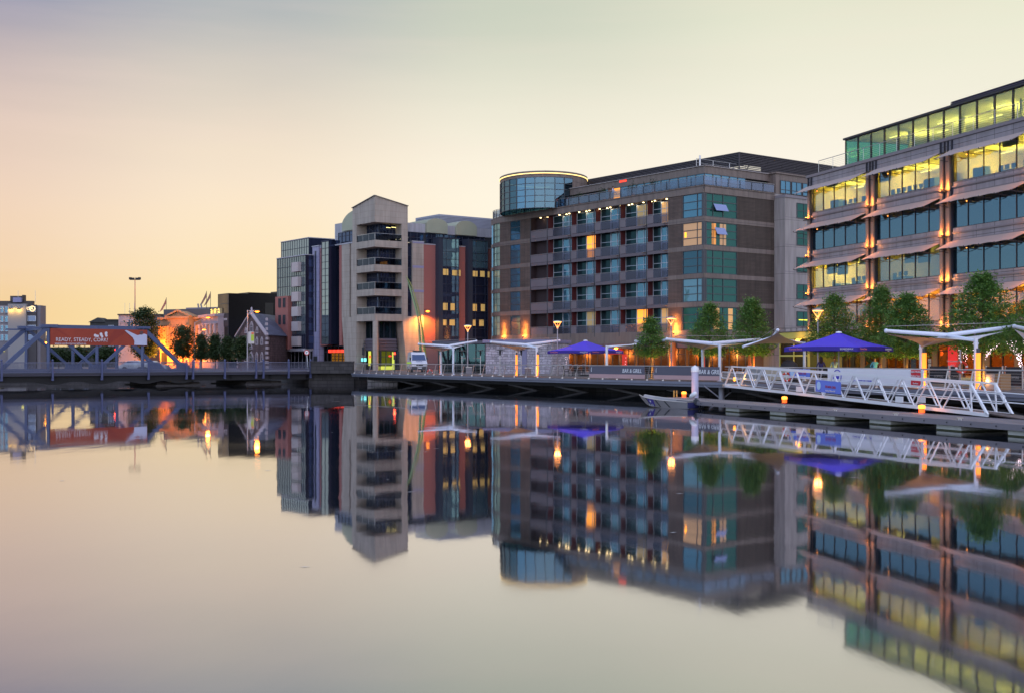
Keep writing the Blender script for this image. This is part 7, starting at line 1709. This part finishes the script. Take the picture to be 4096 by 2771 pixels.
# planters with shrubs on the roof terrace
for k, px in enumerate((2215, 2300, 2400, 2515, 2596)):
    u = HW.u(px); c = HW.P(u, 24.2, -.75); t_ = thing('potted_shrub', ['round potted shrub beside the glazed drum', 'potted shrub on the roof terrace, second from the drum', 'potted shrub left of the man in white', 'potted shrub right of the orange lit door', 'potted shrub nearest the hotel corner on the terrace'][k], 'shrub', c, 'potted shrubs on the roof terrace')
    m = MB(); m.lathe(c, [(.25, 0), (.34, .5), (.3, .5)], 12); m.build('pot', mat('pot_terracotta', (150, 84, 60), .8), t_); m = MB(); rr = random.Random(k); vs = []; fs = []
    for q in range(420):
        a, b_ = rr.uniform(0, 6.28), rr.gauss(0, .32); rd = abs(rr.gauss(0, .5)); c0 = c + V(math.cos(a) * rd * 1.2, math.sin(a) * rd * .7, 1.05 + b_); uu_ = Vector((rr.gauss(0, 1), rr.gauss(0, 1), rr.gauss(0, 1))).normalized() * .12; ww = uu_.cross(V(0, 0, 1)) * .6; i0 = len(vs); vs += [c0 - uu_, c0 - ww, c0 + uu_, c0 + ww]; fs.append((i0, i0 + 1, i0 + 2, i0 + 3))
    m.add(vs, fs); m.build('foliage', M_leafd, t_)
# topiary spiral
t_ = thing('spiral_topiary', 'spiral clipped topiary left of the man in the blue polo', 'plant', gpt(3478, 93)); q = gpt(3478, 93); m = MB()
for k in range(40): a = k * .42; r_ = .42 * (1 - k / 46); m.ball(q + V(math.cos(a) * r_ * .7, math.sin(a) * r_ * .7, .5 + k * .055), .22 * (1 - k / 60), 7)
m.build('foliage', M_leafd, t_); m = MB(); m.lathe(q, [(.2, 0), (.28, .4)], 10); m.build('pot', M_dk, t_)
# ================= people =================
def bodymat(name, skin, top, legs, zs, zt=None):
    """clothing colour by height on the body: legs, top, skin"""
    m = bpy.data.materials.new(name); m.use_nodes = True; t = m.node_tree; p = t.nodes['Principled BSDF']; p.inputs['Roughness'].default_value = .8
    tco = t.nodes.new('ShaderNodeTexCoord'); sp = t.nodes.new('ShaderNodeSeparateXYZ'); t.links.new(tco.outputs['Object'], sp.inputs[0])
    r = t.nodes.new('ShaderNodeValToRGB'); r.color_ramp.interpolation = 'CONSTANT'; ma = t.nodes.new('ShaderNodeMath'); ma.operation = 'MULTIPLY'; ma.inputs[1].default_value = .5; t.links.new(sp.outputs[2], ma.inputs[0]); t.links.new(ma.outputs[0], r.inputs[0])
    cr = r.color_ramp; st = [(0, (30, 26, 26)), (.035, legs), (zs[0] / 2, top), (zs[1] / 2, skin)]
    while len(cr.elements) < len(st): cr.elements.new(.5)
    for e, (a, c) in zip(cr.elements, st): e.position = a; e.color = (*s2l(c), 1)
    t.links.new(r.outputs[0], p.inputs['Base Color']); return m
def person(label, loc, rz, top, legs, skin=(190, 140, 115), hair=(50, 36, 30), long=False, seated=False, arms=((.05, -.1), (.05, -.1)), cat='person', group=None, stride=.08):
    J = {}; E_ = []; 
    def j(n, x, y, z, r): J[n] = (x, y, z, r)
    h = 0.0
    hip = .92 if not seated else .50
    j('pel', 0, 0, hip, .135); j('sp', 0, .01, hip + .2, .125); j('ch', 0, .0, hip + .42, .145); j('nk', 0, 0, hip + .57, .055); j('hd0', 0, -.01, hip + .66, .075); j('hd1', 0, -.015, hip + .76, .098); j('hd2', 0, 0, hip + .83, .07)
    E_ += [('pel', 'sp'), ('sp', 'ch'), ('ch', 'nk'), ('nk', 'hd0'), ('hd0', 'hd1'), ('hd1', 'hd2')]
    for s, nm in ((-1, 'l'), (1, 'r')):
        sw = stride * s; bx_, by_ = arms[0 if s < 0 else 1]
        j('s' + nm, s * .18, 0, hip + .49, .06); j('e' + nm, s * (.25 + bx_), by_ * .4 + .03, hip + .22, .042); j('w' + nm, s * (.25 + bx_ * .4), by_ - .1, hip + .02 - by_ * -.6, .03); j('h' + nm, s * (.25 + bx_ * .4), by_ - .15, hip - .06 + by_ * .4 * -1, .034)
        E_ += [('ch', 's' + nm), ('s' + nm, 'e' + nm), ('e' + nm, 'w' + nm), ('w' + nm, 'h' + nm)]
        hx, hy, hz, _ = J['h' + nm]
        for f in range(5):
            if f < 4: j('f%d' % f + nm, hx + (f - 1.5) * .018, hy - .03, hz - .075 - (.012 if f in (1, 2) else 0), .009)
            else: j('f4' + nm, hx - s * .045, hy - .03, hz - .03, .01)
            E_.append(('h' + nm, 'f%d' % f + nm))
        if seated: j('k' + nm, s * .12, -.45, .50, .07); j('a' + nm, s * .12, -.45, .08, .045); j('t' + nm, s * .12, -.60, .04, .035); j('hp' + nm, s * .10, -.05, hip - .02, .10)
        else: j('hp' + nm, s * .095, 0, hip - .08, .095); j('k' + nm, s * .10, sw * .6 - .03, .49, .065); j('a' + nm, s * .10, sw, .08, .042); j('t' + nm, s * .11, sw - .15, .03, .034)
        E_ += [('pel', 'hp' + nm), ('hp' + nm, 'k' + nm), ('k' + nm, 'a' + nm), ('a' + nm, 't' + nm)]
    names = list(J); me = bpy.data.meshes.new('person'); me.from_pydata([J[n][:3] for n in names], [(names.index(a), names.index(b)) for a, b in E_], [])
    o = bpy.data.objects.new('person', me); scene.collection.objects.link(o); o.location = loc; o.rotation_euler = (0, 0, rz)
    md = o.modifiers.new('Skin', 'SKIN'); md.use_smooth_shade = True; sv = me.skin_vertices[0].data
    for i, n in enumerate(names): r_ = J[n][3]; sv[i].radius = (r_ * (1.25 if n in ('ch', 'pel', 'sp') else 1), r_ * (.85 if n in ('ch', 'sp') else 1)); sv[i].use_root = (n == 'pel')
    sb = o.modifiers.new('Sub', 'SUBSURF'); sb.levels = 1; sb.render_levels = 1
    me.materials.append(bodymat('clothes_' + str(len(MATS)), skin, top, legs, (hip + .0, hip + .53))); tag(o, label, cat, group)
    m = MB(); hz = hip + .79; m.ball((0, .02, hz), .118, 10, sz=1.05)
    if long: m.lathe((0, .06, hip + .42), [(.08, 0), (.13, .1), (.12, .3), (.10, .4)], 10)
    m.build('hair', mat('hair_%d_%d_%d' % hair, hair, .8), o, local=True)
    m = MB()
    for s in (-1, 1): m.cut(); m.ball((s * .035, -.105, hip + .765), .012, 6)
    m.build('eye', M_dk, o, local=True)
    m = MB(); m.ball((0, -.118, hip + .735), .016, 6, sz=1.6); m.build('nose', mat('skin_%d' % skin[0], skin, .7), o, local=True)
    return o
person('man in a bright blue polo standing beside the spiral topiary', gpt(3500, 88), R(5), (90, 170, 225), (24, 24, 34), arms=((.10, -.15), (.10, -.15)), hair=(40, 30, 26))
person('person with long dark hair and dark top seen from behind near the entrance', gpt(3284, 88), R(170), (50, 44, 90), (28, 28, 36), hair=(44, 26, 22), long=True)
person('person in pink sitting right of the man in the blue polo', gpt(3520, 86), R(40), (196, 140, 122), (90, 70, 70), seated=True, hair=(130, 84, 60))
person('person in pale blue standing behind the nearer parasol pole', gpt(3338, 92), R(-20), (120, 150, 170), (80, 84, 90), hair=(60, 50, 46))
q = HW.P(HW.u(2440), 24.2, -.55); person('man in a white shirt leaning at the roof terrace rail', q, R(60), (205, 205, 235), (96, 96, 130), arms=((.05, -.3), (.05, -.3)))
for px, lb, c in ((2081, 'person in dark clothes on the drum terrace, leftmost of three', (52, 44, 48)), (2094, 'person in a pale jacket on the drum terrace, middle of three', (150, 130, 125)), (2117, 'person in black on the drum terrace, rightmost of three', (40, 38, 44))):
    person(lb, HW.P(HW.u(px), 24.2, -.8), R(-40 if px < 2100 else 150), c, (60, 56, 66), group='people on the drum terrace')
# office furniture seen through the lit windows
M_desk = mat('desk_blue_grey', (78, 98, 112), .6)
spots = [(3, 0, .18, 'cab'), (3, 0, .45, 'desk'), (3, 0, .78, 'desk'), (3, 1, .12, 'desk'), (3, 1, .38, 'desk'), (3, 1, .60, 'cab'), (3, 1, .90, 'cab'), (3, 2, .15, 'cab'), (3, 2, .50, 'desk'), (3, 2, .80, 'desk'), (1, 0, .25, 'table'), (1, 0, .60, 'desk'), (1, 0, .85, 'desk'), (1, 1, .15, 'desk')]
names_ = {'cab': 'filing_cabinet', 'desk': 'office_desk', 'table': 'meeting_table'}
wh = {(3, 0): 'leftmost top row window bay', (3, 1): 'second top row window bay', (3, 2): 'third top row window bay', (1, 0): 'left bay two rows down', (1, 1): 'second bay two rows down'}
ordn = {}
for zi, bi, f_, kd in spots:
    a, b = bays[bi]; a = COL[0] - .35 if bi == 0 else a; u = a + (b - a) * f_; z = ZB[zi] - .05; side_ = 'left part' if f_ < .34 else ('middle' if f_ < .67 else 'right part')
    lab = {'cab': 'blue grey filing cabinet', 'desk': 'office desk with screens', 'table': 'pale meeting table'}[kd] + ' in the ' + side_ + ' of the ' + wh[(zi, bi)]
    t_ = thing(names_[kd], lab, {'cab': 'cabinet', 'desk': 'desk', 'table': 'table'}[kd], OW.P(u, z, -1.6), 'office furniture behind the windows')
    if kd == 'cab': m = MB(); OW.box(m, u - .7, u + .7, z - .25, z + 1.1, -1.9, -1.4); m.build('carcass', M_desk, t_); m = MB(); OW.box(m, u - .68, u - .02, z + .1, z + 1.0, -1.4, -1.37); m.cut(); OW.box(m, u + .02, u + .68, z + .1, z + 1.0, -1.4, -1.37); m.build('door', mat('cab_door', (92, 112, 126), .5), t_)
    else:
        m = MB(); OW.box(m, u - .8, u + .8, z + .42, z + .47, -2.2, -1.4); m.build('desk_top', M_desk if kd == 'desk' else M_wh, t_); m = MB(); OW.box(m, u - .78, u - .72, z - .28, z + .42, -2.1, -1.5); m.cut(); OW.box(m, u + .72, u + .78, z - .28, z + .42, -2.1, -1.5); m.build('leg', M_desk, t_)
        if kd == 'desk':
            for dx in (-.4, .35): m = MB(); OW.box(m, u + dx - .25, u + dx + .25, z + .58, z + .92, -1.75, -1.71); OW.box(m, u + dx - .04, u + dx + .04, z + .47, z + .6, -1.76, -1.70); m.build('monitor', M_dk, t_)
        m = MB(); OW.box(m, u - .25, u + .25, z + .15, z + .2, -1.3, -.9); OW.box(m, u - .25, u + .25, z + .2, z + .75, -.95, -.9); OW.box(m, u - .03, u + .03, z - .2, z + .15, -1.15, -1.1); m.build('chair_shell', M_dk, t_)
